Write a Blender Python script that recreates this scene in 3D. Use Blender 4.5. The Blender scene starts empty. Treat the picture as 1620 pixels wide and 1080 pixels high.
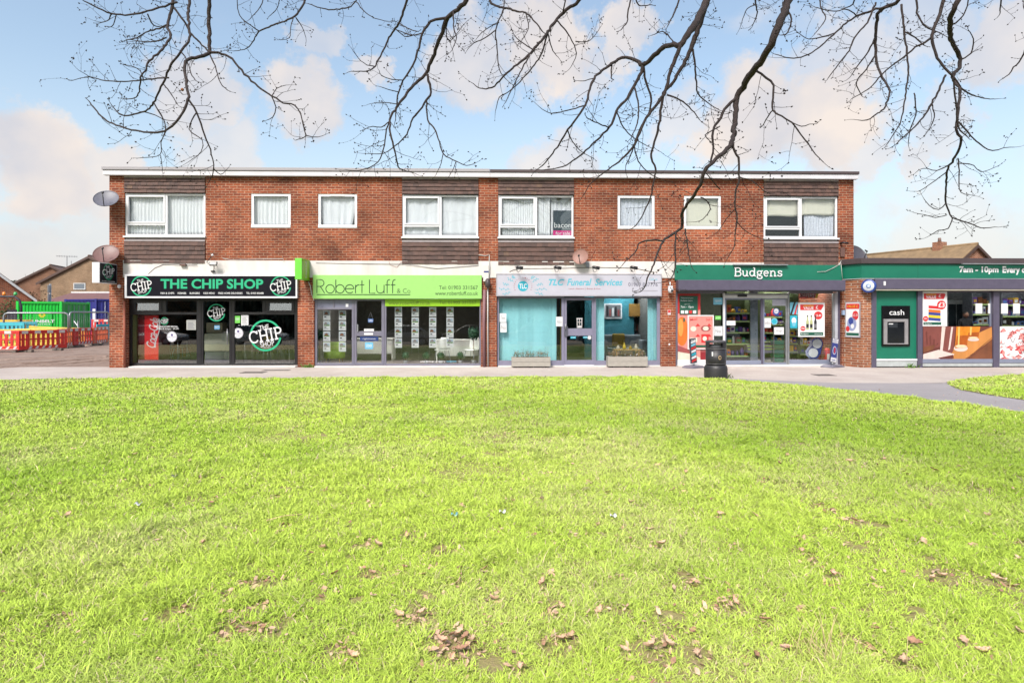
import bpy, bmesh, math, random
import numpy as np
from mathutils import Vector, Matrix
rad = math.radians
rnd = random.Random(7)
nrng = np.random.default_rng(11)
SC = bpy.context.scene
COL = SC.collection

# ------------------------------------------------------------------ camera
FPX, HOR, YAW = 990.0, 494.0, rad(1.5)
CAM = Vector((0.0, -19.0, 1.65))
cd = bpy.data.cameras.new("camera")
cam = bpy.data.objects.new("camera", cd)
COL.objects.link(cam)
cam.location = CAM
cam.rotation_euler = (rad(90), 0, -YAW)
cd.sensor_width = 36.0
cd.lens = 36.0 * FPX / 1620.0
cd.shift_y = -(540.0 - HOR) / 1620.0
cd.clip_end = 2000.0
SC.camera = cam
FW = Vector((math.sin(YAW), math.cos(YAW), 0))
RT = Vector((math.cos(YAW), -math.sin(YAW), 0))
UP = Vector((0, 0, 1))

def ray(px, py):
    return FW + RT * ((px - 810.0) / FPX) + UP * ((HOR - py) / FPX)
def at(px, py, Y=0.0):                       # point of a surveyed picture spot on the plane y = Y
    d = ray(px, py)
    return CAM + d * ((Y - CAM.y) / d.y)
def X(px, Y=0.0): return at(px, HOR, Y).x
def Z(px, py, Y=0.0): return at(px, py, Y).z
def at_depth(px, py, t): return CAM + ray(px, py) * t

# ------------------------------------------------------------------ light and sky
SUN_EL, SUN_ROT = rad(45), rad(203)
SKY_STRENGTH = 0.0565
SC.view_settings.view_transform = 'Standard'
SC.view_settings.look = 'None'
SC.view_settings.gamma = 1.0
SC.view_settings.exposure = 1.42
SC.view_settings.use_curve_mapping = False

sl = bpy.data.lights.new("sun", 'SUN')
sl.energy = 2.0
sl.angle = rad(18)
sl.color = (1.0, 0.96, 0.91)
sun = bpy.data.objects.new("sun", sl)
COL.objects.link(sun)
sd = Vector((math.sin(SUN_ROT) * math.cos(SUN_EL), math.cos(SUN_ROT) * math.cos(SUN_EL), math.sin(SUN_EL)))
sun.rotation_euler = sd.to_track_quat('Z', 'Y').to_euler()
sun.location = sd * 60

W = bpy.data.worlds.new("World")
SC.world = W
W.use_nodes = True
nt = W.node_tree
for n in list(nt.nodes): nt.nodes.remove(n)
def wn(t, **k):
    n = nt.nodes.new(t)
    for a, b in k.items(): setattr(n, a, b)
    return n
wout = wn('ShaderNodeOutputWorld'); wbg = wn('ShaderNodeBackground')
sky = wn('ShaderNodeTexSky', sky_type='NISHITA', sun_disc=False, sun_elevation=SUN_EL, sun_rotation=SUN_ROT,
         air_density=1.15, dust_density=2.2, ozone_density=1.0)
wbg.inputs['Strength'].default_value = SKY_STRENGTH
nt.links.new(wbg.outputs[0], wout.inputs[0])
tc = wn('ShaderNodeTexCoord')
def wmath(op, a, b=None, c=None):
    n = wn('ShaderNodeMath', operation=op)
    for i, v in enumerate((a, b, c)):
        if v is None: continue
        if isinstance(v, (int, float)): n.inputs[i].default_value = v
        else: nt.links.new(v, n.inputs[i])
    return n.outputs[0]
def wvec(op, a, b):
    n = wn('ShaderNodeVectorMath', operation=op)
    for i, v in enumerate((a, b)):
        if isinstance(v, (tuple, list, Vector)): n.inputs[i].default_value = v
        else: nt.links.new(v, n.inputs[i])
    return n
def wrange(v, a, b, c=0.0, d=1.0, smooth=True):
    n = wn('ShaderNodeMapRange')
    if smooth: n.interpolation_type = 'SMOOTHSTEP'
    nt.links.new(v, n.inputs[0])
    for i, x in enumerate((a, b, c, d)): n.inputs[1 + i].default_value = x
    return n.outputs[0]
dirv = tc.outputs['Generated']
warp = wn('ShaderNodeTexNoise'); warp.inputs['Scale'].default_value = 10.0; warp.inputs['Detail'].default_value = 7.0
warp.inputs['Roughness'].default_value = 0.64
nt.links.new(dirv, warp.inputs['Vector'])
w1 = wvec('SUBTRACT', warp.outputs['Color'], (0.5, 0.5, 0.5))
w2 = wn('ShaderNodeVectorMath', operation='SCALE'); w2.inputs['Scale'].default_value = 0.19
nt.links.new(w1.outputs[0], w2.inputs[0])
wd = wn('ShaderNodeVectorMath', operation='NORMALIZE')
nt.links.new(wvec('ADD', dirv, w2.outputs[0]).outputs[0], wd.inputs[0])
PUFFS = [(70, 255, 95, .95), (150, 285, 60, .8), (470, 160, 80, .85), (300, 140, 75, .75), (585, 108, 40, .7), (345, 250, 80, .6),
         (500, 60, 45, .55), (740, 95, 85, .75), (860, 70, 95, .9), (985, 55, 60, .8), (930, 110, 60, .6), (1070, 185, 75, .6),
         (1190, 195, 110, .95), (1310, 190, 105, .95), (1330, 95, 85, .6), (1450, 45, 70, .5), (1595, 60, 80, .8), (1365, 245, 50, .7),
         (1460, 255, 40, .7), (1500, 195, 60, .6), (880, 275, 90, .7), (150, 375, 70, .5), (40, 415, 90, .6), (1490, 375, 110, .45)]
mask = None
for px, py, r, s in PUFFS:
    c = ray(px, py).normalized()
    dt = wvec('DOT_PRODUCT', wd.outputs[0], c).outputs['Value']
    a = r / FPX
    v = wrange(dt, math.cos(a * 0.84), math.cos(a * 0.46), 0.0, s)
    mask = v if mask is None else wmath('MAXIMUM', mask, v)
# a general deck of broken cloud over the whole sky dome
sep = wn('ShaderNodeSeparateXYZ'); nt.links.new(dirv, sep.inputs[0])
zz = wmath('MAXIMUM', sep.outputs['Z'], 0.0)
zi = wmath('ADD', zz, 0.22)
cmb = wn('ShaderNodeCombineXYZ')
nt.links.new(wmath('DIVIDE', sep.outputs['X'], zi), cmb.inputs[0])
nt.links.new(wmath('DIVIDE', sep.outputs['Y'], zi), cmb.inputs[1])
cn = wn('ShaderNodeTexNoise'); cn.inputs['Scale'].default_value = 2.3; cn.inputs['Detail'].default_value = 8.0
cn.inputs['Roughness'].default_value = 0.56
nt.links.new(cmb.outputs[0], cn.inputs['Vector'])
deck = wrange(cn.outputs['Fac'], 0.57, 0.74, 0.0, 0.40)
mask = wmath('MAXIMUM', mask, deck)
# whitening towards the horizon
hz = wrange(zz, 0.0, 0.36, 0.70, 0.10)
mixh = wn('ShaderNodeMixRGB'); nt.links.new(hz, mixh.inputs[0])
gain = wn('ShaderNodeMixRGB', blend_type='MULTIPLY'); gain.inputs[0].default_value = 1.0
gain.inputs[2].default_value = (1.62, 1.58, 1.46, 1)
nt.links.new(sky.outputs[0], gain.inputs[1])
nt.links.new(gain.outputs[0], mixh.inputs[1]); mixh.inputs[2].default_value = (4.75, 5.3, 6.1, 1)
cshade = wn('ShaderNodeTexNoise'); cshade.inputs['Scale'].default_value = 9.0; cshade.inputs['Detail'].default_value = 5.0
nt.links.new(dirv, cshade.inputs['Vector'])
cc = wn('ShaderNodeValToRGB')
cc.color_ramp.elements[0].position = 0.30; cc.color_ramp.elements[0].color = (0.74, 0.74, 0.80, 1)
cc.color_ramp.elements[1].position = 0.62; cc.color_ramp.elements[1].color = (1.05, 0.925, 0.835, 1)
nt.links.new(cshade.outputs['Fac'], cc.inputs[0])
cg = wn('ShaderNodeMixRGB', blend_type='MULTIPLY'); cg.inputs[0].default_value = 1.0
CLOUD_GAIN = 6.1
cg.inputs[2].default_value = (CLOUD_GAIN, CLOUD_GAIN, CLOUD_GAIN, 1)
nt.links.new(cc.outputs[0], cg.inputs[1])
mixc = wn('ShaderNodeMixRGB')
nt.links.new(mask, mixc.inputs[0]); nt.links.new(mixh.outputs[0], mixc.inputs[1]); nt.links.new(cg.outputs[0], mixc.inputs[2])
nt.links.new(mixc.outputs[0], wbg.inputs['Color'])

# ------------------------------------------------------------------ materials
def lin(c):
    return tuple(((v / 255.0) / 12.92 if v / 255.0 <= 0.04045 else (((v / 255.0) + 0.055) / 1.055) ** 2.4) for v in c)
MATS = {}
def M(name, rgb=None, rough=0.6, metal=0.0, var=0.12, scale=7.0, bump=0.0, bscale=60.0, emit=None, raw=None, k=0.9, spec=0.5, streak=0.0):
    """procedural material: base colour with noise variation, roughness variation and optional bump"""
    if name in MATS: return MATS[name]
    m = bpy.data.materials.new(name); m.use_nodes = True
    t = m.node_tree; b = t.nodes['Principled BSDF']
    c = raw if raw else tuple(min(0.82, v * k * 0.74) for v in lin(rgb))
    co = t.nodes.new('ShaderNodeTexCoord')
    n = t.nodes.new('ShaderNodeTexNoise'); n.inputs['Scale'].default_value = scale; n.inputs['Detail'].default_value = 6.0
    n.inputs['Roughness'].default_value = 0.6
    if streak:
        mp = t.nodes.new('ShaderNodeMapping'); mp.inputs['Scale'].default_value = (1, 1, streak)
        t.links.new(co.outputs['Object'], mp.inputs[0]); t.links.new(mp.outputs[0], n.inputs['Vector'])
    else:
        t.links.new(co.outputs['Object'], n.inputs['Vector'])
    rp = t.nodes.new('ShaderNodeValToRGB')
    rp.color_ramp.elements[0].position = 0.28; rp.color_ramp.elements[1].position = 0.72
    rp.color_ramp.elements[0].color = tuple(v * (1 - var) for v in c) + (1,)
    rp.color_ramp.elements[1].color = tuple(min(0.9, v * (1 + var)) for v in c) + (1,)
    t.links.new(n.outputs['Fac'], rp.inputs[0]); t.links.new(rp.outputs[0], b.inputs['Base Color'])
    mr = t.nodes.new('ShaderNodeMapRange'); mr.inputs[3].default_value = max(0.02, rough - 0.1); mr.inputs[4].default_value = min(1, rough + 0.1)
    t.links.new(n.outputs['Fac'], mr.inputs[0]); t.links.new(mr.outputs[0], b.inputs['Roughness'])
    b.inputs['Metallic'].default_value = metal
    b.inputs['Specular IOR Level'].default_value = spec
    if bump:
        n2 = t.nodes.new('ShaderNodeTexNoise'); n2.inputs['Scale'].default_value = bscale; n2.inputs['Detail'].default_value = 4
        t.links.new(co.outputs['Object'], n2.inputs['Vector'])
        bp = t.nodes.new('ShaderNodeBump'); bp.inputs['Strength'].default_value = bump; bp.inputs['Distance'].default_value = 0.02
        t.links.new(n2.outputs['Fac'], bp.inputs['Height']); t.links.new(bp.outputs[0], b.inputs['Normal'])
    if emit:
        b.inputs['Emission Color'].default_value = tuple(emit[:3]) + (1,); b.inputs['Emission Strength'].default_value = emit[3]
    MATS[name] = m
    return m

def glass_material(name, refl=0.055, tint=(0.93, 0.95, 0.95)):
    m = bpy.data.materials.new(name); m.use_nodes = True
    t = m.node_tree
    for n in list(t.nodes): t.nodes.remove(n)
    o = t.nodes.new('ShaderNodeOutputMaterial'); mx = t.nodes.new('ShaderNodeMixShader')
    tr = t.nodes.new('ShaderNodeBsdfTransparent'); tr.inputs[0].default_value = tint + (1,)
    gl = t.nodes.new('ShaderNodeBsdfGlossy'); gl.inputs['Roughness'].default_value = 0.0
    lw = t.nodes.new('ShaderNodeLayerWeight'); lw.inputs[0].default_value = 0.5
    pw = t.nodes.new('ShaderNodeMath'); pw.operation = 'POWER'; pw.inputs[1].default_value = 4.0
    t.links.new(lw.outputs['Facing'], pw.inputs[0])
    mr = t.nodes.new('ShaderNodeMapRange'); mr.inputs[3].default_value = refl; mr.inputs[4].default_value = 0.9
    t.links.new(pw.outputs[0], mr.inputs[0]); t.links.new(mr.outputs[0], mx.inputs[0])
    co = t.nodes.new('ShaderNodeTexCoord'); ns = t.nodes.new('ShaderNodeTexNoise'); ns.inputs['Scale'].default_value = 0.9
    t.links.new(co.outputs['Object'], ns.inputs['Vector'])
    bp = t.nodes.new('ShaderNodeBump'); bp.inputs['Strength'].default_value = 0.03; bp.inputs['Distance'].default_value = 0.05
    t.links.new(ns.outputs['Fac'], bp.inputs['Height']); t.links.new(bp.outputs[0], gl.inputs['Normal'])
    t.links.new(tr.outputs[0], mx.inputs[1]); t.links.new(gl.outputs[0], mx.inputs[2]); t.links.new(mx.outputs[0], o.inputs[0])
    MATS[name] = m
    return m
GLASS = glass_material('window_glass', 0.145)
GLASS_CLEAR = glass_material('shop_glass', 0.10)
GLASS_UP = glass_material('upper_window_glass', 0.05)

def brick_material(name, c1, c2, mortar, tone=0.35, rows=0.0746, length=0.225, msize=0.010):
    c1, c2, mortar = (tuple(v * 0.645 for v in q) for q in (c1, c2, mortar))
    m = bpy.data.materials.new(name); m.use_nodes = True
    t = m.node_tree; b = t.nodes['Principled BSDF']; L = t.links.new
    co = t.nodes.new('ShaderNodeTexCoord'); sp = t.nodes.new('ShaderNodeSeparateXYZ'); L(co.outputs['Object'], sp.inputs[0])
    ad = t.nodes.new('ShaderNodeMath'); ad.operation = 'ADD'; L(sp.outputs['X'], ad.inputs[0]); L(sp.outputs['Y'], ad.inputs[1])
    cb = t.nodes.new('ShaderNodeCombineXYZ'); L(ad.outputs[0], cb.inputs[0]); L(sp.outputs['Z'], cb.inputs[1])
    bt = t.nodes.new('ShaderNodeTexBrick'); L(cb.outputs[0], bt.inputs['Vector'])
    bt.inputs['Scale'].default_value = 1.0; bt.inputs['Brick Width'].default_value = length; bt.inputs['Row Height'].default_value = rows
    bt.inputs['Mortar Size'].default_value = msize; bt.inputs['Mortar Smooth'].default_value = 0.2; bt.inputs['Bias'].default_value = -0.1
    bt.inputs['Color1'].default_value = c1 + (1,); bt.inputs['Color2'].default_value = c2 + (1,); bt.inputs['Mortar'].default_value = mortar + (1,)
    # large weathering patches and small speckle belonging to the bricks
    n1 = t.nodes.new('ShaderNodeTexNoise'); n1.inputs['Scale'].default_value = 0.9; n1.inputs['Detail'].default_value = 7; L(co.outputs['Object'], n1.inputs['Vector'])
    n2 = t.nodes.new('ShaderNodeTexNoise'); n2.inputs['Scale'].default_value = 16; n2.inputs['Detail'].default_value = 5; L(co.outputs['Object'], n2.inputs['Vector'])
    r1 = t.nodes.new('ShaderNodeMapRange'); r1.inputs[1].default_value = 0.3; r1.inputs[2].default_value = 0.7; r1.inputs[3].default_value = 1 - tone; r1.inputs[4].default_value = 1 + tone * 0.7
    L(n1.outputs['Fac'], r1.inputs[0])
    r2 = t.nodes.new('ShaderNodeMapRange'); r2.inputs[1].default_value = 0.3; r2.inputs[2].default_value = 0.7; r2.inputs[3].default_value = 0.72; r2.inputs[4].default_value = 1.25
    L(n2.outputs['Fac'], r2.inputs[0])
    mu = t.nodes.new('ShaderNodeMath'); mu.operation = 'MULTIPLY'; L(r1.outputs[0], mu.inputs[0]); L(r2.outputs[0], mu.inputs[1])
    mx = t.nodes.new('ShaderNodeVectorMath'); mx.operation = 'SCALE'; L(bt.outputs['Color'], mx.inputs[0]); L(mu.outputs[0], mx.inputs['Scale'])
    L(mx.outputs[0], b.inputs['Base Color']); b.inputs['Roughness'].default_value = 0.85; b.inputs['Specular IOR Level'].default_value = 0.25
    bp = t.nodes.new('ShaderNodeBump'); bp.inputs['Strength'].default_value = 0.6; bp.inputs['Distance'].default_value = 0.01; bp.invert = True
    L(bt.outputs['Fac'], bp.inputs['Height']); L(bp.outputs[0], b.inputs['Normal'])
    MATS[name] = m
    return m
BRICK = brick_material('red_brick', (0.40, 0.098, 0.040), (0.21, 0.047, 0.027), (0.46, 0.28, 0.19), tone=.5)
BRICK_ANNEX = brick_material('orange_brick', (0.46, 0.16, 0.07), (0.30, 0.09, 0.045), (0.50, 0.40, 0.31))
BRICK_TAN = brick_material('tan_brick', (0.36, 0.23, 0.13), (0.28, 0.16, 0.085), (0.40, 0.31, 0.23))
BRICK_BROWN = brick_material('brown_brick', (0.30, 0.14, 0.075), (0.22, 0.095, 0.055), (0.33, 0.22, 0.16))

WHITE = M('white_plastic_frame', (240, 240, 244), 0.35, var=0.04)
BLACKF = M('black_frame', (34, 32, 36), 0.35, var=0.2)
GREYF = M('slate_grey_frame', (122, 120, 136), 0.4, var=0.08)
BLUEGREY = M('blue_grey_frame', (134, 140, 160), 0.4, var=0.08)
PURPLEGREY = M('dark_purple_grey_metal', (92, 86, 106), 0.42, var=0.1)
PAPER = M('white_paper', (238, 238, 240), 0.7, var=0.03)
STEEL = M('galvanised_steel', (170, 172, 176), 0.4, metal=0.6, var=0.15)
RENDERW = M('painted_white_band', (232, 226, 222), 0.75, var=0.16, scale=2.5, bump=0.1, streak=0.25)

# ------------------------------------------------------------------ mesh builder
class MB:
    def __init__(s): s.v = []; s.f = []; s.mi = []; s.sm = []; s.mats = []
    def _m(s, mat):
        if mat not in s.mats: s.mats.append(mat)
        return s.mats.index(mat)
    def add(s, vs, fs, mat, smooth=False):
        o = len(s.v); s.v.extend([tuple(p) for p in vs]); i = s._m(mat)
        for f in fs: s.f.append([o + k for k in f]); s.mi.append(i); s.sm.append(smooth)
    def face(s, pts, mat): s.add(pts, [list(range(len(pts)))], mat)
    def box(s, x0, x1, y0, y1, z0, z1, mat, mtx=None):
        x0, x1 = min(x0, x1), max(x0, x1); y0, y1 = min(y0, y1), max(y0, y1); z0, z1 = min(z0, z1), max(z0, z1)
        vs = [Vector(p) for p in ((x0,y0,z0),(x1,y0,z0),(x1,y1,z0),(x0,y1,z0),(x0,y0,z1),(x1,y0,z1),(x1,y1,z1),(x0,y1,z1))]
        if mtx: vs = [mtx @ p for p in vs]
        s.add(vs, [(0,3,2,1),(4,5,6,7),(0,1,5,4),(1,2,6,5),(2,3,7,6),(3,0,4,7)], mat)
    def pbox(s, px0, py0, px1, py1, Y0, Y1, mat):       # a box whose front face Y0 spans the surveyed rectangle
        x0, x1 = X(px0, Y0), X(px1, Y0); pm = (px0 + px1) / 2
        s.box(x0, x1, Y0, Y1, Z(pm, py1, Y0), Z(pm, py0, Y0), mat)
    def rect(s, px0, py0, px1, py1, Y, mat):
        x0, x1 = X(px0, Y), X(px1, Y); pm = (px0 + px1) / 2; z0, z1 = Z(pm, py1, Y), Z(pm, py0, Y)
        s.face([(x0,Y,z0),(x1,Y,z0),(x1,Y,z1),(x0,Y,z1)], mat)
    def poly(s, pts, Y, mat):                            # surveyed outline on plane Y, facing the street
        q = [at(a, b, Y) for a, b in pts]
        ar = sum(q[i].x * q[(i+1) % len(q)].z - q[(i+1) % len(q)].x * q[i].z for i in range(len(q)))
        if ar < 0: q.reverse()
        s.face(q, mat)
    def disc(s, px, py, rx, ry, Y, mat, n=28):
        s.poly([(px + rx * math.cos(2*math.pi*i/n), py + ry * math.sin(2*math.pi*i/n)) for i in range(n)], Y, mat)
    def ring(s, px, py, r0, r1, Y, mat, a0=0, a1=360, n=40):
        vs = []; 
        for i in range(n + 1):
            a = rad(a0 + (a1 - a0) * i / n)
            for r in (r0, r1): vs.append(at(px + r * math.cos(a), py - r * math.sin(a), Y))
        s.add(vs, [(2*i, 2*i+1, 2*i+3, 2*i+2) for i in range(n)], mat)
    def prism(s, pts, a0, a1, mat, axis='y', mtx=None):  # outline (x,z) pushed along y, or (y,z) along x, or (x,y) along z
        n = len(pts)
        def mk(p, a): 
            q = Vector((p[0], a, p[1])) if axis == 'y' else Vector((a, p[0], p[1])) if axis == 'x' else Vector((p[0], p[1], a))
            return mtx @ q if mtx else q
        vs = [mk(p, a0) for p in pts] + [mk(p, a1) for p in pts]
        s.add(vs, [list(range(n)), list(range(2*n-1, n-1, -1))] + [(i, i+n, (i+1) % n + n, (i+1) % n) for i in range(n)], mat)
    def tube(s, pts, r, mat, n=8, smooth=True, cap=True):
        pts = [Vector(p) for p in pts]
        k = len(pts); rs = r if isinstance(r, (list, tuple)) else [r] * k
        vs = []; ref = None
        for i, p in enumerate(pts):
            d = (pts[min(i+1, k-1)] - pts[max(i-1, 0)])
            if d.length < 1e-9: d = Vector((0, 0, 1))
            d.normalize()
            if ref is None:
                ref = d.orthogonal().normalized()
            ref = (ref - d * ref.dot(d))
            if ref.length < 1e-6: ref = d.orthogonal()
            ref.normalize(); b = d.cross(ref)
            for j in range(n):
                a = 2 * math.pi * j / n
                vs.append(p + (ref * math.cos(a) + b * math.sin(a)) * rs[i])
        fs = [(i*n+j, i*n+(j+1) % n, (i+1)*n+(j+1) % n, (i+1)*n+j) for i in range(k-1) for j in range(n)]
        if cap: fs += [list(range(n-1, -1, -1)), [(k-1)*n + j for j in range(n)]]
        s.add(vs, fs, mat, smooth)
    def lathe(s, c, prof, mat, n=28, mtx=None, smooth=True):
        vs = []
        for r, z in prof:
            for j in range(n):
                a = 2*math.pi*j/n
                p = Vector((r*math.cos(a), r*math.sin(a), z))
                p = mtx @ p if mtx else p
                vs.append(p + Vector(c))
        k = len(prof)
        fs = [(i*n+j, i*n+(j+1) % n, (i+1)*n+(j+1) % n, (i+1)*n+j) for i in range(k-1) for j in range(n)]
        s.add(vs, fs, mat, smooth)
    def sphere(s, c, r, mat, nu=14, nv=9):
        r = r if isinstance(r, (tuple, list)) else (r, r, r)
        vs = []; 
        for i in range(nv + 1):
            t = math.pi * i / nv
            for j in range(nu):
                a = 2*math.pi*j/nu
                vs.append((c[0] + r[0]*math.sin(t)*math.cos(a), c[1] + r[1]*math.sin(t)*math.sin(a), c[2] - r[2]*math.cos(t)))
        fs = [(i*nu+j, i*nu+(j+1) % nu, (i+1)*nu+(j+1) % nu, (i+1)*nu+j) for i in range(nv) for j in range(nu)]
        s.add(vs, fs, mat, True)
    def build(s, name, parent=None, label=None, cat=None, group=None, kind=None, local=False, bevel=0.0, solid=0.0):
        me = bpy.data.meshes.new(name)
        off = Vector((0, 0, 0)); loc = None
        if not local and s.v:
            if parent is not None:
                p = parent
                while p is not None: off = off + p.location; p = p.parent
            elif kind != 'structure':
                a = np.array(s.v); loc = Vector(((a[:,0].min()+a[:,0].max())/2, (a[:,1].min()+a[:,1].max())/2, a[:,2].min())); off = loc
        me.from_pydata([tuple(Vector(p) - off) for p in s.v], [], s.f)
        for m in s.mats: me.materials.append(m)
        me.polygons.foreach_set('material_index', s.mi); me.polygons.foreach_set('use_smooth', s.sm)
        me.update()
        o = bpy.data.objects.new(name, me); COL.objects.link(o)
        if parent is not None: o.parent = parent
        if loc is not None: o.location = loc
        if bevel:
            md = o.modifiers.new('bevel', 'BEVEL'); md.width = bevel; md.segments = 2; md.limit_method = 'ANGLE'
        if solid:
            md = o.modifiers.new('solid', 'SOLIDIFY'); md.thickness = solid
        tag(o, label, cat, group, kind)
        return o
def tag(o, label=None, cat=None, group=None, kind=None):
    if label: o['label'] = label
    if cat: o['category'] = cat
    if group: o['group'] = group
    if kind: o['kind'] = kind
    return o
def thing(name, label, cat, loc=(0, 0, 0), rz=0.0, group=None):
    o = bpy.data.objects.new(name, None); COL.objects.link(o); o.empty_display_size = 0.2
    o.location = loc; o.rotation_euler = (0, 0, rz)
    return tag(o, label, cat, group)
def copy_tree(o, parent=None):
    c = o.copy(); COL.objects.link(c)
    if parent is not None: c.parent = parent
    for ch in [k for k in list(o.children) if k.name in COL.objects]: copy_tree(ch, c)
    return c
def copy_thing(o, loc, rz=0.0, label=None, group=None):
    c = copy_tree(o); c.location = loc; c.rotation_euler = (0, 0, rz)
    if label: c['label'] = label
    if group: c['group'] = group
    return c

# ------------------------------------------------------------------ lettering
def glyphs(text, shear=0.0, offset=0.0, spacing=1.0, res=3):
    cu = bpy.data.curves.new('t', 'FONT'); cu.body = text; cu.size = 1.0; cu.shear = shear; cu.offset = offset
    cu.space_character = spacing; cu.resolution_u = res
    ob = bpy.data.objects.new('t', cu); COL.objects.link(ob)
    dg = bpy.context.evaluated_depsgraph_get()
    me = bpy.data.meshes.new_from_object(ob.evaluated_get(dg))
    vs = [v.co.copy() for v in me.vertices]; fs = [list(p.vertices) for p in me.polygons]
    bpy.data.objects.remove(ob); bpy.data.curves.remove(cu); bpy.data.meshes.remove(me)
    return vs, fs
def fit_text(mb, text, px0, py0, px1, py1, Y, mat, shear=0.0, offset=0.0, rot=0.0, spacing=1.0, depth=0.0, res=3, xf=None):
    """letters filling the surveyed rectangle (top-left to bottom-right) on plane Y, turned by rot degrees about its middle"""
    vs, fs = glyphs(text, shear, offset, spacing, res)
    if not vs: return
    ax, bx = min(v.x for v in vs), max(v.x for v in vs); ay, by = min(v.y for v in vs), max(v.y for v in vs)
    if xf is None:
        pm = (px0 + px1) / 2
        X0, X1, Z0, Z1 = X(px0, Y), X(px1, Y), Z(pm, py1, Y), Z(pm, py0, Y)
    else: X0, X1, Z0, Z1 = px0, px1, py1, py0
    cx, cz = (X0 + X1) / 2, (Z0 + Z1) / 2; ca, sa = math.cos(rad(rot)), math.sin(rad(rot))
    out = []
    for v in vs:
        x = X0 + (v.x - ax) / max(1e-6, bx - ax) * (X1 - X0) - cx; z = Z0 + (v.y - ay) / max(1e-6, by - ay) * (Z1 - Z0) - cz
        p = (cx + x*ca - z*sa, Y, cz + x*sa + z*ca)
        out.append(Vector(p) if xf is None else xf @ Vector(p))
    mb.add(out, fs, mat)
    if depth:                                            # raised letters: walls back to the panel
        from collections import Counter
        ed = Counter()
        for f in fs:
            for i in range(len(f)): ed[(f[i], f[(i+1) % len(f)])] += 1
        base = out + [p + Vector((0, depth, 0)) for p in out]; n = len(out)
        mb.add(base, [(b, a, a+n, b+n) for (a, b) in ed if (b, a) not in ed], mat)
def ribbon(mb, pts, w, Y, mat, closed=False):
    """a painted stroke of even width along world (x,z) points"""
    P = [Vector((a, b)) for a, b in pts]; n = len(P); vs = []
    for i in range(n):
        a = P[i-1] if (i > 0 or closed) else P[i]; b = P[(i+1) % n] if (i < n-1 or closed) else P[i]
        d = (b - a); d = d.normalized() if d.length > 1e-9 else Vector((1, 0)); q = Vector((-d.y, d.x)) * w / 2
        vs += [(P[i].x + q.x, Y, P[i].y + q.y), (P[i].x - q.x, Y, P[i].y - q.y)]
    m = n if closed else n - 1
    mb.add(vs, [(2*i+1, 2*((i+1) % n)+1, 2*((i+1) % n), 2*i) for i in range(m)], mat)
def arc(cx, cy, rx, ry, a0, a1, n=14):
    return [(cx + rx*math.cos(rad(a0+(a1-a0)*i/n)), cy + ry*math.sin(rad(a0+(a1-a0)*i/n))) for i in range(n+1)]
# thin round-hand capitals and small letters: strokes in units of x-height 0.62, cap height 1; (advance, strokes)
THIN = {
 'R': (.62, [[(.05,0),(.05,1),(.28,1)]+arc(.28,.75,.25,.25,90,-90)+[(.05,.5)], [(.28,.5),(.58,0)]]),
 'o': (.66, [arc(.33,.32,.29,.31,0,360,24)]),
 'b': (.68, [[(.06,1),(.06,0)], arc(.35,.32,.29,.31,0,360,24)]),
 'e': (.66, [[(.05,.34),(.61,.34)]+arc(.33,.32,.29,.31,5,318,22)]),
 'r': (.36, [[(.07,0),(.07,.62)], arc(.30,.36,.23,.26,180,80,8)]),
 't': (.34, [[(.15,.95),(.15,0)], [(.02,.62),(.31,.62)]]),
 'L': (.46, [[(.05,1),(.05,0),(.42,0)]]),
 'u': (.62, [[(.06,.62),(.06,.26)]+arc(.30,.26,.24,.25,180,360,12)+[(.54,.62)], [(.54,.3),(.54,0)]]),
 'f': (.36, [[(.12,0),(.12,.78)]+arc(.28,.80,.16,.2,180,80,8), [(.0,.62),(.30,.62)]]),
 ' ': (.25, [])}
# slab-serif and roman letters: (strokes, weight factor)
def bar(x, y, h=.09): return [(x-h, y), (x+h, y)]
SLAB = {
 'B': (.74, [[(.14,0),(.14,1)], [(.02,.965),(.40,.965)]+arc(.40,.745,.22,.22,90,-90,10)+[(.14,.525)], [(.40,.525)]+arc(.42,.28,.25,.245,90,-90,10)+[(.02,.035)]]),
 'u': (.74, [[(.02,.62),(.15,.62),(.15,.27)]+arc(.33,.27,.18,.235,180,350,10), [(.42,.62),(.54,.62),(.54,.035),(.68,.035)]]),
 'd': (.72, [arc(.30,.33,.22,.29,0,360,22), [(.40,.965),(.54,.965),(.54,.035),(.66,.035)]]),
 'g': (.68, [arc(.31,.41,.20,.20,0,360,20), [(.44,.55),(.60,.63),(.64,.60)], [(.22,.24),(.12,.16),(.20,.08),(.46,.06)]+arc(.44,-.09,.14,.15,80,-90,8)+arc(.26,-.09,.16,.15,-90,-270,8)]),
 'e': (.64, [[(.10,.35),(.52,.35)]+arc(.31,.325,.22,.29,5,315,20)]),
 'n': (.76, [[(.02,.61),(.14,.61),(.14,0)], bar(.15,.035,.13), arc(.34,.36,.20,.25,165,0,10)+[(.54,0)], bar(.55,.035,.13)]),
 's': (.56, [[(.44,.62),(.44,.46)], arc(.28,.475,.16,.15,30,270,12)+arc(.28,.18,.18,.15,90,-150,12), [(.08,.0),(.08,.18)]]),
 'C': (.76, [arc(.40,.5,.34,.47,40,320,22), [(.67,.98),(.67,.72)]]),
 'H': (.82, [[(.16,0),(.16,1)], [(.66,0),(.66,1)], [(.16,.5),(.66,.5)], bar(.16,.97,.13), bar(.16,.03,.13), bar(.66,.97,.13), bar(.66,.03,.13)]),
 'I': (.40, [[(.20,0),(.20,1)], bar(.20,.97,.14), bar(.20,.03,.14)]),
 'P': (.66, [[(.16,0),(.16,1)], [(.04,.97),(.36,.97)]+arc(.36,.73,.23,.24,90,-90,10)+[(.16,.49)], bar(.16,.03,.14)])}
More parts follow.
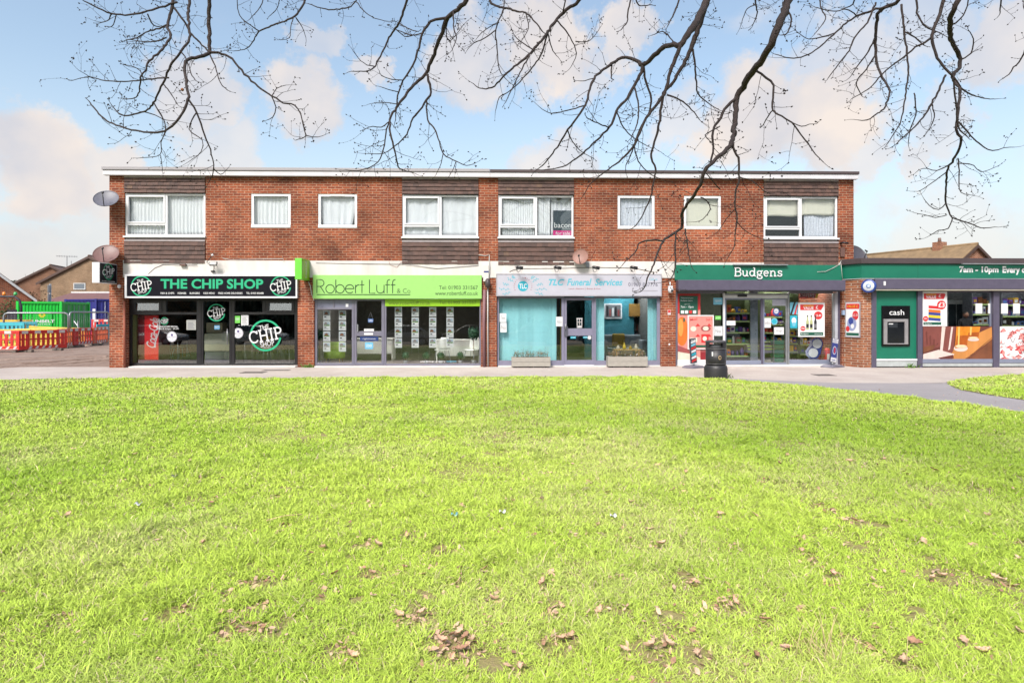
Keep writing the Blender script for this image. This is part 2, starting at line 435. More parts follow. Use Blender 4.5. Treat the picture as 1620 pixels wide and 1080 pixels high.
def stroke_text(mb, font, text, px0, py0, px1, pyb, Y, w, mat, rot=0.0, depth=0.0, shear=0.0):
    """letters of a stroke font from px0 to px1, cap top py0, baseline pyb; w = stroke width in cap heights"""
    pm = (px0 + px1) / 2
    x0, x1, zb, zt = X(px0, Y), X(px1, Y), Z(pm, pyb, Y), Z(pm, py0, Y)
    h = zt - zb; adv = sum(font[c][0] for c in text); sx = (x1 - x0) / adv
    cx, cz = (x0 + x1)/2, (zb + zt)/2; ca, sa = math.cos(rad(rot)), math.sin(rad(rot))
    pen = 0.0; k = 0
    for c in text:
        a, st = font[c]
        for s in st:
            q = []
            for (u, v) in s:
                x = x0 + (pen + u + shear * v) * sx - cx; z = zb + v * h - cz
                q.append((cx + x*ca - z*sa, cz + x*sa + z*ca))
            ribbon(mb, q, w * h, Y - 0.0004 * (k % 9), mat)
            if depth:
                for sgn in (1, -1):
                    P = [Vector(p) for p in q]; vs = []
                    for i in range(len(P)):
                        d = (P[min(i+1, len(P)-1)] - P[max(i-1, 0)]); d = d.normalized() if d.length > 1e-9 else Vector((1,0))
                        n = Vector((-d.y, d.x)) * w * h / 2 * sgn
                        vs += [(P[i].x+n.x, Y, P[i].y+n.y), (P[i].x+n.x, Y+depth, P[i].y+n.y)]
                    mb.add(vs, [(2*i, 2*i+1, 2*i+3, 2*i+2) for i in range(len(P)-1)], mat)
            k += 1
        pen += a
# ------------------------------------------------------------------ ground, pavement, path, lawn
def gnd(px, py, z=0.0):
    d = ray(px, py); return CAM + d * ((z - CAM.z) / d.z)
def ground_material(name, c1, c2, c3, s1=1.2, s2=30.0, bump=0.5, rough=0.9, blend=0.5):
    c1, c2, c3 = (tuple(v * 0.74 for v in q) for q in (c1, c2, c3))
    m = bpy.data.materials.new(name); m.use_nodes = True
    t = m.node_tree; b = t.nodes['Principled BSDF']; L = t.links.new
    co = t.nodes.new('ShaderNodeTexCoord')
    def nz(s, d):
        n = t.nodes.new('ShaderNodeTexNoise'); n.inputs['Scale'].default_value = s; n.inputs['Detail'].default_value = d
        n.inputs['Roughness'].default_value = 0.65; L(co.outputs['Object'], n.inputs['Vector']); return n
    a, d = nz(s1, 8), nz(s2, 6)
    r = t.nodes.new('ShaderNodeValToRGB'); r.color_ramp.elements[0].position = 0.33; r.color_ramp.elements[1].position = 0.68
    r.color_ramp.elements[0].color = c1 + (1,); r.color_ramp.elements[1].color = c2 + (1,); L(a.outputs['Fac'], r.inputs[0])
    mr = t.nodes.new('ShaderNodeMapRange'); mr.inputs[1].default_value = 0.45; mr.inputs[2].default_value = 0.75; mr.inputs[4].default_value = blend
    L(d.outputs['Fac'], mr.inputs[0])
    mx = t.nodes.new('ShaderNodeMixRGB'); L(mr.outputs[0], mx.inputs[0]); L(r.outputs[0], mx.inputs[1]); mx.inputs[2].default_value = c3 + (1,)
    L(mx.outputs[0], b.inputs['Base Color']); b.inputs['Roughness'].default_value = rough; b.inputs['Specular IOR Level'].default_value = 0.2
    bp = t.nodes.new('ShaderNodeBump'); bp.inputs['Strength'].default_value = bump; bp.inputs['Distance'].default_value = 0.02
    L(d.outputs['Fac'], bp.inputs['Height']); L(bp.outputs[0], b.inputs['Normal'])
    MATS[name] = m; return m
MAT_EARTH = ground_material('earth', (.22,.18,.14), (.30,.26,.21), (.16,.12,.09))
MAT_DIRT = ground_material('muddy_dirt', (.25,.17,.135), (.40,.31,.26), (.17,.115,.09), 0.9, 5.0, 1.0, blend=.8)
MAT_PAVE = ground_material('concrete_paving', (.47,.40,.365), (.62,.545,.50), (.38,.32,.29), 0.55, 14.0, 0.15, blend=.45)
MAT_TARMAC = ground_material('old_tarmac', (.36,.33,.34), (.43,.395,.40), (.25,.23,.235), 0.9, 90.0, 0.4, blend=.6)
MAT_ROAD = ground_material('road_asphalt', (.06,.06,.062), (.09,.088,.088), (.05,.05,.05), 0.7, 80.0, 0.4)
MAT_TURF = ground_material('turf_soil', (.33,.30,.09), (.42,.36,.16), (.44,.31,.20), 5.0, 60.0, 0.8, blend=.8)

def sheet(name, pts, z, mat):
    mb = MB(); q = [(p[0], p[1], z if not callable(z) else z(p)) for p in pts]
    ar = sum(q[i][0]*q[(i+1) % len(q)][1] - q[(i+1) % len(q)][0]*q[i][1] for i in range(len(q)))
    if ar < 0: q.reverse()
    mb.face(q, mat); return mb.build(name, kind='structure')
mb = MB()
prof = [(-500, -.21), (-23.2, -.21), (-21.2, -.012), (700, -.012)]
for (ya, za), (yb, zb) in zip(prof, prof[1:]): mb.face([(-500, ya, za), (500, ya, za), (500, yb, zb), (-500, yb, zb)], MAT_EARTH)
mb.build('ground', kind='structure')
sheet('road', [(-300, -31), (300, -31), (300, -24), (-300, -24)], -.204, MAT_ROAD)
sheet('dirt_yard', [(-70, .0), (-11.5, .0), (-11.5, 60), (-70, 60)], -.004, MAT_DIRT)
PAVE_EDGE = -3.9
sheet('pavement', [(-70, -4.6), (45, -4.6), (45, .3), (-70, .3)], -.002, MAT_PAVE)
EDGE_PX = [(-900, 604), (-300, 603), (0, 601.5), (200, 600), (420, 598.5), (640, 597.5), (800, 596.5), (960, 596), (1080, 597), (1130, 600), (1180, 603), (1240, 608.5), (1300, 614), (1360, 620),
           (1420, 627), (1500, 637), (1560, 645), (1620, 653), (1760, 676), (1900, 705)]
EDGE = [gnd(*p) for p in EDGE_PX]
ex = np.array([p.x for p in EDGE]); ey = np.array([p.y for p in EDGE])
order = np.argsort(ex); ex, ey = ex[order], ey[order]
PATCH_UP = [gnd(*p) for p in ((1497, 605), (1515, 601.5), (1560, 597), (1620, 593), (1800, 590))]
PATCH_LO = [gnd(*p) for p in ((1497, 605), (1506, 611), (1520, 617), (1560, 624), (1620, 633), (1800, 658))]
path_up = [gnd(*p) for p in ((1130, 600), (1170, 599), (1240, 602), (1320, 605.5), (1490, 606))]
sheet('path', [(p.x, p.y) for p in path_up] + [(p.x, p.y) for p in PATCH_UP[0:1]] + [(40, PATCH_LO[-1].y + .3), (40, -12.5)] +
      [(p.x, p.y - .25) for p in reversed(EDGE[9:])], .002, MAT_TARMAC)
sheet('lawn', [(p.x, p.y) for p in EDGE] + [(40, ey[-1]), (40, -21.1), (-40, -21.1), (-40, ey[0])], .008, MAT_TURF)
sheet('lawn_patch', [(p.x, p.y) for p in PATCH_UP] + [(p.x, p.y) for p in reversed(PATCH_LO[1:])], .012, MAT_TURF)
# bank down to the road behind the viewpoint
mb = MB(); mb.face([(-40, -23.2, -.2), (40, -23.2, -.2), (40, -21.1, .006), (-40, -21.1, .006)], MAT_TURF); mb.build('grass_bank', kind='structure')

mb = MB(); rg0 = random.Random(8); nx, ny = 110, 7; A0, A1 = at_depth(-60, HOR, 25.0), at_depth(172, HOR, 32.5); A0.z = A1.z = 0
vs = []; dn = Vector((-(A1 - A0).y, (A1 - A0).x, 0)).normalized()
for j in range(ny + 1):
    for i in range(nx + 1):
        e = math.sin(math.pi * j / ny); q = A0.lerp(A1, i / nx) + dn * (.9 * j / ny - .3 + .12 * math.sin(i * .7)); vs.append((q.x, q.y, -.012 + e * (.05 + .11 * rg0.random() * (.5 + .5 * math.sin(i * .41 + 2 * math.sin(i * .13))))))
mb.add(vs, [(j*(nx+1)+i, j*(nx+1)+i+1, (j+1)*(nx+1)+i+1, (j+1)*(nx+1)+i) for j in range(ny) for i in range(nx)], MAT_DIRT); mb.build('mud_bank', kind='structure')
for k_, (pa, pb) in enumerate((((-40, 17.9), (176, 21.5)), ((-40, 19.0), (176, 22.6)), ((-40, 21.5), (176, 23.6)))):
    mb = MB(); P0, P1 = at_depth(pa[0], HOR, pa[1]), at_depth(pb[0], HOR, pb[1]); vs = []; n_ = 60
    for i in range(n_ + 1):
        q = P0.lerp(P1, i / n_); wv = .25 * math.sin(i * .13 + k_)
        for o_, h_ in ((-.28, -.006), (-.16, .028), (-.06, .004), (.06, .004), (.16, .03), (.28, -.006)): vs.append((q.x, q.y + o_ + wv, h_ + rg0.uniform(-.004, .008)))
    mb.add(vs, [(i*6+j, (i+1)*6+j, (i+1)*6+j+1, i*6+j+1) for i in range(n_) for j in range(5)], MAT_DIRT); mb.build('wheel_rut', kind='structure')
# ------------------------------------------------------------------ the two-storey parade
XL, XR = X(173), X(1350.5)
DEPTH = 9.0
ZT = 5.78
MAT_TILE = M('brown_hung_tile', (98, 72, 64), 0.75, var=0.30, scale=9, bump=0.25, bscale=30)
MAT_TILE_B = M('dark_hung_tile', (82, 60, 54), 0.75, var=0.30, scale=8, bump=0.25, bscale=30)
MAT_TILE_C = M('lichen_hung_tile', (108, 84, 70), 0.8, var=0.35, scale=14, bump=0.25, bscale=30)
MAT_LEAD = M('lead_flashing', (176, 166, 168), 0.55, var=0.2, scale=5)
MAT_ROOFEDGE = M('grey_roof_felt_edge', (168, 164, 168), 0.6, var=0.06, scale=3)
MAT_ROOFDARK = M('dark_roof_edge', (78, 64, 66), 0.6, var=0.12, scale=4)
MAT_FASCIA = M('white_fascia_board', (222, 220, 226), .5, var=.10, scale=2)
MAT_INNER = M('dim_plaster', (120, 116, 112), 0.8, var=0.1)
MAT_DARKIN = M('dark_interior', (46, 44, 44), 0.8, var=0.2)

parade = thing('shop_parade', 'long two storey red brick shop parade with flat roof and white concrete band', 'building', (0, 0, 0))
TILEX = [(197, 325), (636, 757), (788, 908), (1208, 1326)]
SMALL = [(397, 460), (503, 565), (977, 1036), (1082, 1141)]
ZW0, ZW1 = 3.93, 5.205       # big windows
ZS0, ZS1 = 4.19, 5.215       # small windows
SHOPX = [(195, 471), (497, 761), (786, 1045), (1069, 1332)]
def wall_holes(mb, x0, x1, z0, z1, y0, y1, holes, mat):
    xs = sorted({x0, x1} | {h[0] for h in holes} | {h[1] for h in holes}); zs = sorted({z0, z1} | {h[2] for h in holes} | {h[3] for h in holes})
    def solid(i, j):
        if i < 0 or j < 0 or i >= len(xs)-1 or j >= len(zs)-1: return False
        cx, cz = (xs[i]+xs[i+1])/2, (zs[j]+zs[j+1])/2
        return not any(h[0] < cx < h[1] and h[2] < cz < h[3] for h in holes)
    for i in range(len(xs)-1):
        for j in range(len(zs)-1):
            if not solid(i, j): continue
            a, b, c, d = xs[i], xs[i+1], zs[j], zs[j+1]
            mb.face([(a,y0,c),(b,y0,c),(b,y0,d),(a,y0,d)], mat); mb.face([(b,y1,c),(a,y1,c),(a,y1,d),(b,y1,d)], mat)
            if not solid(i-1, j): mb.face([(a,y1,c),(a,y0,c),(a,y0,d),(a,y1,d)], mat)
            if not solid(i+1, j): mb.face([(b,y0,c),(b,y1,c),(b,y1,d),(b,y0,d)], mat)
            if not solid(i, j-1): mb.face([(a,y1,c),(b,y1,c),(b,y0,c),(a,y0,c)], mat)
            if not solid(i, j+1): mb.face([(a,y0,d),(b,y0,d),(b,y1,d),(a,y1,d)], mat)
holes = [(X(a), X(b), -.2, 2.45) for a, b in SHOPX] + [(X(a), X(b), 3.18, ZT + .1) for a, b in TILEX] + [(X(a), X(b), ZS0, ZS1) for a, b in SMALL]
mb = MB(); wall_holes(mb, XL, XR, -.05, ZT, 0, .3, holes, BRICK); mb.build('brick_front_wall', parade)
mb = MB(); mb.box(XL, XL + .28, .3, DEPTH, -.05, ZT, BRICK); mb.build('brick_side_wall', parade)
mb = MB(); mb.box(XR - .28, XR, .3, DEPTH, -.05, ZT, BRICK); mb.build('brick_side_wall', parade)
mb = MB(); mb.box(XL, XR, DEPTH, DEPTH + .28, -.05, ZT, BRICK); mb.build('brick_rear_wall', parade)
mb = MB(); mb.box(XL - .05, XR + .05, -.05, DEPTH + .3, ZT + .02, ZT + .10, MAT_ROOFDARK); mb.build('flat_roof', parade)
# roof edge: white fascia with a capping, pale on the left half and dark on the right half
mb = MB(); mb.box(X(168), X(1353), -.17, -.02, ZT - .06, ZT + .075, MAT_FASCIA)
for px in (360, 560, 775, 980, 1170): mb.box(X(px), X(px) + .012, -.173, -.17, ZT - .06, ZT + .075, MAT_LEAD)
mb.build('fascia_board', parade, bevel=.004)
mb = MB(); mb.box(X(168) - .02, X(775), -.20, .25, ZT + .085, ZT + .18, MAT_ROOFEDGE); mb.build('roof_capping', parade, bevel=.01)
mb = MB(); mb.box(X(775.3), X(1353) + .02, -.20, .25, ZT + .08, ZT + .165, MAT_ROOFDARK); mb.build('roof_capping', parade, label='dark felt capping along the right half of the roof', bevel=.01)
# white concrete band
mb = MB(); mb.box(X(195.5), X(1068), -.025, 0, 2.70, 3.20, RENDERW); mb.box(X(1068), X(1330), -.018, 0, 2.70, 3.17, RENDERW)
mb.build('concrete_band', parade)
def tile_panel(x0, x1, z0, z1, lead=True):
    mb = MB()
    if lead: mb.box(x0 + .003, x1 - .003, -.035, .02, z1 - .045, z1, MAT_LEAD)
    zt = z1 - (.045 if lead else 0); n = max(2, round((zt - z0) / .125)); h = (zt - z0) / n
    mb.box(x0 + .006, x1 - .006, .06, .1, z0, zt, MAT_DARKIN)
    for c in range(n):
        za = z0 + c * h; w = .167; x = x0 - (w/2 if c % 2 else 0)
        while x < x1 - .01:
            a, b = max(x + .001, x0 + .004), min(x + w - .002, x1 - .004); x += w
            if b - a < .012: continue
            j = rnd.uniform(-.004, .004); o = rnd.uniform(-.004, .004)
            m = rnd.choices([MAT_TILE, MAT_TILE_B, MAT_TILE_C], [9, 4, .35])[0]
            yb, yt = -.045 + o, -.012 + o; zb, ztp = za + j, za + h + .02
            mb.add([(a,yb,zb),(b,yb,zb),(b,yb+.016,zb),(a,yb+.016,zb),(a,yt,ztp),(b,yt,ztp),(b,yt+.016,ztp),(a,yt+.016,ztp)],
                   [(0,3,2,1),(4,5,6,7),(0,1,5,4),(1,2,6,5),(2,3,7,6),(3,0,4,7)], m)
    return mb.build('tile_panel', parade)
LOWZ = [3.115, 3.11, 3.09, 3.09]
for (a, b), zl in zip(TILEX, LOWZ):
    tile_panel(X(a), X(b), ZW1 + .02, ZT - .065); tile_panel(X(a), X(b), zl, 3.82, lead=True)
# windows
def pane(parent, x0, x1, z0, z1, y, mat=GLASS, label=None):
    mb = MB(); mb.box(x0, x1, y, y + .008, z0, z1, mat); return mb.build('pane', parent, label=label)
MULL = [264, 697, 848, 1266]; TRANS = [4.29, 4.27, 4.255, 4.225]
for i, ((a, b), mu, tz) in enumerate(zip(TILEX, MULL, TRANS)):
    x0, x1, xm = X(a) + .012, X(b) - .012, X(mu, .06)
    mb = MB(); y0, y1 = .03, .10
    mb.box(x0, x1, y0, y1, ZW1 - .055, ZW1, WHITE); mb.box(x0, x1, y0, y1, ZW0, ZW0 + .06, WHITE)
    mb.box(x0, x0 + .055, y0, y1, ZW0 + .06, ZW1 - .055, WHITE); mb.box(x1 - .055, x1, y0, y1, ZW0 + .06, ZW1 - .055, WHITE)
    mb.box(xm - .035, xm + .035, y0, y1, ZW0 + .06, ZW1 - .055, WHITE); mb.box(x0 + .055, xm - .035, y0, y1, tz - .03, tz + .03, WHITE)
    # opening casement set in the upper left light
    xa, xb, za, zb = x0 + .055, xm - .035, tz + .03, ZW1 - .055
    for q in ((xa, xb, zb - .045, zb), (xa, xb, za, za + .045), (xa, xa + .045, za + .045, zb - .045), (xb - .045, xb, za + .045, zb - .045)):
        mb.box(q[0], q[1], y0 - .02, y1 - .02, q[2], q[3], WHITE)
    w = mb.build('window', parade, bevel=.004)
    pane(w, xa + .04, xb - .04, za + .04, zb - .04, .06, GLASS_UP); pane(w, x0 + .05, xm - .03, ZW0 + .055, tz - .025, .06, GLASS_UP)
    pane(w, xm + .03, x1 - .05, ZW0 + .055, ZW1 - .05, .06, GLASS_UP)
    s = MB(); s.box(x0 - .03, x1 + .03, -.06, .03, ZW0 - .045, ZW0, WHITE); s.build('sill', w, bevel=.004)
    s = MB(); s.box(x0 - .01, x1 + .01, .03, .32, 3.84, ZW0 - .05, MAT_LEAD); s.build('window_board', w)
for i, (a, b) in enumerate(SMALL):
    x0, x1 = X(a) + .005, X(b) - .005; mb = MB(); y0, y1 = .015, .09
    f = .075
    mb.box(x0, x1, y0, y1, ZS1 - f, ZS1 - .004, WHITE); mb.box(x0, x1, y0 - .03, y1, ZS0 + .004, ZS0 + f + .02, WHITE)
    mb.box(x0, x0 + f, y0, y1, ZS0 + f + .02, ZS1 - f, WHITE); mb.box(x1 - f, x1, y0, y1, ZS0 + f + .02, ZS1 - f, WHITE)
    if i == 1: mb.box((x0+x1)/2 - .22, (x0+x1)/2 + .22, y0 - .012, y0, ZS1 - .06, ZS1 - .02, WHITE)
    w = mb.build('window', parade, bevel=.005)
    pane(w, x0 + f - .005, x1 - f + .005, ZS0 + f + .015, ZS1 - f + .005, .05, GLASS_UP)
# floors, rooms and party walls behind the glass
mb = MB(); mb.box(XL + .28, XR - .28, .3, DEPTH, 2.95, 3.15, MAT_INNER); mb.build('upper_floor_slab', parade)
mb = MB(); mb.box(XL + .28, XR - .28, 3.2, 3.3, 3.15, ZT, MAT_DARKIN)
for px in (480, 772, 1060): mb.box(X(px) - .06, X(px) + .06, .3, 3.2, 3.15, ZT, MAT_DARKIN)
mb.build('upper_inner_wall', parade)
for px in (484, 773.5, 1057): mb = MB(); mb.box(X(px) - .1, X(px) + .1, .3, 6.0, -.05, 2.95, MAT_INNER); mb.build('party_wall', parade)
FLOORS = [((110, 112, 112), (60, 54, 50)), ((128, 116, 108), (80, 76, 66)), ((120, 110, 100), (52, 108, 118)), ((170, 168, 165), (120, 128, 110))]
lims = [XL + .28, X(484), X(773.5), X(1057), XR - .28]
for i, (fc, bc) in enumerate(FLOORS):
    a, b = lims[i] + (.1 if i else 0), lims[i+1] - (.1 if i < 3 else 0)
    mb = MB(); mb.box(a, b, .3, 6, -.04, .03, M('shop_floor_%s' % 'abcd'[i], fc, .45)); mb.build('shop_floor', parade)
    mb = MB(); mb.box(a, b, 5.9, 6, .03, 2.95, M('shop_back_wall_%s' % 'abcd'[i], bc, .8)); mb.build('shop_back_wall', parade)
    mb = MB(); mb.box(a, b, .32, 5.9, 2.72, 2.78, M('shop_ceiling', (214, 212, 208), .8)); mb.build('shop_ceiling', parade)

# ---- curtains behind the upper windows
CURT = M('white_net_curtain', (244, 244, 250), 0.9, var=0.06, scale=9, streak=.15)
CURT2 = M('grey_white_curtain', (244, 244, 252), 0.9, var=0.10, scale=9, streak=.15)
CURT3 = M('patterned_lace_curtain', (222, 224, 238), 0.9, var=0.28, scale=22)
CURT4 = M('cream_roller_blind', (236, 230, 214), 0.85, var=0.04)
def curtain(px0, px1, z0, z1, label, mat, waves=14, amp=.02, y=.15, name='curtain', cat='curtain', gather=0.0):
    x0, x1 = X(px0, y), X(px1, y); n = waves * 6; mb = MB(); vs = []; ph = rnd.random() * 6
    rows = 8
    for j in range(rows + 1):
        v = j / rows
        for i in range(n + 1):
            u = i / n
            xx = x0 + (x1 - x0) * u + gather * (1 - v) ** 2 * (0.5 - u)
            vs.append((xx, y + amp * math.sin(u * waves * 6.283 + ph + .8 * math.sin(u * 17 + ph)) * (.5 + .5 * (1 - v)) + .012 * math.sin(u * 9 + v * 3), z0 + (z1 - z0) * v + (.012 * math.sin(u * waves * 6.28) if j == 0 else 0)))
    fs = [(j*(n+1)+i, j*(n+1)+i+1, (j+1)*(n+1)+i+1, (j+1)*(n+1)+i) for j in range(rows) for i in range(n)]
    mb.add(vs, fs, mat, True); return mb.build(name, None, label, cat, 'curtains in the upstairs windows', solid=.003)
curtain(200, 262, 3.95, 5.19, 'white net curtain in the left light of the leftmost upstairs window', CURT, 12)
curtain(266, 325, 3.96, 5.19, 'white pleated curtain in the right light of the leftmost upstairs window', CURT, 11)
curtain(400, 458, 4.24, 5.2, 'white pleated curtain in the small window nearest the two satellite dishes', CURT, 9)
curtain(505, 563, 4.24, 5.2, 'smooth white curtain in the small window right above the pale green shop', CURT2, 5, .02, gather=.25)
curtain(638, 695, 3.95, 5.19, 'plain grey white curtain in left light of upstairs window over pale green shop', CURT2, 4, .015)
curtain(699, 756, 3.97, 5.19, 'plain white curtain in right light of upstairs window over pale green shop', CURT2, 4, .015)
curtain(795, 845, 3.95, 5.19, 'creased white curtain left of the mullion in the for sale window', CURT, 14, .018)
curtain(851, 870, 3.95, 5.19, 'narrow bunched white curtain beside the mullion in the for sale window', CURT, 6, .018)
curtain(871, 906, 3.95, 5.19, 'pale curtain behind the for sale board upstairs', CURT2, 5, .02, y=.22)
curtain(980, 1034, 4.24, 5.2, 'lace patterned grey curtain in small upstairs window above the funeral shop', CURT3, 9, .02)
curtain(1083, 1140, 4.24, 5.2, 'flat cream blind in small upstairs window behind the thick bough', CURT4, 1, .002, name='roller_blind', cat='blind')
curtain(1211, 1263, 4.62, 5.19, 'half drawn cream blind in left light of the rightmost upstairs window', CURT4, 1, .002, name='roller_blind', cat='blind')
curtain(1268, 1322, 4.66, 5.19, 'half drawn cream blind in right light of the rightmost upstairs window', CURT4, 1, .002, name='roller_blind', cat='blind')
curtain(1272, 1318, 3.95, 4.9, 'grey net curtain below the blind in the rightmost upstairs window', CURT3, 10, .014, y=.2)

# ------------------------------------------------------------------ shopfronts (frames, doors and glass are parts of the parade)
def shop_window(bars, panes, Y, mat, depth=.08, name='shop_window', label=None, gmat=GLASS, lean=.0101):
    mb = MB()
    for i, q in enumerate(bars):
        mb.pbox(q[0], q[1], q[2], q[3], Y + .0008 * (i % 5), Y + depth, q[4] if len(q) > 4 else mat)
    w = mb.build(name, parade, label=label, bevel=.004)
    for q in panes:
        y = Y + depth * .5
        pm = (q[0] + q[2]) / 2
        p = MB(); zl, zh = Z(pm, q[3], Y), Z(pm, q[1], Y); p.box(X(q[0], Y), X(q[2], Y), y, y + .008, zl, zh, gmat); p.v = [(a_, b_ + lean * (c_ - (zl + zh) / 2), c_) for a_, b_, c_ in p.v]; p.build('pane', w)   # old panes lean back half a degree
    return w
# chip shop
Yc = .30
shop_window([(203, 472, 207.5, 580), (311, 472, 318, 580), (207.5, 574, 311, 580), (207.5, 494, 311, 497.5), (207.5, 472, 311, 475.5), (256, 475.5, 263, 494)],
            [(207, 496, 312, 575), (262, 475, 312, 495)], Yc, BLACKF)
shop_window([(207.6, 475.6, 255.8, 479), (207.6, 490.8, 255.8, 493.8), (207.6, 479, 213, 490.8), (251, 479, 255.8, 490.8)], [(212, 478, 252, 492)], Yc - .02, BLACKF, name='hopper_window', lean=.11)
shop_window([(366, 472, 371, 580), (466, 472, 470.5, 580), (371, 574, 466, 580), (371, 494, 466, 497.5), (371, 472, 466, 475.5), (415, 475.5, 420.5, 494)],
            [(370, 496, 467, 575), (370, 475, 416, 495)], Yc, BLACKF)
shop_window([(421, 475.6, 465.8, 479), (421, 490.8, 465.8, 493.8), (421, 479, 425.5, 490.8), (461, 479, 465.8, 490.8)], [(425, 478, 462, 492)], Yc - .02, BLACKF, name='hopper_window', lean=.11)
d = shop_window([(318.2, 472, 321.5, 580), (362.5, 472, 365.8, 580), (321.5, 472, 362.5, 476.5), (321.5, 575, 362.5, 580)], [(321, 476, 363, 576)], Yc + .015, BLACKF, name='door')
h = MB(); h.tube([at(359.5, 520, Yc - .05), at(359.5, 545, Yc - .05)], .013, STEEL); h.tube([at(359.5, 522, Yc - .05), at(359.5, 522, Yc + .02)], .009, STEEL)
h.tube([at(359.5, 543, Yc - .05), at(359.5, 543, Yc + .02)], .009, STEEL); h.build('handle', d)
# estate agent
Yl = .05
shop_window([(498, 473, 501.5, 578), (556.5, 473, 560, 578), (501.5, 574, 556.5, 578), (501.5, 486.5, 556.5, 489.5), (501.5, 473, 556.5, 475), (526.5, 475, 529, 486.5)],
            [(501, 489, 557, 575)], Yl, GREYF, gmat=GLASS_CLEAR)
vent = MB(); vent.pbox(501.5, 475, 526.5, 486.5, Yl + .02, Yl + .05, M('opal_top_light', (128, 130, 150), .3)); vent.pbox(529, 475, 556.5, 486.5, Yl + .02, Yl + .05, MATS['opal_top_light'])
vent.pbox(547, 480.5, 551, 485.5, Yl + .005, Yl + .02, WHITE); vent.build('top_light', parade)
d = shop_window([(560.4, 473, 564, 578), (603.5, 473, 608, 578), (564, 473, 603.5, 475.5), (564, 524, 603.5, 531.5), (564, 573.5, 603.5, 578)],
                [(563, 475, 604, 525), (563, 531, 604, 574)], Yl + .01, GREYF, name='door')
h = MB(); h.pbox(564.6, 513, 566.4, 524, Yl - .04, Yl, STEEL); h.pbox(576, 526.4, 590, 529.8, Yl - .004, Yl + .008, PAPER); h.build('handle', d)
shop_window([(608.3, 473, 611, 578), (758.5, 473, 761.5, 578), (611, 575, 758.5, 578), (611, 473, 758.5, 475.5)], [(610, 475, 759, 576)], Yl, GREYF, gmat=GLASS_CLEAR)
# funeral shop
Yt = .05
TLCF = M('lilac_grey_frame', (136, 134, 156), .4, var=.08)
shop_window([(787, 469, 789.5, 578.5), (888.5, 469, 892.5, 578.5), (789.5, 469, 888.5, 472), (789.5, 570, 888.5, 578.5)], [(789, 471, 889, 571)], Yt, TLCF, gmat=GLASS_CLEAR)
d = shop_window([(892.8, 470.5, 896.6, 577), (936.5, 470.5, 939.6, 577), (896.6, 470.5, 936.5, 475), (896.6, 519.5, 936.5, 531), (896.6, 569.5, 936.5, 577)],
                [(896, 474, 937, 520), (896, 530, 937, 570)], Yt + .01, TLCF, name='door')
h = MB(); h.pbox(893.3, 516, 898.2, 532, Yt - .03, Yt + .005, M('dull_door_plate', (112, 112, 126), .4, metal=.4)); h.tube([at(894.8, 512, Yt - .05), at(894.8, 521, Yt - .05)], .016, STEEL); h.build('handle', d)
mb = MB(); mb.pbox(892.8, 577.3, 939.6, 579, Yt - .05, Yt + .09, PAPER); mb.build('door_sill', parade)
shop_window([(939.9, 469, 943, 578.5), (1039.5, 469, 1045, 578.5), (943, 469, 1039.5, 472), (943, 570, 1039.5, 578.5)], [(942, 471, 1040, 571)], Yt, TLCF, gmat=GLASS_CLEAR)
# convenience store
Yb = .10
shop_window([(1069, 461, 1072, 580, GREYF), (1144.5, 463, 1147, 580, WHITE), (1072, 569, 1144.5, 580, PAPER), (1072, 461, 1144.5, 464)], [(1071, 463, 1145, 570)], Yb, GREYF, gmat=GLASS_CLEAR)
shop_window([(1147.2, 464, 1246.5, 467, STEEL), (1147.2, 467, 1246.5, 471.5, PAPER), (1204, 472, 1207.5, 576, PURPLEGREY), (1147.2, 471.6, 1149, 576), (1149, 570, 1204, 576.5), (1149, 471.6, 1204, 474)], [(1148, 473, 1205, 571)], Yb, BLUEGREY, gmat=GLASS_CLEAR, name='sliding_door')
shop_window([(1207.6, 472, 1209.5, 576.8), (1243.5, 472, 1246.6, 576.8, STEEL), (1209.5, 472, 1243.5, 474), (1209.5, 573.5, 1243.5, 576.8)], [(1209, 473, 1244, 574)], Yb + .05, BLUEGREY, gmat=GLASS_CLEAR, depth=.05, name='sliding_door')
shop_window([(1246.9, 463, 1249, 580, STEEL), (1318, 463, 1321, 580, STEEL), (1321, 463, 1325.5, 580, M('pale_grey_post', (186, 188, 198), .4)), (1325.5, 461, 1332, 581, PURPLEGREY), (1249, 569, 1318, 576, BLUEGREY), (1249, 576, 1318, 580, PAPER), (1249, 461, 1318, 464)], [(1248, 463, 1319, 570)], Yb, GREYF, gmat=GLASS_CLEAR)
mb = MB(); mb.box(X(1068.5), X(1337, -.3), -.33, -.03, 2.315, 2.625, PURPLEGREY); mb.box(X(1069), X(1336, -.3), -.325, -.05, 2.28, 2.312, BLACKF)
mb.build('shutter_box', parade, bevel=.012)
mb = MB(); mb.pbox(1168, 465.5, 1182, 469.5, Yb - .06, Yb, BLACKF); mb.build('door_sensor', parade, bevel=.004)
for a, b in ((205, 468), (498, 760), (788, 1044), (1072, 1330)): mb = MB(); mb.box(X(a), X(b), -.06, .35, -.02, .035, RENDERW); mb.build('door_step', parade)
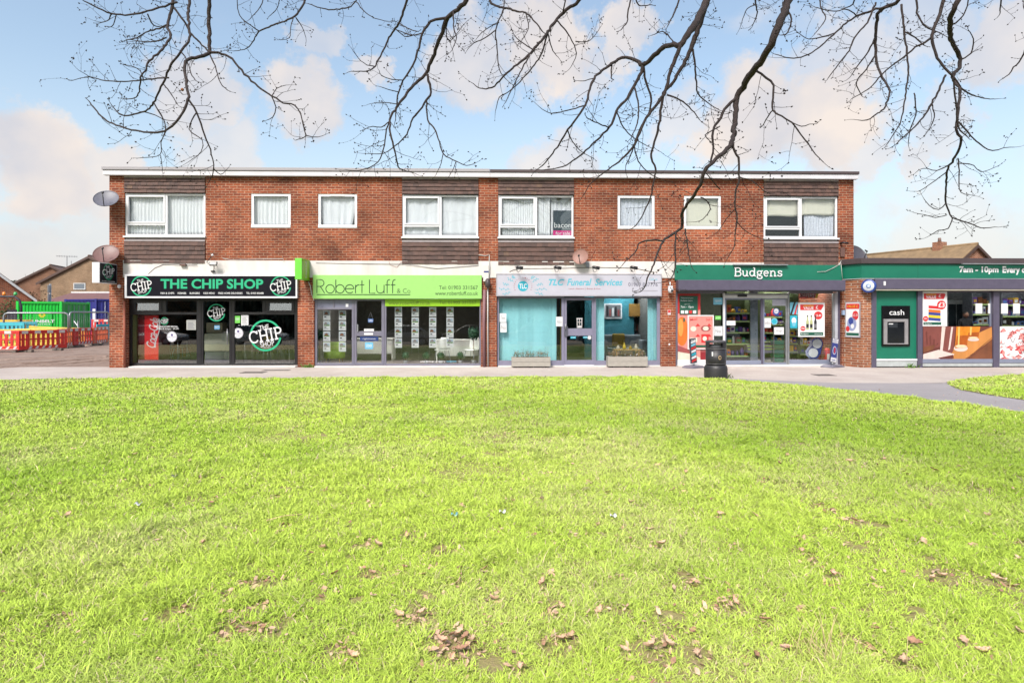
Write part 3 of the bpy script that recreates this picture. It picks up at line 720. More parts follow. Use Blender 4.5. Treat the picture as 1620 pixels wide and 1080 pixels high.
# ------------------------------------------------------------------ single storey shop at the right
GREEN = M('deep_green_panel', (14, 118, 92), 0.45, var=0.08, scale=2.0)
YA = -.55
annex = thing('single_storey_shop', 'low flat roofed corner shop with green fascia band and cash machine panel', 'building', (0, 0, 0))
XA0, XA1, XP, XE = X(1333), X(1363, YA), X(1380, YA), X(1760, YA)
def plan(mb, pts, z0, z1, mat): mb.prism(pts, z0, z1, mat, axis='z')
def band(off, y1=.6): return [(XA0 - off * .95, -.0 - off * .2), (XA1 - off * .5, YA - off), (XE, YA - off), (XE, y1), (XA0 - off * .95, y1)]
mb = MB(); plan(mb, [(XA0 + .02, 0.02), (XA1, YA), (XP, YA), (XP, .3), (XA0 + .02, .3)][::1], -.05, 2.66, BRICK_ANNEX); mb.build('brick_pier', annex)
mb = MB(); plan(mb, band(.03), 2.672, 3.10, GREEN); mb.build('green_fascia', annex)
for px in (1452, 1571, 1640): mb = MB(); mb.box(X(px, YA - .03), X(px, YA - .03) + .006, YA - .032, YA - .0301, 2.675, 3.098, M('joint_dark_green', (10, 70, 56), .6)); mb.build('panel_joint', annex)
mb = MB(); plan(mb, band(.022), 2.652, 2.671, PAPER); mb.build('white_trim', annex)
mb = MB(); plan(mb, band(.10, 8), 3.103, 3.27, MAT_ROOFDARK); mb.build('roof_edge', annex, bevel=.01)
mb = MB(); mb.box(X(1384, YA - .2), XE, YA - .22, YA - .001, 2.34, 2.648, PURPLEGREY); mb.box(X(1386, YA - .2), XE, YA - .2, YA + .05, 2.30, 2.338, M('cream_underside', (205, 198, 180), .6))
mb.pbox(1398, 445, 1401.5, 451.5, YA - .226, YA - .221, PAPER)
mb.build('shutter_box', annex, bevel=.01)
mb = MB(); plan(mb, [(XP, .2), (XE, .2), (XE, 8), (XP, 8)], 3.0, 3.1, MAT_INNER); mb.build('ceiling', annex)
mb = MB(); mb.box(XP, XE, YA + .02, 6, -.04, .03, M('shop_floor_e', (150, 146, 140), .5)); mb.build('shop_floor', annex)
mb = MB(); mb.box(XR + .02, XE, 4.0, 4.1, .03, 3.0, M('annex_back_wall', (120, 122, 128), .8)); mb.build('shop_back_wall', annex)
mb = MB(); mb.box(XE, XE + .2, YA, 8, -.05, 3.0, BRICK_ANNEX); mb.build('brick_side_wall', annex)
mb = MB(); mb.box(XR + .02, XR + .1, .3, 8, -.05, 3.0, MAT_INNER); mb.build('inner_side_wall', annex)
for a, b in ((1379, 1386.5), (1452, 1459.5), (1571.5, 1581), (1683, 1692)):
    mb = MB(); mb.box(X(a, YA - .02), X(b, YA - .02), YA - .03, YA + .1, -.03, 2.298, PURPLEGREY); mb.build('steel_post', annex, bevel=.006)
mb = MB(); mb.box(X(1386.6, YA), X(1452, YA), YA + .05, YA + .12, .26, 2.298, GREEN)
mb.build('green_cladding', annex, bevel=.004)
mb = MB(); mb.box(X(1386.6, YA), X(1452, YA), YA + .02, YA + .2, -.03, .20, M('pale_plinth', (186, 192, 192), .7, var=.15)); mb.box(X(1386.6, YA), X(1452, YA), YA + .0, YA + .2, .201, .255, PAPER)
mb.box(X(1459.6, YA), XE, YA + .02, YA + .2, -.03, .13, MATS['pale_plinth']); mb.box(X(1459.6, YA), XE, YA - .0, YA + .2, .131, .25, BLUEGREY)
mb.build('plinth', annex)
for a, b in ((1460, 1571), (1581.5, 1683)):
    mb = MB(); x0, x1 = X(a, YA), X(b, YA)
    mb.box(x0, x1, YA + .06, YA + .12, 2.25, 2.298, PURPLEGREY); mb.box(x0, x0 + .03, YA + .06, YA + .12, .252, 2.25, BLUEGREY); mb.box(x1 - .03, x1, YA + .06, YA + .12, .252, 2.25, BLUEGREY)
    w = mb.build('shop_window', annex)
    pane(w, x0 + .02, x1 - .02, .252, 2.26, YA + .09)
# cash machine
Ym = YA + .05
mb = MB(); ATMB = M('gloss_black_plastic', (20, 20, 24), .18, var=.1)
mb.pbox(1395.5, 483.5, 1440, 547.5, Ym - .05, Ym - .001, ATMB)
t = thing('cash_machine', 'black cash machine with silver surround set in the green panel', 'cash machine', at(1418, 547, Ym) )
mb.build('surround', t, bevel=.008)
mb = MB()
for q in ((1398.5, 504.5, 1437, 509), (1398.5, 509, 1404, 544.5), (1431.5, 509, 1437, 544.5), (1404, 543, 1431.5, 544.5)): mb.pbox(*q, Ym - .10, Ym - .051, M('brushed_silver', (186, 182, 184), .35, metal=.5))
mb.build('silver_surround', t, bevel=.004)
mb = MB(); mb.pbox(1404.2, 509.2, 1431.3, 542.8, Ym - .07, Ym - .052, M('dark_screen', (26, 30, 36), .12)); mb.rect(1405.5, 510.5, 1420, 518, Ym - .0715, M('screen_header', (52, 56, 62), .2)); mb.rect(1406, 511.5, 1413, 513, Ym - .073, PAPER)
mb.build('screen', t)
mb = MB(); fit_text(mb, 'cash', 1407, 489.8, 1430.5, 498.2, Ym - .053, PAPER, offset=.008); mb.build('lettering', t)
# round blue projecting sign beside the cash machine
cx = at(1374.5, 452.5, -.75)
mtx = Matrix.Translation(cx) @ Matrix.Rotation(rad(-38), 4, 'Z') @ Matrix.Rotation(rad(90), 4, 'X')
t = thing('round_projecting_sign', 'small round blue and white lit sign projecting beside the cash machine', 'sign', tuple(cx))
mb = MB(); mb.lathe((0, 0, 0), [(0, -.055), (.18, -.055), (.20, -.04), (.20, .04), (.18, .055), (0, .055)], M('sign_blue', (40, 70, 150), .4), mtx=mtx); mb.build('case', t)
mb = MB(); mb.lathe((0, 0, 0), [(0, .058), (.145, .058), (.15, .05)], M('sign_white', (225, 230, 240), .4), mtx=mtx)
mb.lathe((0, 0, 0), [(.03, .0605), (.07, .0605), (.07, .058)], M('sign_pale_blue', (140, 165, 210), .4), mtx=mtx); mb.build('face', t)
mb = MB(); mb.box(cx.x - .03, cx.x + .03, cx.y + .06, YA - .002, cx.z - .03, cx.z + .03, M('sign_blue', None)); mb.build('bracket', t)

# ------------------------------------------------------------------ shop signs
TEALG = M('bright_teal_green', (22, 184, 132), .5, var=.04)
NAVY = M('near_black_panel', (26, 25, 35), .4, var=.1, spec=.12)
def chip_logo(mb, cx, cy, s, Y, rot=10, mat=PAPER):
    """broken ring with THE / CHIP / SHOP set across it; s = ring radius in surveyed units"""
    mb.ring(cx, cy, s * .90, s * 1.02, Y, TEALG, 28, 172); mb.ring(cx, cy, s * .90, s * 1.02, Y, TEALG, 205, 352)
    fit_text(mb, 'THE', cx - s*.42, cy - s*.68, cx + s*.22, cy - s*.38, Y - .002, mat, rot=rot)
    stroke_text(mb, SLAB, 'CHIP', cx - s*1.08, cy - s*.40, cx + s*1.08, cy + s*.36, Y - .003, .12, mat, rot=rot)
    fit_text(mb, 'SHOP', cx - s*.34, cy + s*.38, cx + s*.56, cy + s*.70, Y - .002, mat, rot=rot)
t = thing('chip_shop_sign', 'long black shop sign reading THE CHIP SHOP in green capitals', 'shop sign', at(334, 471, -.1))
mb = MB(); mb.pbox(200, 436.5, 468, 469, -.12, -.03, NAVY); mb.build('panel', t)
mb = MB(); Ys = -.135
for q in ((197, 434, 470, 436.7), (197, 468.8, 470, 471.5), (197, 436.7, 200.4, 468.8), (467.6, 436.7, 470, 468.8)): mb.pbox(*q, Ys, -.028, WHITE)
mb.build('frame', t, bevel=.004)
mb = MB(); fit_text(mb, 'THE CHIP SHOP', 254, 441.2, 416.4, 456.8, -.123, TEALG, offset=.03); mb.build('lettering', t)
mb = MB()
for w_, a, b in (('FISH & CHIPS', 254, 275.6), ('KEBABS', 281.2, 294.6), ('BURGERS', 300.2, 316), ('KIDS MENU', 322, 339.6), ('FREE HOME DELIVERIES', 345.2, 383.6), ('TEL: 01903 830488', 389.6, 417)):
    fit_text(mb, w_, a, 462.2, b, 465.2, -.123, PAPER, offset=.01)
mb.build('small_lettering', t)
for cx_ in (223.5, 444.2):
    mb = MB(); chip_logo(mb, cx_, 452.6, 16, -.122); mb.build('emblem', t)
# projecting light box of the chip shop
xw = X(186.2); xb = xw; 
t = thing('projecting_sign', 'square black and white light box of the chip shop sticking out from the left pier', 'projecting sign', (xw, -.5, Z(186, 448)))
za, zb = Z(180, 449.2, -.1), Z(180, 418, -.1)
mb = MB(); mb.box(xw - .21, xw, -.86, -.03, za, zb, WHITE); mb.build('light_box', t, bevel=.006)
# lettering on the side that looks along the parade (towards +x)
FX = Matrix(((0, 0, 0, xw + .004), (0, 0, 0, 0), (0, 0, 1, 0), (0, 0, 0, 1)))
def side_map(y0):   # (x,z) drawing plane -> plane facing +x ; drawing x runs from the near edge back to the wall
    return Matrix(((0, 0, 0, xw), (1, 0, 0, y0), (0, 0, 1, 0), (0, 0, 0, 1)))
mb = MB(); q = [(xw + .003, -.845, za + .02), (xw + .003, -.05, za + .02), (xw + .003, -.05, zb - .02), (xw + .003, -.845, zb - .02)]; mb.face(q, NAVY); mb.build('dark_face', t)
mb = MB(); zc = (za + zb) / 2 + .05
def side_text(mb, s, y0, y1, z0, z1, mat, rot=0, xo=.006):
    vs, fs = glyphs(s); ax, bx = min(v.x for v in vs), max(v.x for v in vs); ay, by = min(v.y for v in vs), max(v.y for v in vs)
    cy, cz = (y0+y1)/2, (z0+z1)/2; ca, sa = math.cos(rad(rot)), math.sin(rad(rot)); out = []
    for v in vs:
        y = y0 + (v.x-ax)/(bx-ax)*(y1-y0) - cy; z = z0 + (v.y-ay)/(by-ay)*(z1-z0) - cz
        out.append((xw + xo, cy + y*ca - z*sa, cz + y*sa + z*ca))
    mb.add(out, fs, mat)
vs = []; n = 36
for i in range(n + 1):
    a = rad(30 + 310 * i / n)
    for r in (.215, .235): vs.append((xw + .0045, -.45 + r * math.cos(a), zc + r * math.sin(a)))
mb.add(vs, [(2*i, 2*i+1, 2*i+3, 2*i+2) for i in range(n)], TEALG)
side_text(mb, 'THE', -.58, -.40, zc + .10, zc + .17, PAPER, 8); side_text(mb, 'CHIP', -.74, -.16, zc - .09, zc + .085, PAPER, 8); side_text(mb, 'SHOP', -.56, -.30, zc - .18, zc - .11, PAPER, 8)
side_text(mb, '01903 830488', -.76, -.14, za + .045, za + .075, PAPER); mb.build('emblem', t)
# estate agent fascia
LIME = M('pale_lime_panel', (172, 234, 128), .45, var=.03, k=.80); LIME2 = M('strong_lime_vinyl', (150, 205, 20), .45, var=.05, k=.85); LIMEB = M('vivid_lime_case', (120, 226, 70), .4, var=.03, k=.85)
DKGREEN = M('dark_green_print', (24, 62, 34), .5, var=.05)
t = thing('estate_agent_sign', 'long pale lime green shop sign with thin dark lettering Robert Luff', 'shop sign', at(628, 472, -.1))
mb = MB(); mb.pbox(495, 435, 762, 472.5, -.10, -.028, LIME); mb.build('panel', t, bevel=.005)
mb = MB(); stroke_text(mb, THIN, 'Robert', 500.2, 442.3, 577, 463.8, -.1025, .06, DKGREEN); stroke_text(mb, THIN, 'Luff', 583.3, 442.3, 627, 463.8, -.1025, .06, DKGREEN)
fit_text(mb, '& Co', 628, 456.3, 649.2, 463.6, -.1025, DKGREEN, offset=-.012)
mb.rect(500.8, 465.4, 649, 466.7, -.1025, DKGREEN); mb.build('lettering', t)
mb = MB(); fit_text(mb, 'Tel: 01903 331567', 694.5, 451.8, 756, 457.8, -.1025, DKGREEN); fit_text(mb, 'www.robertluff.co.uk', 688.3, 460.7, 756.2, 467, -.1025, DKGREEN); mb.build('contact_lettering', t)
mb = MB(); Yn = Yl + .025
mb.pbox(609.2, 473.3, 759.4, 484.3, Yl - .02, Yl - .012, LIME2); fit_text(mb, 'www.robertluff.co.uk', 614.5, 476.5, 681, 482.3, Yl - .0225, M('olive_print', (96, 120, 20), .5), offset=.004); fit_text(mb, 'Tel: 01903 331567', 694.8, 475.8, 753.5, 480.9, Yl - .0225, MATS['olive_print'])
mb.build('window_banner', None, 'bright lime vinyl strip with web address along top of the estate agent window', 'banner')
t = thing('projecting_sign', 'lime green box sign projecting from the brick pier between black and lime shops', 'projecting sign', (X(490), -.4, Z(490, 444)))
xg = X(490.5); za, zb = Z(488, 444), Z(488, 412)
mb = MB(); mb.box(xg - .2, xg, -.80, -.03, za, zb, LIMEB); mb.build('case', t, bevel=.006)
mb = MB(); mb.face([(xg + .003, -.78, za + .02), (xg + .003, -.05, za + .02), (xg + .003, -.05, zb - .02), (xg + .003, -.78, zb - .02)], LIME2)
xw = xg
side_text(mb, 'Robert Luff', -.66, -.18, (za+zb)/2 - .06, (za+zb)/2 + .06, PAPER, 90); mb.build('face', t)
# funeral shop fascia
LILAC = M('pale_lilac_panel', (200, 199, 212), .45, var=.03); AQUA = M('aqua_print', (96, 190, 212), .5, var=.05); AQUAD = M('strong_aqua_print', (40, 176, 200), .5); REDP = M('dull_red_print', (170, 84, 84), .5)
t = thing('funeral_shop_sign', 'pale lilac shop sign with aqua script and round TLC badge', 'shop sign', at(916, 468, -.1))
mb = MB(); mb.pbox(786.5, 434.5, 1045.5, 467, -.12, -.03, LILAC); mb.build('panel', t)
mb = MB()
for q in ((785, 433, 1047, 434.4), (785, 467.1, 1047, 468.6), (785, 434.4, 786.4, 467.1), (1045.6, 434.4, 1047, 467.1)): mb.pbox(*q, -.128, -.028, M('silver_trim', (188, 184, 192), .4, metal=.3))
mb.build('frame', t)
mb = MB(); fit_text(mb, 'TLC', 868, 441.2, 893, 451.6, -.1225, AQUA, shear=.35, offset=.035); fit_text(mb, 'Funeral', 897, 440.8, 936, 451.8, -.1225, AQUA, shear=.28, offset=.024); fit_text(mb, 'Services', 941, 440.8, 985, 451.8, -.1225, AQUA, shear=.28, offset=.024)
fit_text(mb, 'Land | Eastern | Burial & Kos', 900, 455.5, 950, 458.4, -.1225, REDP)
mb.build('lettering', t)
mb = MB(); fit_text(mb, '01969 887776', 994, 446.8, 1040.5, 453, -.1225, GREYF, offset=.006); fit_text(mb, 'Call us', 1027, 439.5, 1040, 443.5, -.1225, AQUA); mb.rect(1000, 459.5, 1040.4, 460.6, -.1225, M('faint_grey_print', (165, 160, 170), .6)); mb.build('contact_lettering', t)
mb = MB(); mb.disc(827.4, 452.6, 8.2, 8.2, -.1225, AQUAD); fit_text(mb, 'TLC', 821.5, 448.6, 833.3, 456.6, -.1245, PAPER, offset=.02)
for i, ch in enumerate('FUNERAL DIRECTORS'):
    if ch == ' ': continue
    a = rad(205 - 230 * i / 16); px, py = 827.4 + 14 * math.cos(a), 452.6 - 13.2 * math.sin(a)
    fit_text(mb, ch, px - .75, py - .95, px + .75, py + .95, -.1225, REDP, rot=math.degrees(a) - 90)
mb.build('badge', t)
mb = MB(); r2 = random.Random(3)
for (bx, by, ex_, ey_) in ((808, 458, 791, 457), (809, 462, 797, 465.5), (846, 458, 863, 457), (845, 462, 858, 465.5), (813, 446, 804, 441), (841, 446, 850, 441), (815, 441, 811, 437.5), (839, 441, 844, 437.5), (806, 451, 797, 449), (848, 451, 857, 449)):
    a, b = at(bx, by, -.1225), at(ex_, ey_, -.1225); ribbon(mb, [(a.x, a.z), (b.x, b.z)], .008, -.1222, AQUA)
    for k in range(5):
        f = .2 + .2 * k; c = a.lerp(b, f); ang = math.atan2(b.z - a.z, b.x - a.x) + (1 if k % 2 else -1) * .9
        q = [(c.x + .055*math.cos(ang)*u - .016*math.sin(ang)*v, -.1226 - .0003*k, c.z + .055*math.sin(ang)*u + .016*math.cos(ang)*v) for u, v in ((0, 0), (.5, -1), (1, 0), (.5, 1))]
        mb.face(q, AQUA)
mb.build('leaf_sprigs', t)
# convenience store fascia
t = thing('convenience_store_sign', 'deep green shop sign with raised white slab serif letters reading Budgens', 'shop sign', at(1200, 443, -.1))
mb = MB(); mb.pbox(1068, 419, 1332, 443, -.10, -.02, GREEN); mb.build('panel', t, bevel=.004)
mb = MB(); stroke_text(mb, SLAB, 'Budgens', 1161.6, 423.2, 1238.4, 437.2, -.135, .115, M('bright_white_letters', (246, 246, 248), .4, var=.02), depth=.03); mb.build('lettering', t)
mb = MB(); mb.pbox(1161, 417.9, 1247, 419.6, -.2, -.12, STEEL); mb.build('sign_light', t)
Yg = YA - .03
mb = MB(); LETW = MATS['bright_white_letters']
fit_text(mb, '7am - 10pm', 1517.8, 421.3, 1579.7, 433.8, Yg - .004, LETW, offset=.04); fit_text(mb, 'Every day', 1586, 421.3, 1634, 434.8, Yg - .004, LETW, offset=.04)
mb.build('opening_hours_lettering', annex)
mb = MB(); mb.pbox(1523, 416.6, 1700, 418.2, Yg - .16, Yg - .09, STEEL); mb.build('sign_light', annex)

# ------------------------------------------------------------------ posters, stickers and papers
RED = M('poster_red', (216, 44, 48), .5, var=.05); YEL = M('poster_yellow', (240, 205, 40), .5, var=.05); PINK = M('poster_pink', (238, 150, 140), .5, var=.06); DGREEN = M('poster_green', (22, 92, 72), .5, var=.06)
BLUE = M('poster_blue', (50, 70, 150), .5, var=.06); ORANGE = M('poster_orange', (228, 120, 40), .5, var=.15, scale=3); LBLUE = M('sticker_blue', (120, 196, 222), .5); BRIGHTG = M('sticker_green', (120, 214, 90), .5)
WINE = M('wine_dark', (40, 36, 42), .4); WINEG = M('wine_pale', (190, 196, 140), .4); CREAM = M('cream_print', (232, 224, 206), .6); GREYP = M('grey_print', (120, 120, 124), .6); BROWNP = M('brown_print', (124, 72, 44), .5, var=.3, scale=3)
def poster(name, label, cat, q, Y, border, face, draw=None, depth=.02, group=None, b=1.6):
    """framed flat poster; draw(mb, Y) adds the printed shapes"""
    t = thing(name, label, cat, at((q[0]+q[2])/2, q[3], Y), group=group)
    mb = MB(); mb.pbox(*q, Y, Y + depth, border); mb.build('frame', t, bevel=.003)
    mb = MB(); mb.rect(q[0]+b, q[1]+b, q[2]-b, q[3]-b, Y - .002, face)
    if draw: draw(mb, Y - .002)
    mb.build('print', t); return t
def d_wine(mb, Y):
    mb.poly([(1266, 481.5), (1302, 481.5), (1303, 483.5), (1299, 490.5), (1266, 490.5)], Y-.002, RED)
    fit_text(mb, 'AMAZING', 1271, 482.3, 1287, 484.6, Y-.004, YEL, offset=.01); fit_text(mb, 'VALUE', 1271, 485, 1287, 489.3, Y-.004, PAPER, offset=.02); fit_text(mb, '£', 1290.5, 483, 1294.5, 488.5, Y-.004, PAPER, offset=.01)
    mb.disc(1294.5, 498.8, 6.6, 6.4, Y-.002, RED); fit_text(mb, '£5.49', 1289.8, 497.3, 1299.2, 500.8, Y-.004, PAPER, offset=.015)
    for x, m, c in ((1277.5, WINEG, YEL), (1283.5, WINEG, YEL), (1290, WINE, WINE)):
        mb.poly([(x-2.1, 521.5), (x+2.1, 521.5), (x+2.1, 508.5), (x+.9, 505), (x+.9, 499.5), (x-.9, 499.5), (x-.9, 505), (x-2.1, 508.5)], Y-.002, m); mb.rect(x-2, 512.5, x+2, 518.5, Y-.004, WINE if m is WINEG else GREYP); mb.rect(x-.9, 498.5, x+.9, 501, Y-.0045, WINE)
    mb.disc(1270.3, 519.5, 4, 4, Y-.002, RED); fit_text(mb, 'PM', 1268, 518, 1272.6, 521, Y-.004, PAPER, offset=.01)
    mb.rect(1266, 525.3, 1302.2, 530.5, Y-.002, DGREEN); fit_text(mb, 'Budgens', 1267.5, 526.6, 1279, 529.6, Y-.004, PAPER); fit_text(mb, 'drinkaware.co.uk', 1288.5, 527, 1300.5, 529, Y-.004, PAPER)
poster('wine_offer_poster', 'large white value poster with three wine bottles in the store right window', 'poster', (1263, 478.6, 1304.8, 532.7), Yb - .02, PAPER, PAPER, d_wine)
def d_meal(mb, Y):
    fit_text(mb, 'Meal', 1092, 503, 1103, 507, Y-.002, RED, rot=8, offset=.01); fit_text(mb, 'Deal £', 1117, 503, 1126.5, 507, Y-.002, RED, rot=8, offset=.01)
    for x, y in ((1104, 514.5), (1122, 514.5), (1104, 531), (1122, 531)):
        mb.poly([(x-4, y+1.6), (x, y-3), (x+4, y+1.6)], Y-.002, RED)
    mb.disc(1097, 520, 4.6, 4, Y-.002, CREAM); mb.disc(1116.5, 519.5, 8, 5, Y-.0025, REDP); mb.disc(1116.5, 519.5, 4.6, 3.4, Y-.004, CREAM); mb.rect(1092, 534, 1103, 541, Y-.002, CREAM); mb.rect(1109.5, 528.5, 1121, 542, Y-.0025, RED); mb.disc(1115, 535.5, 3.4, 3.6, Y-.004, CREAM)
    mb.rect(1090, 545.6, 1126.8, 549.6, Y-.002, DGREEN); fit_text(mb, 'Budgens', 1092, 546.4, 1101, 549, Y-.004, PAPER)
poster('meal_offer_poster', 'white framed pink meal offer poster in the store left window', 'poster', (1088, 498.3, 1129.3, 552.5), Yb - .02, PAPER, PINK, d_meal)
def d_welcome(mb, Y):
    fit_text(mb, 'Welcome to your', 1077, 470.3, 1097, 472.9, Y-.002, PAPER); fit_text(mb, 'Budgens store', 1077, 474.3, 1095.5, 476.9, Y-.002, PAPER); fit_text(mb, 'open for', 1082.5, 480.3, 1092, 482.3, Y-.002, PAPER); fit_text(mb, '7am - 10pm', 1077, 483.5, 1097.5, 487.8, Y-.002, PAPER, offset=.015)
    for i, m in enumerate((PAPER, PAPER, RED, PAPER)): mb.rect(1077.2 + 6.4*i, 491, 1082.2 + 6.4*i, 495.8, Y-.002, m)
poster('opening_hours_poster', 'dark green welcome poster with opening hours in the store left window', 'poster', (1075.2, 468, 1104, 497), Yb - .012, DGREEN, DGREEN, d_welcome, depth=.01, b=.4)
mb = MB(); Yv = Yb + .02                                  # food picture vinyl on the left light
mb.pbox(1072.3, 464.5, 1108, 569, Yv, Yv + .008, RED); mb.poly([(1072.4, 496), (1108, 490), (1108, 566), (1072.4, 566)], Yv - .002, PINK); mb.disc(1079, 524, 9.5, 23, Yv - .004, ORANGE); mb.disc(1077, 518, 4, 14, Yv - .006, M('poster_pale_orange', (242, 160, 74), .5)); mb.rect(1081, 503, 1083.5, 509, Yv - .007, DGREEN)
mb.poly([(1072.4, 552), (1090, 556), (1108, 566), (1108, 569), (1072.4, 569)], Yv - .006, CREAM); mb.poly([(1072.4, 546), (1088, 552), (1095, 560), (1072.4, 556)], Yv - .0075, REDP)
mb.pbox(1108.2, 553, 1127, 569, Yv, Yv + .008, M('vinyl_dark_red', (150, 30, 40), .5)); mb.pbox(1108.2, 553, 1127, 557, Yv - .003, Yv - .001, REDP)
mb.build('window_vinyl', None, 'tall red and orange pumpkin picture vinyl behind the meal offer poster', 'window vinyl')
def sticker(label, q, Y, mat, text=None, tmat=PAPER, cat='sticker', name='sticker', group=None, pad=.15):
    mb = MB(); mb.pbox(*q, Y, Y + .004, mat)
    if text:
        w, h = q[2]-q[0], q[3]-q[1]; fit_text(mb, text, q[0]+w*pad, q[1]+h*.3, q[2]-w*pad, q[1]+h*.7, Y - .002, tmat)
    return mb.build(name, None, label, cat, group)
Yq = Yb + .03
sticker('pale blue square sticker left of the sliding doors', (1128.7, 471, 1143, 481.7), Yq, LBLUE, 'open')
sticker('bright green small sticker left of the sliding doors', (1131.5, 499.5, 1140.5, 505.5), Yq, BRIGHTG, 'ATM')
sticker('white notice with dark print at bottom of narrow store light left of doors', (1130, 516, 1143, 531), Yq, PAPER, 'Nisa', GREYP, 'notice', 'notice')
sticker('small white card on the left sliding door', (1149.5, 507.3, 1163.5, 514.5), Yb + .02, PAPER, 'push', LBLUE, 'notice', 'notice')
sticker('white A4 notice on the right sliding door', (1208.8, 503, 1219.5, 518.2), Yb + .06, PAPER, 'info', GREYP, 'notice', 'notice')
sticker('white no dogs notice on the right sliding door', (1225, 517.5, 1240, 529), Yb + .06, PAPER, 'dogs', GREYP, 'notice', 'notice')
sticker('wide white notice at top of the right sliding door', (1222, 474, 1243, 483.5), Yb + .07, M('notice_lilac', (196, 196, 212), .6), None, PAPER, 'notice', 'notice')
mb = MB(); mb.disc(1225, 508.3, 5.2, 5.2, Yb + .055, LBLUE); mb.disc(1225, 508.3, 3.6, 3.6, Yb + .053, AQUAD); mb.build('round_sticker', None, 'round blue sticker on the right sliding door', 'sticker')
mb = MB(); mb.disc(1228, 493.2, 5.4, 6, Yb + .055, BLUE); mb.disc(1228, 492, 3.6, 4, Yb + .053, PAPER); fit_text(mb, 'LEC', 1225.6, 491.5, 1230.4, 494, Yb + .051, BLUE, offset=.01); mb.build('round_sticker', None, 'dark blue and white round sticker above the blue one on sliding door', 'sticker')
mb = MB(); mb.pbox(1250, 478, 1262, 497, Yq, Yq + .004, LBLUE); mb.poly([(1250, 497), (1256, 478), (1259, 478), (1253, 497)], Yq - .002, WINE); mb.poly([(1256, 497), (1261, 480), (1262, 484), (1259, 497)], Yq - .002, RED); mb.build('vape_poster', None, 'slanted blue black and red product poster beside the wine poster', 'poster')
mb = MB(); mb.pbox(1250, 499, 1261.5, 519, Yq, Yq + .004, AQUAD); mb.disc(1256, 507, 3.6, 5, Yq - .002, PAPER); mb.disc(1256, 513, 2.8, 3.4, Yq - .0025, LBLUE); mb.build('ice_poster', None, 'small aqua poster with white blob below the slanted product poster', 'poster')
t = thing('offers_sign', 'red hanging sign reading OFFERS inside the store window', 'sign', at(1278, 471.5, .6))
mb = MB(); mb.poly([(1265, 463.3), (1291.5, 463.3), (1289, 471.7), (1265, 471.7)], .6, M('offer_maroon', (168, 30, 48), .5)); mb.poly([(1291.7, 463.3), (1295.5, 463.3), (1293, 471.7), (1289.2, 471.7)], .6, YEL); mb.build('panel', t, solid=.01)
mb = MB(); fit_text(mb, 'OFFERS', 1266, 465.2, 1288, 469.8, .594, PAPER, offset=.004); mb.build('lettering', t)
# poster on the splayed brick wall: built in that wall's own plane
dvec = Vector((XA1 - XA0 - .02, YA - .02, 0)); ln = dvec.length; dvec.normalize(); nvec = Vector((dvec.y, -dvec.x, 0))
S = Matrix(((dvec.x, -nvec.x, 0, XA0 + .02), (dvec.y, -nvec.y, 0, .02), (0, 0, 1, 0), (0, 0, 0, 1)))
z0p, z1p = Z(1350, 533.5, -.28), Z(1350, 477.5, -.28); u0, u1 = ln * .17, ln * .95
t = thing('small_offer_poster', 'narrow framed offer poster with price bubble on the splayed brick wall', 'poster', tuple(S @ Vector((ln/2, 0, z0p))))
mb = MB(); mb.box(u0, u1, -.03, -.002, z0p, z1p, M('silver_trim', None), S); mb.build('frame', t)
mb = MB()
def sp(pts, m, o): mb.face([S @ Vector((u0 + (u1-u0)*a, -.032 - o, z0p + (z1p-z0p)*b)) for a, b in pts], m)
def sdisc(cx, cz, r, m, o): sp([(cx + r*1.6*math.cos(i/10*math.pi), cz + r*math.sin(i/10*math.pi)) for i in range(20)], m, o)
sp([(.05, .03), (.95, .03), (.95, .97), (.05, .97)], PAPER, 0); sp([(.07, .80), (.93, .80), (.98, .90), (.93, .95), (.07, .95)], RED, .002); sdisc(.70, .62, .13, RED, .002); sdisc(.45, .38, .2, M('pale_blue_grey_print', (150, 160, 200), .5), .002); sdisc(.40, .46, .1, BLUE, .004); sdisc(.5, .32, .07, PAPER, .004); sdisc(.18, .24, .08, RED, .005); sp([(.07, .05), (.93, .05), (.93, .13), (.07, .13)], DGREEN, .002)
vs, fs = glyphs('VALUE £'); ax = max(v.x for v in vs); ay = max(v.y for v in vs)
mb.add([S @ Vector((u0 + (u1-u0)*(.12 + .74*v.x/ax), -.038, z0p + (z1p-z0p)*(.84 + .07*v.y/ay))) for v in vs], fs, YEL)
vs, fs = glyphs('£2.25'); ax = max(v.x for v in vs)
mb.add([S @ Vector((u0 + (u1-u0)*(.53 + .34*v.x/ax), -.038, z0p + (z1p-z0p)*(.60 + .06*v.y/ay))) for v in vs], fs, PAPER)
mb.build('print', t)
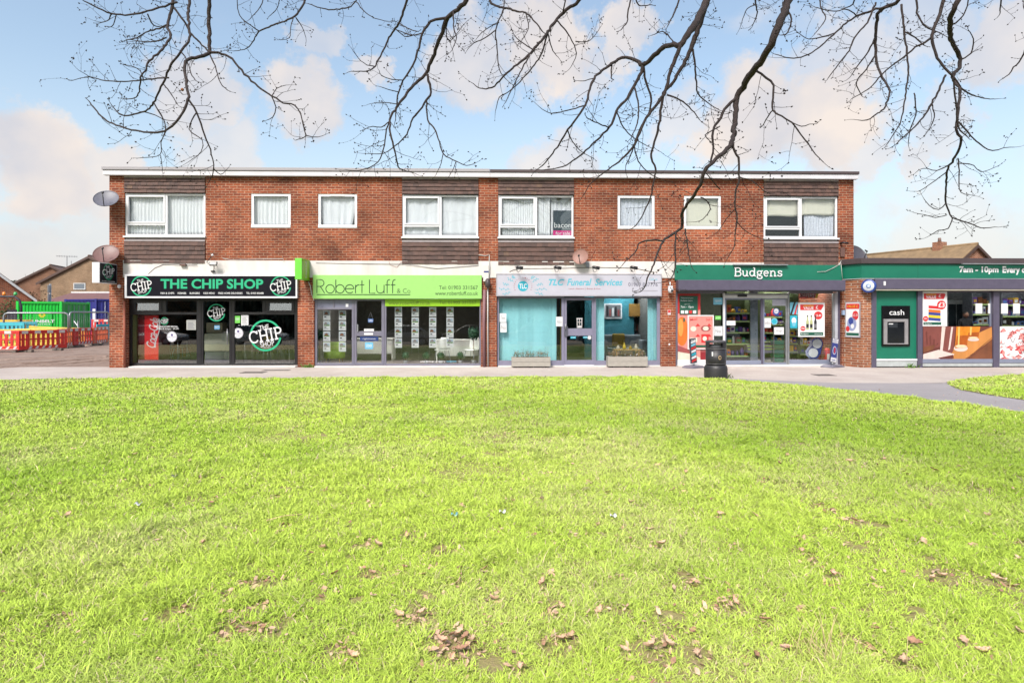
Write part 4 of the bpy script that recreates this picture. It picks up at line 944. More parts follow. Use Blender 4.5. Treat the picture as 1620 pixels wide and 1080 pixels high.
# single storey shop windows: offer poster, drink picture, shellfish picture
Yw = YA + .05
def d_three(mb, Y):
    mb.poly([(1461.5, 464), (1494, 464), (1496, 466), (1493, 473), (1461.5, 473)], Y-.002, RED); fit_text(mb, 'AMAZING', 1465, 464.6, 1481, 467, Y-.004, YEL, offset=.01); fit_text(mb, 'VALUE', 1465, 467.4, 1481, 472, Y-.004, PAPER, offset=.02); fit_text(mb, '£', 1485, 465, 1489, 470.5, Y-.004, PAPER)
    mb.disc(1489.5, 482.3, 7, 7, Y-.006, RED); fit_text(mb, '£3', 1484.6, 478.2, 1494.5, 486.2, Y-.008, PAPER, offset=.02)
    for k, (m, y) in enumerate(((RED, 483), (ORANGE, 489), (BLUE, 493.5), (YEL, 498), (BLUE, 502))): mb.poly([(1469, y), (1488, y+1.5), (1488, y+6), (1469, y+4.5)], Y-.002-.0004*k, m)
    mb.disc(1464.5, 504, 4.2, 4.2, Y-.005, RED); fit_text(mb, 'PM', 1462.3, 502.5, 1466.8, 505.6, Y-.007, PAPER); mb.rect(1461, 509.5, 1489, 513.8, Y-.002, DGREEN); fit_text(mb, 'Budgens', 1463, 510.6, 1474, 513, Y-.004, PAPER)
poster('three_pound_poster', 'white value poster with large red £3 bubble above the beer picture', 'poster', (1459.8, 461, 1498.5, 516), Yw - .03, PAPER, PAPER, d_three, depth=.01, b=.8)
AMBER = M('amber_beer', (226, 138, 34), .35, var=.3, scale=4); AMBD = M('deep_amber', (176, 88, 24), .35, var=.25, scale=4); FOAM = M('pale_foam', (226, 208, 200), .6, var=.08); WOODP = M('printed_wood', (206, 138, 70), .5, var=.2, scale=3, streak=.2); MAROON = M('printed_maroon', (110, 52, 44), .5, var=.25, scale=2); ALE = M('printed_ale', (132, 70, 62), .5, var=.2, scale=3)
mb = MB(); Yp = Yw - .02
mb.pbox(1460.3, 516.3, 1570.5, 572.5, Yp, Yp + .008, MAROON)
mb.poly([(1460.5, 516.5), (1490, 516.5), (1489, 548), (1460.5, 555)], Yp - .002, ALE); mb.poly([(1490, 516.5), (1512, 516.5), (1500, 572), (1486, 572)], Yp - .004, FOAM); mb.poly([(1496, 516.5), (1512, 516.5), (1508, 556), (1490, 566)], Yp - .006, ALE)
mb.poly([(1512, 543), (1569, 517), (1569.5, 536), (1525, 572), (1500, 572)], Yp - .003, WOODP); mb.poly([(1569.5, 538), (1569.5, 572), (1528, 572)], Yp - .0045, BROWNP)
mb.poly([(1513, 516.5), (1533, 516.5), (1530, 548), (1511, 551)], Yp - .008, AMBER); mb.disc(1520, 551, 11, 5, Yp - .007, FOAM); mb.poly([(1514, 531), (1531.3, 530), (1530, 547), (1511.5, 550)], Yp - .0095, AMBD)
mb.poly([(1533, 516.5), (1551, 516.5), (1548, 534), (1531, 536)], Yp - .0085, AMBER); mb.disc(1540, 537, 9, 2.6, Yp - .0075, FOAM); mb.poly([(1532, 526), (1549.2, 525), (1548, 533), (1531, 535)], Yp - .010, AMBD)
mb.poly([(1460.5, 560), (1485, 553), (1510, 560), (1500, 572), (1460.5, 572)], Yp - .011, FOAM); mb.poly([(1484, 566), (1508, 561), (1509, 566), (1495, 571)], Yp - .0125, MAROON); mb.poly([(1460.5, 549), (1480, 545), (1476, 553), (1460.5, 558)], Yp - .0125, BROWNP)
for (x_, a_, b_) in ((1516, 517, 546), (1535, 517, 530)): mb.poly([(x_, a_), (x_ + 2.6, a_), (x_ + 1.6, b_), (x_ - .8, b_)], Yp - .014, M('beer_gleam', (248, 196, 110), .4))
mb.poly([(1505, 517), (1508, 517), (1503, 552), (1500, 554)], Yp - .014, FOAM); mb.disc(1520.5, 547.5, 9, 2.4, Yp - .0145, M('glass_base', (240, 214, 176), .3)); mb.disc(1539.5, 534, 7.5, 1.6, Yp - .0145, MATS['glass_base'])
for k in range(7): mb.poly([(1520 + 7*k, 572 - 5*k), (1570, 545 - 4*k), (1570, 546 - 4*k), (1521 + 7*k, 573 - 5*k)], Yp - .0036 - .0001*k, BROWNP) if k < 4 else None
for k in range(9): mb.poly([(1461 + 3*k, 522 + 3*k), (1464 + 3*k, 521 + 3*k), (1466 + 2.6*k, 545), (1463 + 2.6*k, 546)], Yp - .003 - .0001*k, MAROON if k % 2 else ALE)
mb.build('drinks_picture', None, 'wide window picture of amber beer glasses on a wooden bar', 'window picture')
mb = MB(); mb.pbox(1582, 516.3, 1682, 572.5, Yp, Yp + .008, PAPER); r3 = random.Random(5); CRIM = M('shellfish_red', (206, 60, 66), .5, var=.25, scale=5); CRIMP = M('shellfish_pink', (236, 150, 144), .5, var=.15, scale=5)
for k in range(46):
    x, y = r3.uniform(1586, 1676), r3.uniform(520, 569); m = r3.choice((CRIM, CRIM, CRIMP, REDP)); rr = r3.uniform(3, 7.5)
    rx = min(rr * r3.uniform(.8, 1.7), x - 1582.5, 1681.5 - x); ry = min(rr, y - 517, 572 - y); mb.ring(x, y, .55, 1.0, Yp - .002, m) if False else mb.poly([(max(1582.3, min(1681.7, x + rx*(.7 + .5*math.sin(3*a_ + k))*math.cos(a_))), max(516.6, min(572.2, y + ry*(.7 + .5*math.cos(2*a_ + k))*math.sin(a_)))) for a_ in [j*6.283/18 for j in range(18)]], Yp - .002 - .0004*k, m)
    mb.disc(x + 1, y, max(.4, rx*.6), max(.4, ry*.55), Yp - .0022 - .0004*k, CRIMP if m is not CRIMP else PAPER, 14)
for k in range(16):
    x, y = r3.uniform(1584, 1672), r3.uniform(524, 560); pts = [(x + 8*j/5, y + 4*math.sin(j*1.2 + k)) for j in range(6)]; W_ = [at(*p, Yp) for p in pts]; ribbon(mb, [(p.x, p.z) for p in W_], .012, Yp - .016 - .0004*k, M('shellfish_line', (92, 30, 36), .5))
mb.build('shellfish_picture', None, 'window picture of red shellfish on white at the right edge', 'window picture')
for i, (x, lab) in enumerate(((1543.5, 'white paper left of the post in the beer picture window'), (1563.5, 'white paper touching the post in the beer picture window'), (1584, 'white paper just right of the post above the shellfish picture'), (1603, 'second white paper right of the post above the shellfish picture'))):
    sticker(lab, (x, 480, x + (10.5 if i != 1 else 6), 496), Yw + .02, PAPER, None, PAPER, 'paper notice', 'paper_notice', 'white papers in the corner shop windows')
# chip shop glass
Yk = Yc + .02
mb = MB(); chip_logo(mb, 342.3, 494.5, 13.5, Yk + .01); fit_text(mb, 'Est 2011', 340, 504.6, 346, 506, Yk + .006, PAPER); mb.build('window_emblem', None, 'medium round chip shop emblem on the glass of the black door', 'window emblem')
mb = MB(); chip_logo(mb, 420, 530.5, 24.5, Yk); fit_text(mb, 'Est 2011', 418, 548.6, 428, 550.6, Yk - .002, PAPER); mb.build('window_emblem', None, 'large round chip shop emblem on the right window of the black shop', 'window emblem')
mb = MB(); chip_logo(mb, 260.2, 507.8, 5.8, Yk); mb.build('window_emblem', None, 'small chip shop emblem on the glass beside the red fridge', 'window emblem'); mb = MB(); fit_text(mb, 'OAP LUNCHTIME SPECIAL', 243, 515.2, 281.5, 518, Yk, PAPER, offset=.006); fit_text(mb, 'Fish & Chips - £5.50', 250, 518.8, 282.5, 521.6, Yk, PAPER, offset=.006); mb.build('window_lettering', None, 'two lines of white offer lettering on the left chip shop window', 'lettering')
for px, py, lab in ((272, 532.5, 'round white hygiene style sticker on the left chip shop window'), (376.8, 526.8, 'round white hygiene style sticker near the door on right chip shop window')):
    mb = MB(); PUR = M('purple_print', (110, 96, 150), .5); mb.disc(px, py, 8, 8.2, Yk, PAPER); mb.ring(px, py, 7, 7.5, Yk - .002, PUR); mb.disc(px, py - 2.8, 2, 2, Yk - .002, PUR); fit_text(mb, 'DELIVERY', px - 6.6, py - .2, px + 6.6, py + 1.7, Yk - .002, PUR, offset=.01); fit_text(mb, 'order', px - 3.5, py + 3, px + 3.5, py + 4.8, Yk - .002, PUR)
    mb.build('round_sticker', None, lab, 'sticker')
def menu(q, lab, base, ink, title):
    mb = MB(); mb.pbox(*q, Yk, Yk + .004, base); w, h = q[2]-q[0], q[3]-q[1]; fit_text(mb, title, q[0]+w*.12, q[1]+h*.07, q[2]-w*.12, q[1]+h*.18, Yk - .002, ink)
    for k in range(6): mb.rect(q[0]+w*.14, q[1]+h*(.28+.11*k), q[0]+w*(.7 + .15*((k*7) % 3)/2), q[1]+h*(.325+.11*k), Yk - .002, ink)
    mb.build('menu_sheet', None, lab, 'menu')
menu((295, 506, 310, 521.8), 'grey menu sheet on the left chip shop window', M('menu_grey', (176, 178, 174), .6), GREYF, 'Pensioners')
menu((381.5, 498.5, 393, 514), 'white menu sheet on the right chip shop window', PAPER, GREYP, 'Menu')
sticker('lime green square sticker left of the white menu sheet', (371.5, 499.5, 380, 511), Yk, BRIGHTG, 'open', PAPER)
mb = MB(); mb.pbox(339, 514.5, 347.5, 521, Yk + .012, Yk + .016, M('sticker_mid_blue', (90, 150, 190), .5)); fit_text(mb, 'open', 340, 516.4, 346.5, 519, Yk + .01, PAPER); mb.build('door_sticker', None, 'small blue open sticker on the black chip shop door', 'sticker')
# estate agent cards
CARDG = [M('card_grass', (110, 150, 60), .6, var=.3, scale=12), M('card_brick', (150, 100, 74), .6, var=.3, scale=12), M('card_stone', (150, 150, 150), .6, var=.3, scale=12)]
CSKY = M('card_sky', (180, 200, 215), .6)
def card(q, Y, k, label):
    mb = MB(); mb.pbox(*q, Y, Y + .012, PAPER); w, h = q[2]-q[0], q[3]-q[1]; r4 = random.Random(k)
    a = (q[0]+w*.10, q[1]+h*.10, q[2]-w*.10, q[1]+h*.52)
    mb.rect(*a, Y - .001, CSKY); mb.rect(a[0], a[1]+h*.28, a[2], a[3], Y - .002, CARDG[0 if k % 3 else 2])
    xa = a[0] + w*.1*r4.random(); m = CARDG[1 + k % 2]
    mb.rect(xa, a[1]+h*.16, xa + w*.5, a[1]+h*.32, Y - .003, m); mb.poly([(xa-.2, a[1]+h*.16), (xa+w*.25, a[1]+h*.04), (xa+w*.5+.2, a[1]+h*.16)], Y - .0034, CARDG[1])
    mb.rect(q[0]+w*.16, q[1]+h*.62, q[0]+w*.45, q[1]+h*.72, Y - .002, NAVY)
    for j in range(2): mb.rect(q[0]+w*.16, q[1]+h*(.78+.08*j), q[2]-w*.2, q[1]+h*(.80+.08*j), Y - .002, GREYP)
    mb.build('property_card', None, label, 'property card', 'property cards hung in the estate agent windows')
ORD = ['top', 'second from top', 'third from top', 'bottom']; k = 0
for (x0, x1), nm in (((511.3, 522.4), 'left column of narrow left window'), ((536, 547.3), 'right column of narrow left window')):
    for i in range(4): card((x0, 491 + 16.7*i, x1, 506 + 16.7*i), .26, k, 'white property card with house photo, %s in %s' % (ORD[i], nm)); k += 1
for (x0, x1), nm in (((624.5, 635.9), 'first column of wide lime window'), ((651.2, 662.4), 'second column of wide lime window'), ((679, 690), 'third column of wide lime window'), ((706.3, 717.5), 'fourth column of wide lime window')):
    for i in range(4): card((x0, 485.8 + 16.4*i, x1, 500.6 + 16.4*i), .27, k, 'white property card with house photo, %s in %s' % (ORD[i], nm)); k += 1
mb = MB()
for x in (511.6, 522.1, 536.3, 547): mb.tube([at(x, 476, .275), at(x, 576, .275)], .0018, STEEL, 5)
for x in (624.8, 635.6, 651.5, 662.1, 679.3, 689.7, 706.6, 717.2): mb.tube([at(x, 476, .285), at(x, 576, .285)], .0018, STEEL, 5)
mb.build('hanging_wire', None, 'thin steel wires that carry the property cards', 'wire')
mb = MB(); mb.poly([(582, 504), (590.5, 504), (590, 510), (582.5, 510)], Yl + .02, M('hanger_blue', (70, 110, 170), .5)); fit_text(mb, 'OPEN', 583, 505.6, 589.5, 508.6, Yl + .018, PAPER); mb.tube([at(582.6, 504, Yl+.02), at(586, 494, Yl+.02), at(589.8, 504, Yl+.02)], .004, STEEL, 5)
mb.build('hanging_sign', None, 'small blue open sign hung by a cord in the estate agent door', 'sign')
sticker('white strip notice above the door rail of the estate agent', (576, 520, 591.3, 524), Yl, PAPER, 'PUSH', GREYP, 'notice', 'notice')
sticker('dark blue oval edged sticker below the door rail of the estate agent', (569.5, 532.3, 598.5, 539.5), Yl, M('deep_blue_vinyl', (34, 60, 120), .4), 'rightmove', PAPER)
sticker('light blue square sticker low on the estate agent door', (577.5, 541.5, 590, 552), Yl, M('sky_blue_vinyl', (110, 190, 230), .4), 'zoo', PAPER)
mb = MB(); fit_text(mb, 'sales lettings property', 664.5, 570.3, 705, 573.2, Yl + .02, PAPER, offset=.01); fit_text(mb, 'management', 706.5, 570.3, 722, 573.2, Yl + .02, LBLUE, offset=.01); mb.build('window_lettering', None, 'low white vinyl lettering along the bottom of the wide lime window', 'lettering')
# funeral shop papers
sticker('white opening times sheet on the left aqua blinds window', (790.5, 495.5, 801, 509.5), Yt + .02, PAPER, 'Times', GREYP, 'notice', 'notice')
sticker('lower white sheet below another on the left aqua blinds window', (791.5, 510.5, 801.5, 525.5), Yt + .022, PAPER, 'Price', GREYP, 'notice', 'notice')
sticker('square white sheet beside the grey door of funeral shop', (879.5, 501, 890, 516), Yt - .01, PAPER, 'Notice', GREYP, 'notice', 'notice')
mb = MB(); LAN = M('lantern_print', (214, 214, 216), .5)
for q in ((912, 503, 921.5, 504.5), (912.5, 504.5, 913.6, 517), (920, 504.5, 921.1, 517), (916.3, 504.5, 917.3, 514), (912.5, 509, 921, 510), (912.5, 515, 921, 518.5)): mb.pbox(*q, Yt + .03, Yt + .034, LAN)
mb.build('window_emblem', None, 'pale lantern shaped emblem on the grey door glass', 'window emblem')
sticker('left aqua strip sticker below the grey door rail', (902.5, 532, 911, 535.5), Yt + .02, AQUAD, 'call', PAPER); sticker('right aqua strip sticker below the grey door rail', (922.5, 532, 929.5, 535), Yt + .02, AQUAD, 'us', PAPER)
mb = MB(); mb.disc(932.5, 533.8, 3, 3.2, Yt + .015, PAPER); mb.ring(932.5, 533.8, 2.2, 2.6, Yt + .013, GREYP); mb.build('round_sticker', None, 'small round white sticker at right of the grey door', 'sticker')
# for sale board upstairs
MAG = M('magenta_board', (226, 40, 140), .5, var=.04); SLATE = M('slate_board', (66, 78, 88), .4, var=.1)
t = thing('for_sale_board', 'slate and magenta for sale board reading bacon in upstairs window', 'board', at(891, 373, .13))
mb = MB(); mb.pbox(875, 333, 906, 364.5, .13, .145, SLATE); mb.pbox(875, 364.7, 906, 373, .13, .145, MAG); mb.build('panel', t)
mb = MB(); fit_text(mb, 'bacon', 876.8, 352, 903.8, 360.3, .127, PAPER, offset=.004); fit_text(mb, 'for sale', 879, 366.2, 902, 371.8, .127, PAPER, offset=.006); fit_text(mb, 'and company', 890, 361.4, 903, 363.4, .127, PAPER); mb.build('lettering', t)
# ------------------------------------------------------------------ inside the shops
LIMEGRN = M('lime_fabric', (176, 214, 84), .8, var=.12, scale=20); CHAIRW = M('white_shell_plastic', (240, 240, 236), .4, var=.04, k=1.15); DESK = M('white_desk', (236, 234, 228), .5, var=.05, k=1.15); PALEGREEN = M('pale_green_paint', (178, 200, 130), .6)
LEAFD = M('box_leaf', (44, 92, 62), .7, var=.4, scale=30); POT = M('grey_pot', (150, 150, 150), .6); SOIL = M('potting_soil', (60, 46, 36), .9)
# chip shop
colared = M('cola_red', (226, 26, 36), .35, var=.06, k=1.2)
p = at(234, 575, .75)
for i, (px, py_, lab) in enumerate(((1175, 1.6, 'long white strip light in the store ceiling above left sliding door'), (1225, 2.4, 'long white strip light in the store ceiling behind right sliding door'), (1285, 1.4, 'long white strip light in the store ceiling above the wine poster'), (1500, .9, 'long white strip light in the corner shop ceiling above the counter'), (1620, .8, 'long white strip light in the corner shop ceiling above the shellfish picture'), (590, 1.5, 'added strip light brightening the estate agent, in the ceiling left of centre'), (705, .9, 'added strip light brightening the estate agent, in the ceiling right of centre'))):
    xl = X(px, py_); zc_ = 2.66 if px < 1400 else 2.9; mb = MB(); mb.box(xl - .75, xl + .75, py_ - .12, py_ + .12, zc_, zc_ + .05, M('lit_strip_panel', (240, 244, 246), .5, emit=(1.0, .97, .92, 18.0))); mb.build('ceiling_light', None, lab, 'ceiling light', 'strip lights in the store ceilings')  # the two estate agent strips are added to brighten its dark room
t = thing('drinks_fridge', 'tall red cola drinks fridge behind the left chip shop window', 'fridge', (p.x, .9, .03))
xa, xb, za, zb = X(219, .48), X(251.5, .48), .05, Z(235, 498, .48)
mb = MB(); mb.box(xa, xb, .48, 1.12, za, zb, M('fridge_dark_red', (120, 18, 26), .4)); mb.build('body', t, bevel=.01)
mb = MB(); mb.box(X(229, .47), xb - .01, .46, .478, za + .15, zb - .02, colared); mb.build('door', t)
mb = MB()
# flowing script running up the door, and a small one on the left strip
def script(mb, cx, cz, length, hgt, rot, Y, m, txt='Coca-Cola'):
    vs, fs = glyphs(txt, shear=.35, offset=.006, spacing=.88); ax, bx = min(v.x for v in vs), max(v.x for v in vs); ay, by = min(v.y for v in vs), max(v.y for v in vs); ca, sa = math.cos(rad(rot)), math.sin(rad(rot)); out = []
    for v in vs:
        x = ((v.x-ax)/(bx-ax) - .5) * length; z = ((v.y-ay)/(by-ay) - .5) * hgt; out.append((cx + x*ca - z*sa, Y, cz + x*sa + z*ca))
    mb.add(out, fs, m)
    q = []
    for i in range(13):
        u = i/12; x = (u - .5) * length * .96; z = -hgt*.55 + .10*hgt*math.sin(u*6.28 + .6); q.append((cx + x*ca - z*sa, cz + x*sa + z*ca))
    ribbon(mb, q, hgt*.09, Y - .001, m)
c = at(241.5, 526, .456); script(mb, c.x, c.z, .92, .29, 82, .456, PAPER); c = at(223.7, 528, .476); script(mb, c.x, c.z, .17, .07, 3, .476, PAPER)
mb.build('lettering', t)
mb = MB(); c = at(238, 568, .59); mb.box(X(229, .47), xb - .01, .452, .4585, .06, .16, BLACKF); mb.build('kick_plate', t)
mb = MB(); mb.box(X(209.5, .55), X(215.5, .55), .55, .62, .04, Z(212, 498, .55), PALEGREEN); mb.build('wall_panel', None, 'narrow pale green panel at left edge inside the chip shop', 'panel')
t = thing('serving_counter', 'curved pale green white serving counter behind the chip shop door', 'counter', (X(345, 1.6), 1.6, .03))
mb = MB(); pts = [(X(323, 1.2), 1.2)] + [(X(352, 1.2) + .35*math.cos(rad(a)), 1.6 + .4*math.sin(rad(a))) for a in range(-90, 20, 10)] + [(X(358, 1.2), 3.5), (X(323, 1.2), 3.5)]
mb.prism(pts, .42, .98, M('counter_cream', (214, 218, 190), .35, var=.04), axis='z'); mb.build('counter_front', t, bevel=.02)
mb = MB(); pts2 = [(x + (.04 if i > 11 else -.0), y + .05) for i, (x, y) in enumerate(pts)]; mb.prism(pts2, .04, .42, GREYF, axis='z'); mb.build('counter_base', t)
mb = MB(); mb.box(X(326, 1.4), X(352, 1.4), 1.4, 1.8, .985, 1.32, M('warming_cabinet', (190, 180, 150), .3)); mb.build('warming_cabinet', t, bevel=.02)
SLAT = M('brown_slat', (74, 58, 46), .6, var=.25, streak=.2); mb = MB(); x = lims[0] + .05
while x < X(470, 4): 
    mb.box(x, x + .07, 5.2, 5.26, .6, 2.6, SLAT); x += .16
mb.build('slat_screen', None, 'dark vertical slatted wall screen at the back of the chip shop', 'screen')
def cafe_chair(name, label, x, y, rz, mat, leg, group=None, first=[None]):
    t = thing(name, label, 'chair', (x, y, .03), rz, group)
    mb = MB(); q = [(-.2, .0), (-.19, .2), (-.1, .22), (.1, .22), (.19, .2), (.2, .0), (.16, -.2), (-.16, -.2)]
    mb.prism([(a, b) for a, b in q], .43, .455, mat, axis='z'); mb.build('seat', t, local=True, bevel=.008)
    mb = MB(); n = 9; vs = []
    for j in range(6):
        v = j / 5; w = .19 * (1 - .35 * max(0, v - .5) ** 2 * 4)
        for i in range(n):
            u = -1 + 2 * i / (n - 1); vs.append((u * w, -.19 - .05 * v + .06 * u * u, .46 + .38 * v))
    mb.add(vs, [(j*n+i, j*n+i+1, (j+1)*n+i+1, (j+1)*n+i) for j in range(5) for i in range(n-1)], mat, True); mb.build('backrest', t, local=True, solid=.015)
    for sx in (-1, 1):
        for sy in (-1, 1):
            mb = MB(); mb.tube([(sx*.14, sy*.14, .43), (sx*.21, sy*.21, 0)], .011, leg, 6); mb.build('leg', t, local=True)
    return t
BLACKCH = M('dark_chair_shell', (60, 60, 58), .5); YELCH = M('yellow_chair_shell', (212, 180, 50), .5)
for i, (px, y, rz, m, lab) in enumerate(((262, 2.0, .3, BLACKCH, 'dark chair with metal legs nearest the red drinks fridge'), (286, 2.3, 2.6, BLACKCH, 'dark chair with metal legs near the chip shop door'), (378, 1.5, .6, BLACKCH, 'dark chair just right of the chip shop door'),
        (420, 1.3, 3.0, YELCH, 'yellow chair under the large chip shop emblem'), (400, 1.9, -.5, BLACKCH, 'dark chair left of the yellow one'), (438, 1.4, .2, BLACKCH, 'dark chair right of the yellow one'), (455, 1.7, 2.9, BLACKCH, 'dark chair at the far right of chip shop window'))):
    cafe_chair('cafe_chair', lab, X(px, y), y, rz, m, STEEL, 'cafe chairs in the chip shop')
def cafe_table(px, y, label, w=.7):
    t = thing('cafe_table', label, 'table', (X(px, y), y, .03), group='cafe tables in the chip shop')
    mb = MB(); mb.box(-w/2, w/2, -w/2, w/2, .70, .735, M('table_top_dark', (90, 74, 60), .4)); mb.build('tabletop', t, local=True, bevel=.006)
    for sx in (-1, 1):
        for sy in (-1, 1): mb = MB(); mb.tube([(sx*w*.42, sy*w*.42, .70), (sx*w*.42, sy*w*.42, 0)], .016, STEEL, 6); mb.build('leg', t, local=True)
cafe_table(274, 1.4, 'dark topped table in the left part of the chip shop'); cafe_table(408, 1.2, 'dark topped table left of the yellow chair'); cafe_table(448, 2.2, 'dark topped table at the right of the chip shop')
# estate agent
def desk(px0, px1, y, label, h=.74):
    x0, x1 = X(px0, y), X(px1, y); t = thing('office_desk', label, 'desk', ((x0+x1)/2, y + .35, .03))
    mb = MB(); mb.box(x0, x1, y, y + .75, .03 + h - .04, .03 + h, DESK); mb.build('desktop', t, bevel=.006)
    mb = MB(); mb.box(x0 + .06, x1 - .06, y + .03, y + .06, .25, h - .012, DESK); mb.build('front_panel', t)
    for x in (x0 + .03, x1 - .07): mb = MB(); mb.box(x, x + .04, y + .07, y + .7, .035, h - .012, DESK); mb.build('side_panel', t)
desk(556, 622, 2.3, 'white office desk behind the estate agent door'); desk(688, 760, 1.1, 'white office desk behind the two white chairs')
cafe_chair('shell_chair', 'white shell chair left in the lime shop window', X(700, .7), .7, .5, CHAIRW, STEEL, 'white shell chairs'); cafe_chair('shell_chair', 'white shell chair right in the lime shop window', X(747, .7), .7, 2.6, CHAIRW, STEEL, 'white shell chairs')
t = thing('tub_chair', 'lime green tub chair with wooden legs in the narrow window', 'armchair', (X(527, .75), .9, .03))
mb = MB(); n = 18; vs = []
for j, (z, r) in enumerate(((.18, .30), (.2, .33), (.5, .35), (.68, .36), (.70, .34), (.68, .29), (.42, .27))):
    for i in range(n + 1):
        a = rad(-200 + 220 * i / n); vs.append((r * math.cos(a), -r * .8 * abs(1) * math.sin(a) * -1, z - (.10 if j in (3, 4, 5) and (i < 3 or i > n-3) else 0)))
mb.add(vs, [(j*(n+1)+i, j*(n+1)+i+1, (j+1)*(n+1)+i+1, (j+1)*(n+1)+i) for j in range(6) for i in range(n)], LIMEGRN, True); mb.build('shell', t, local=True)
mb = MB(); mb.lathe((0, 0, 0), [(0, .20), (.30, .2), (.31, .36), (.28, .42), (0, .43)], LIMEGRN, 20); mb.build('seat', t, local=True)
for sx in (-1, 1):
    for sy in (-1, 1): mb = MB(); mb.tube([(sx*.18, sy*.16, .2), (sx*.23, sy*.2, 0)], [.018, .011], M('light_wood', (206, 170, 110), .5), 7); mb.build('leg', t, local=True)
def leaf_ball(mb, c, r, n, size, mat, rng, squash=1.0):
    c = Vector(c)
    for _ in range(n):
        d = Vector((rng.gauss(0, 1), rng.gauss(0, 1), rng.gauss(0, 1))).normalized(); p = c + Vector((d.x*r, d.y*r, d.z*r*squash)) * (.72 + .33 * rng.random())
        u = d.orthogonal().normalized(); u.rotate(Matrix.Rotation(rng.random()*6.28, 3, d)); w = d.cross(u); n_ = d * size * rng.uniform(-.5, .8); s = size * rng.uniform(.6, 1.3)
        mb.face([p - u*s*.2, p + w*s*.4 + n_, p + u*s*.7 + n_*1.3, p - w*s*.4 + n_], mat)
def topiary(px, py, Y, r, label, stem=None, group=None):
    c = at(px, py, Y); g = stem if stem is not None else .10
    t = thing('topiary_ball', label, 'plant', (c.x, Y, .05), group=group)
    mb = MB(); mb.sphere(tuple(c), r*.8, LEAFD, 12, 8); leaf_ball(mb, c, r, 260, r*.34, LEAFD, rnd); mb.build('foliage', t)
    mb = MB(); mb.tube([(c.x, Y, .12), (c.x, Y, c.z)], .012, BROWNP, 6); mb.build('stem', t)
    mb = MB(); mb.lathe((c.x, Y, 0), [(0, .05), (.055, .05), (.075, .17), (.068, .17), (.06, .15), (0, .15)], POT, 16); mb.build('pot', t)
for px, lab in ((641.5, 'small topiary ball on the sill, leftmost of four'), (674.5, 'small topiary ball on the sill, second from left of four'), (697.5, 'small topiary ball on the sill, third from left of four'), (728.5, 'small topiary ball on the sill, rightmost of four')):
    topiary(px, 562, .42, .105, lab, group='small topiary balls along the estate agent window')
topiary(505.5, 529, .5, .17, 'tall ball tree in pot at left edge of estate agent window', group='tall ball trees'); topiary(749.5, 528, .5, .18, 'tall ball tree in pot at right edge of estate agent window', group='tall ball trees')
# funeral shop
BLIND = M('aqua_blind', (172, 234, 246), .8, var=.06, scale=4, streak=.1, k=1.25); TEALW = M('teal_wall', (70, 150, 166), .8); SOFA = M('grey_sofa', (150, 158, 162), .9, var=.1); MUST = M('mustard_cushion', (184, 150, 34), .9); SHELFW = M('dark_bookcase', (52, 44, 40), .6)
def blinds(px0, px1, label, y=.24):
    t = thing('vertical_blind', label, 'blind', (X((px0+px1)/2, y), y, .15), group='aqua vertical blinds in the funeral shop')
    x = X(px0, y); x1 = X(px1, y); za, zb = Z(840, 570.5, y), Z(840, 471, y); k = 0
    mb = MB(); mb.box(x, x1, y - .03, y + .05, zb + .01, zb + .05, WHITE); mb.build('head_rail', t)
    while x < x1 - .02:
        w = .105; a = min(x + w, x1); mb = MB(); ro = rnd.uniform(-.015, .02); mb.box(x, a - .002, y, y + .0015, za, zb, BLIND, None)
        mb.v = [(vx, vy + (vx - x) / w * (.035 + ro), vz) for vx, vy, vz in mb.v]; mb.build('slat', t); x += .095
blinds(790, 880.5, 'wide aqua vertical blind filling the left funeral shop window'); blinds(943, 956, 'narrow aqua blind stack just right of the grey door'); blinds(1024.5, 1041, 'narrow aqua blind stack at the right end of the funeral shop window')
mb = MB(); mb.pbox(881.5, 472, 884, 570, .5, .55, SHELFW); mb.pbox(886, 472, 888, 570, .45, .5, M('olive_post', (120, 106, 50), .6)); mb.build('curtain_pole', None, 'dark and olive upright strips beside the wide aqua blind', 'post')
mb = MB(); mb.box(X(925, 3.4), X(1003, 3.4), 3.4, 3.5, .03, 2.7, TEALW); mb.build('partition', None, 'teal blue inner wall of the funeral shop', 'wall')
t = thing('framed_picture', 'black and white framed picture on the teal wall', 'picture', at(970, 504, 3.35)); mb = MB(); mb.pbox(956, 480, 984, 504, 3.35, 3.398, WHITE); mb.build('frame', t); mb = MB(); mb.rect(958, 482, 982, 502, 3.345, GREYP); 
for a in range(5): mb.rect(959.5 + 4.4*a, 484 + (a*5) % 7, 962.5 + 4.4*a, 500, 3.342, (WINE, REDP, PAPER)[a % 3])
mb.build('print', t)
def sofa(px0, px1, y, label):
    x0, x1 = X(px0, y), X(px1, y); t = thing('sofa', label, 'sofa', ((x0+x1)/2, y, .03))
    mb = MB(); mb.box(x0 + .18, x1 - .18, y + .05, y + .7, .2, .45, SOFA); mb.build('seat', t, bevel=.04)
    mb = MB(); mb.box(x0 + .1, x1 - .1, y + .6, y + .85, .2, .88, SOFA); mb.build('backrest', t, bevel=.06)
    for x in (x0, x1 - .2): mb = MB(); mb.box(x, x + .2, y, y + .8, .08, .72, SOFA); mb.build('arm', t, bevel=.05)
sofa(952, 1026, 1.9, 'grey sofa with armrests against the teal wall')
mb = MB(); mb.box(X(969, 2.3), X(989, 2.3), 2.28, 2.46, .50, .92, MUST); mb.build('cushion', None, 'mustard yellow square cushion on the grey sofa', 'cushion', bevel=.05)
t = thing('coffee_table', 'low pale wooden table with ornaments in front of the grey sofa', 'table', (X(991, 1.1), 1.1, .03)); mb = MB(); mb.box(-.42, .42, -.25, .25, .40, .44, M('light_wood', None)); mb.build('tabletop', t, local=True)
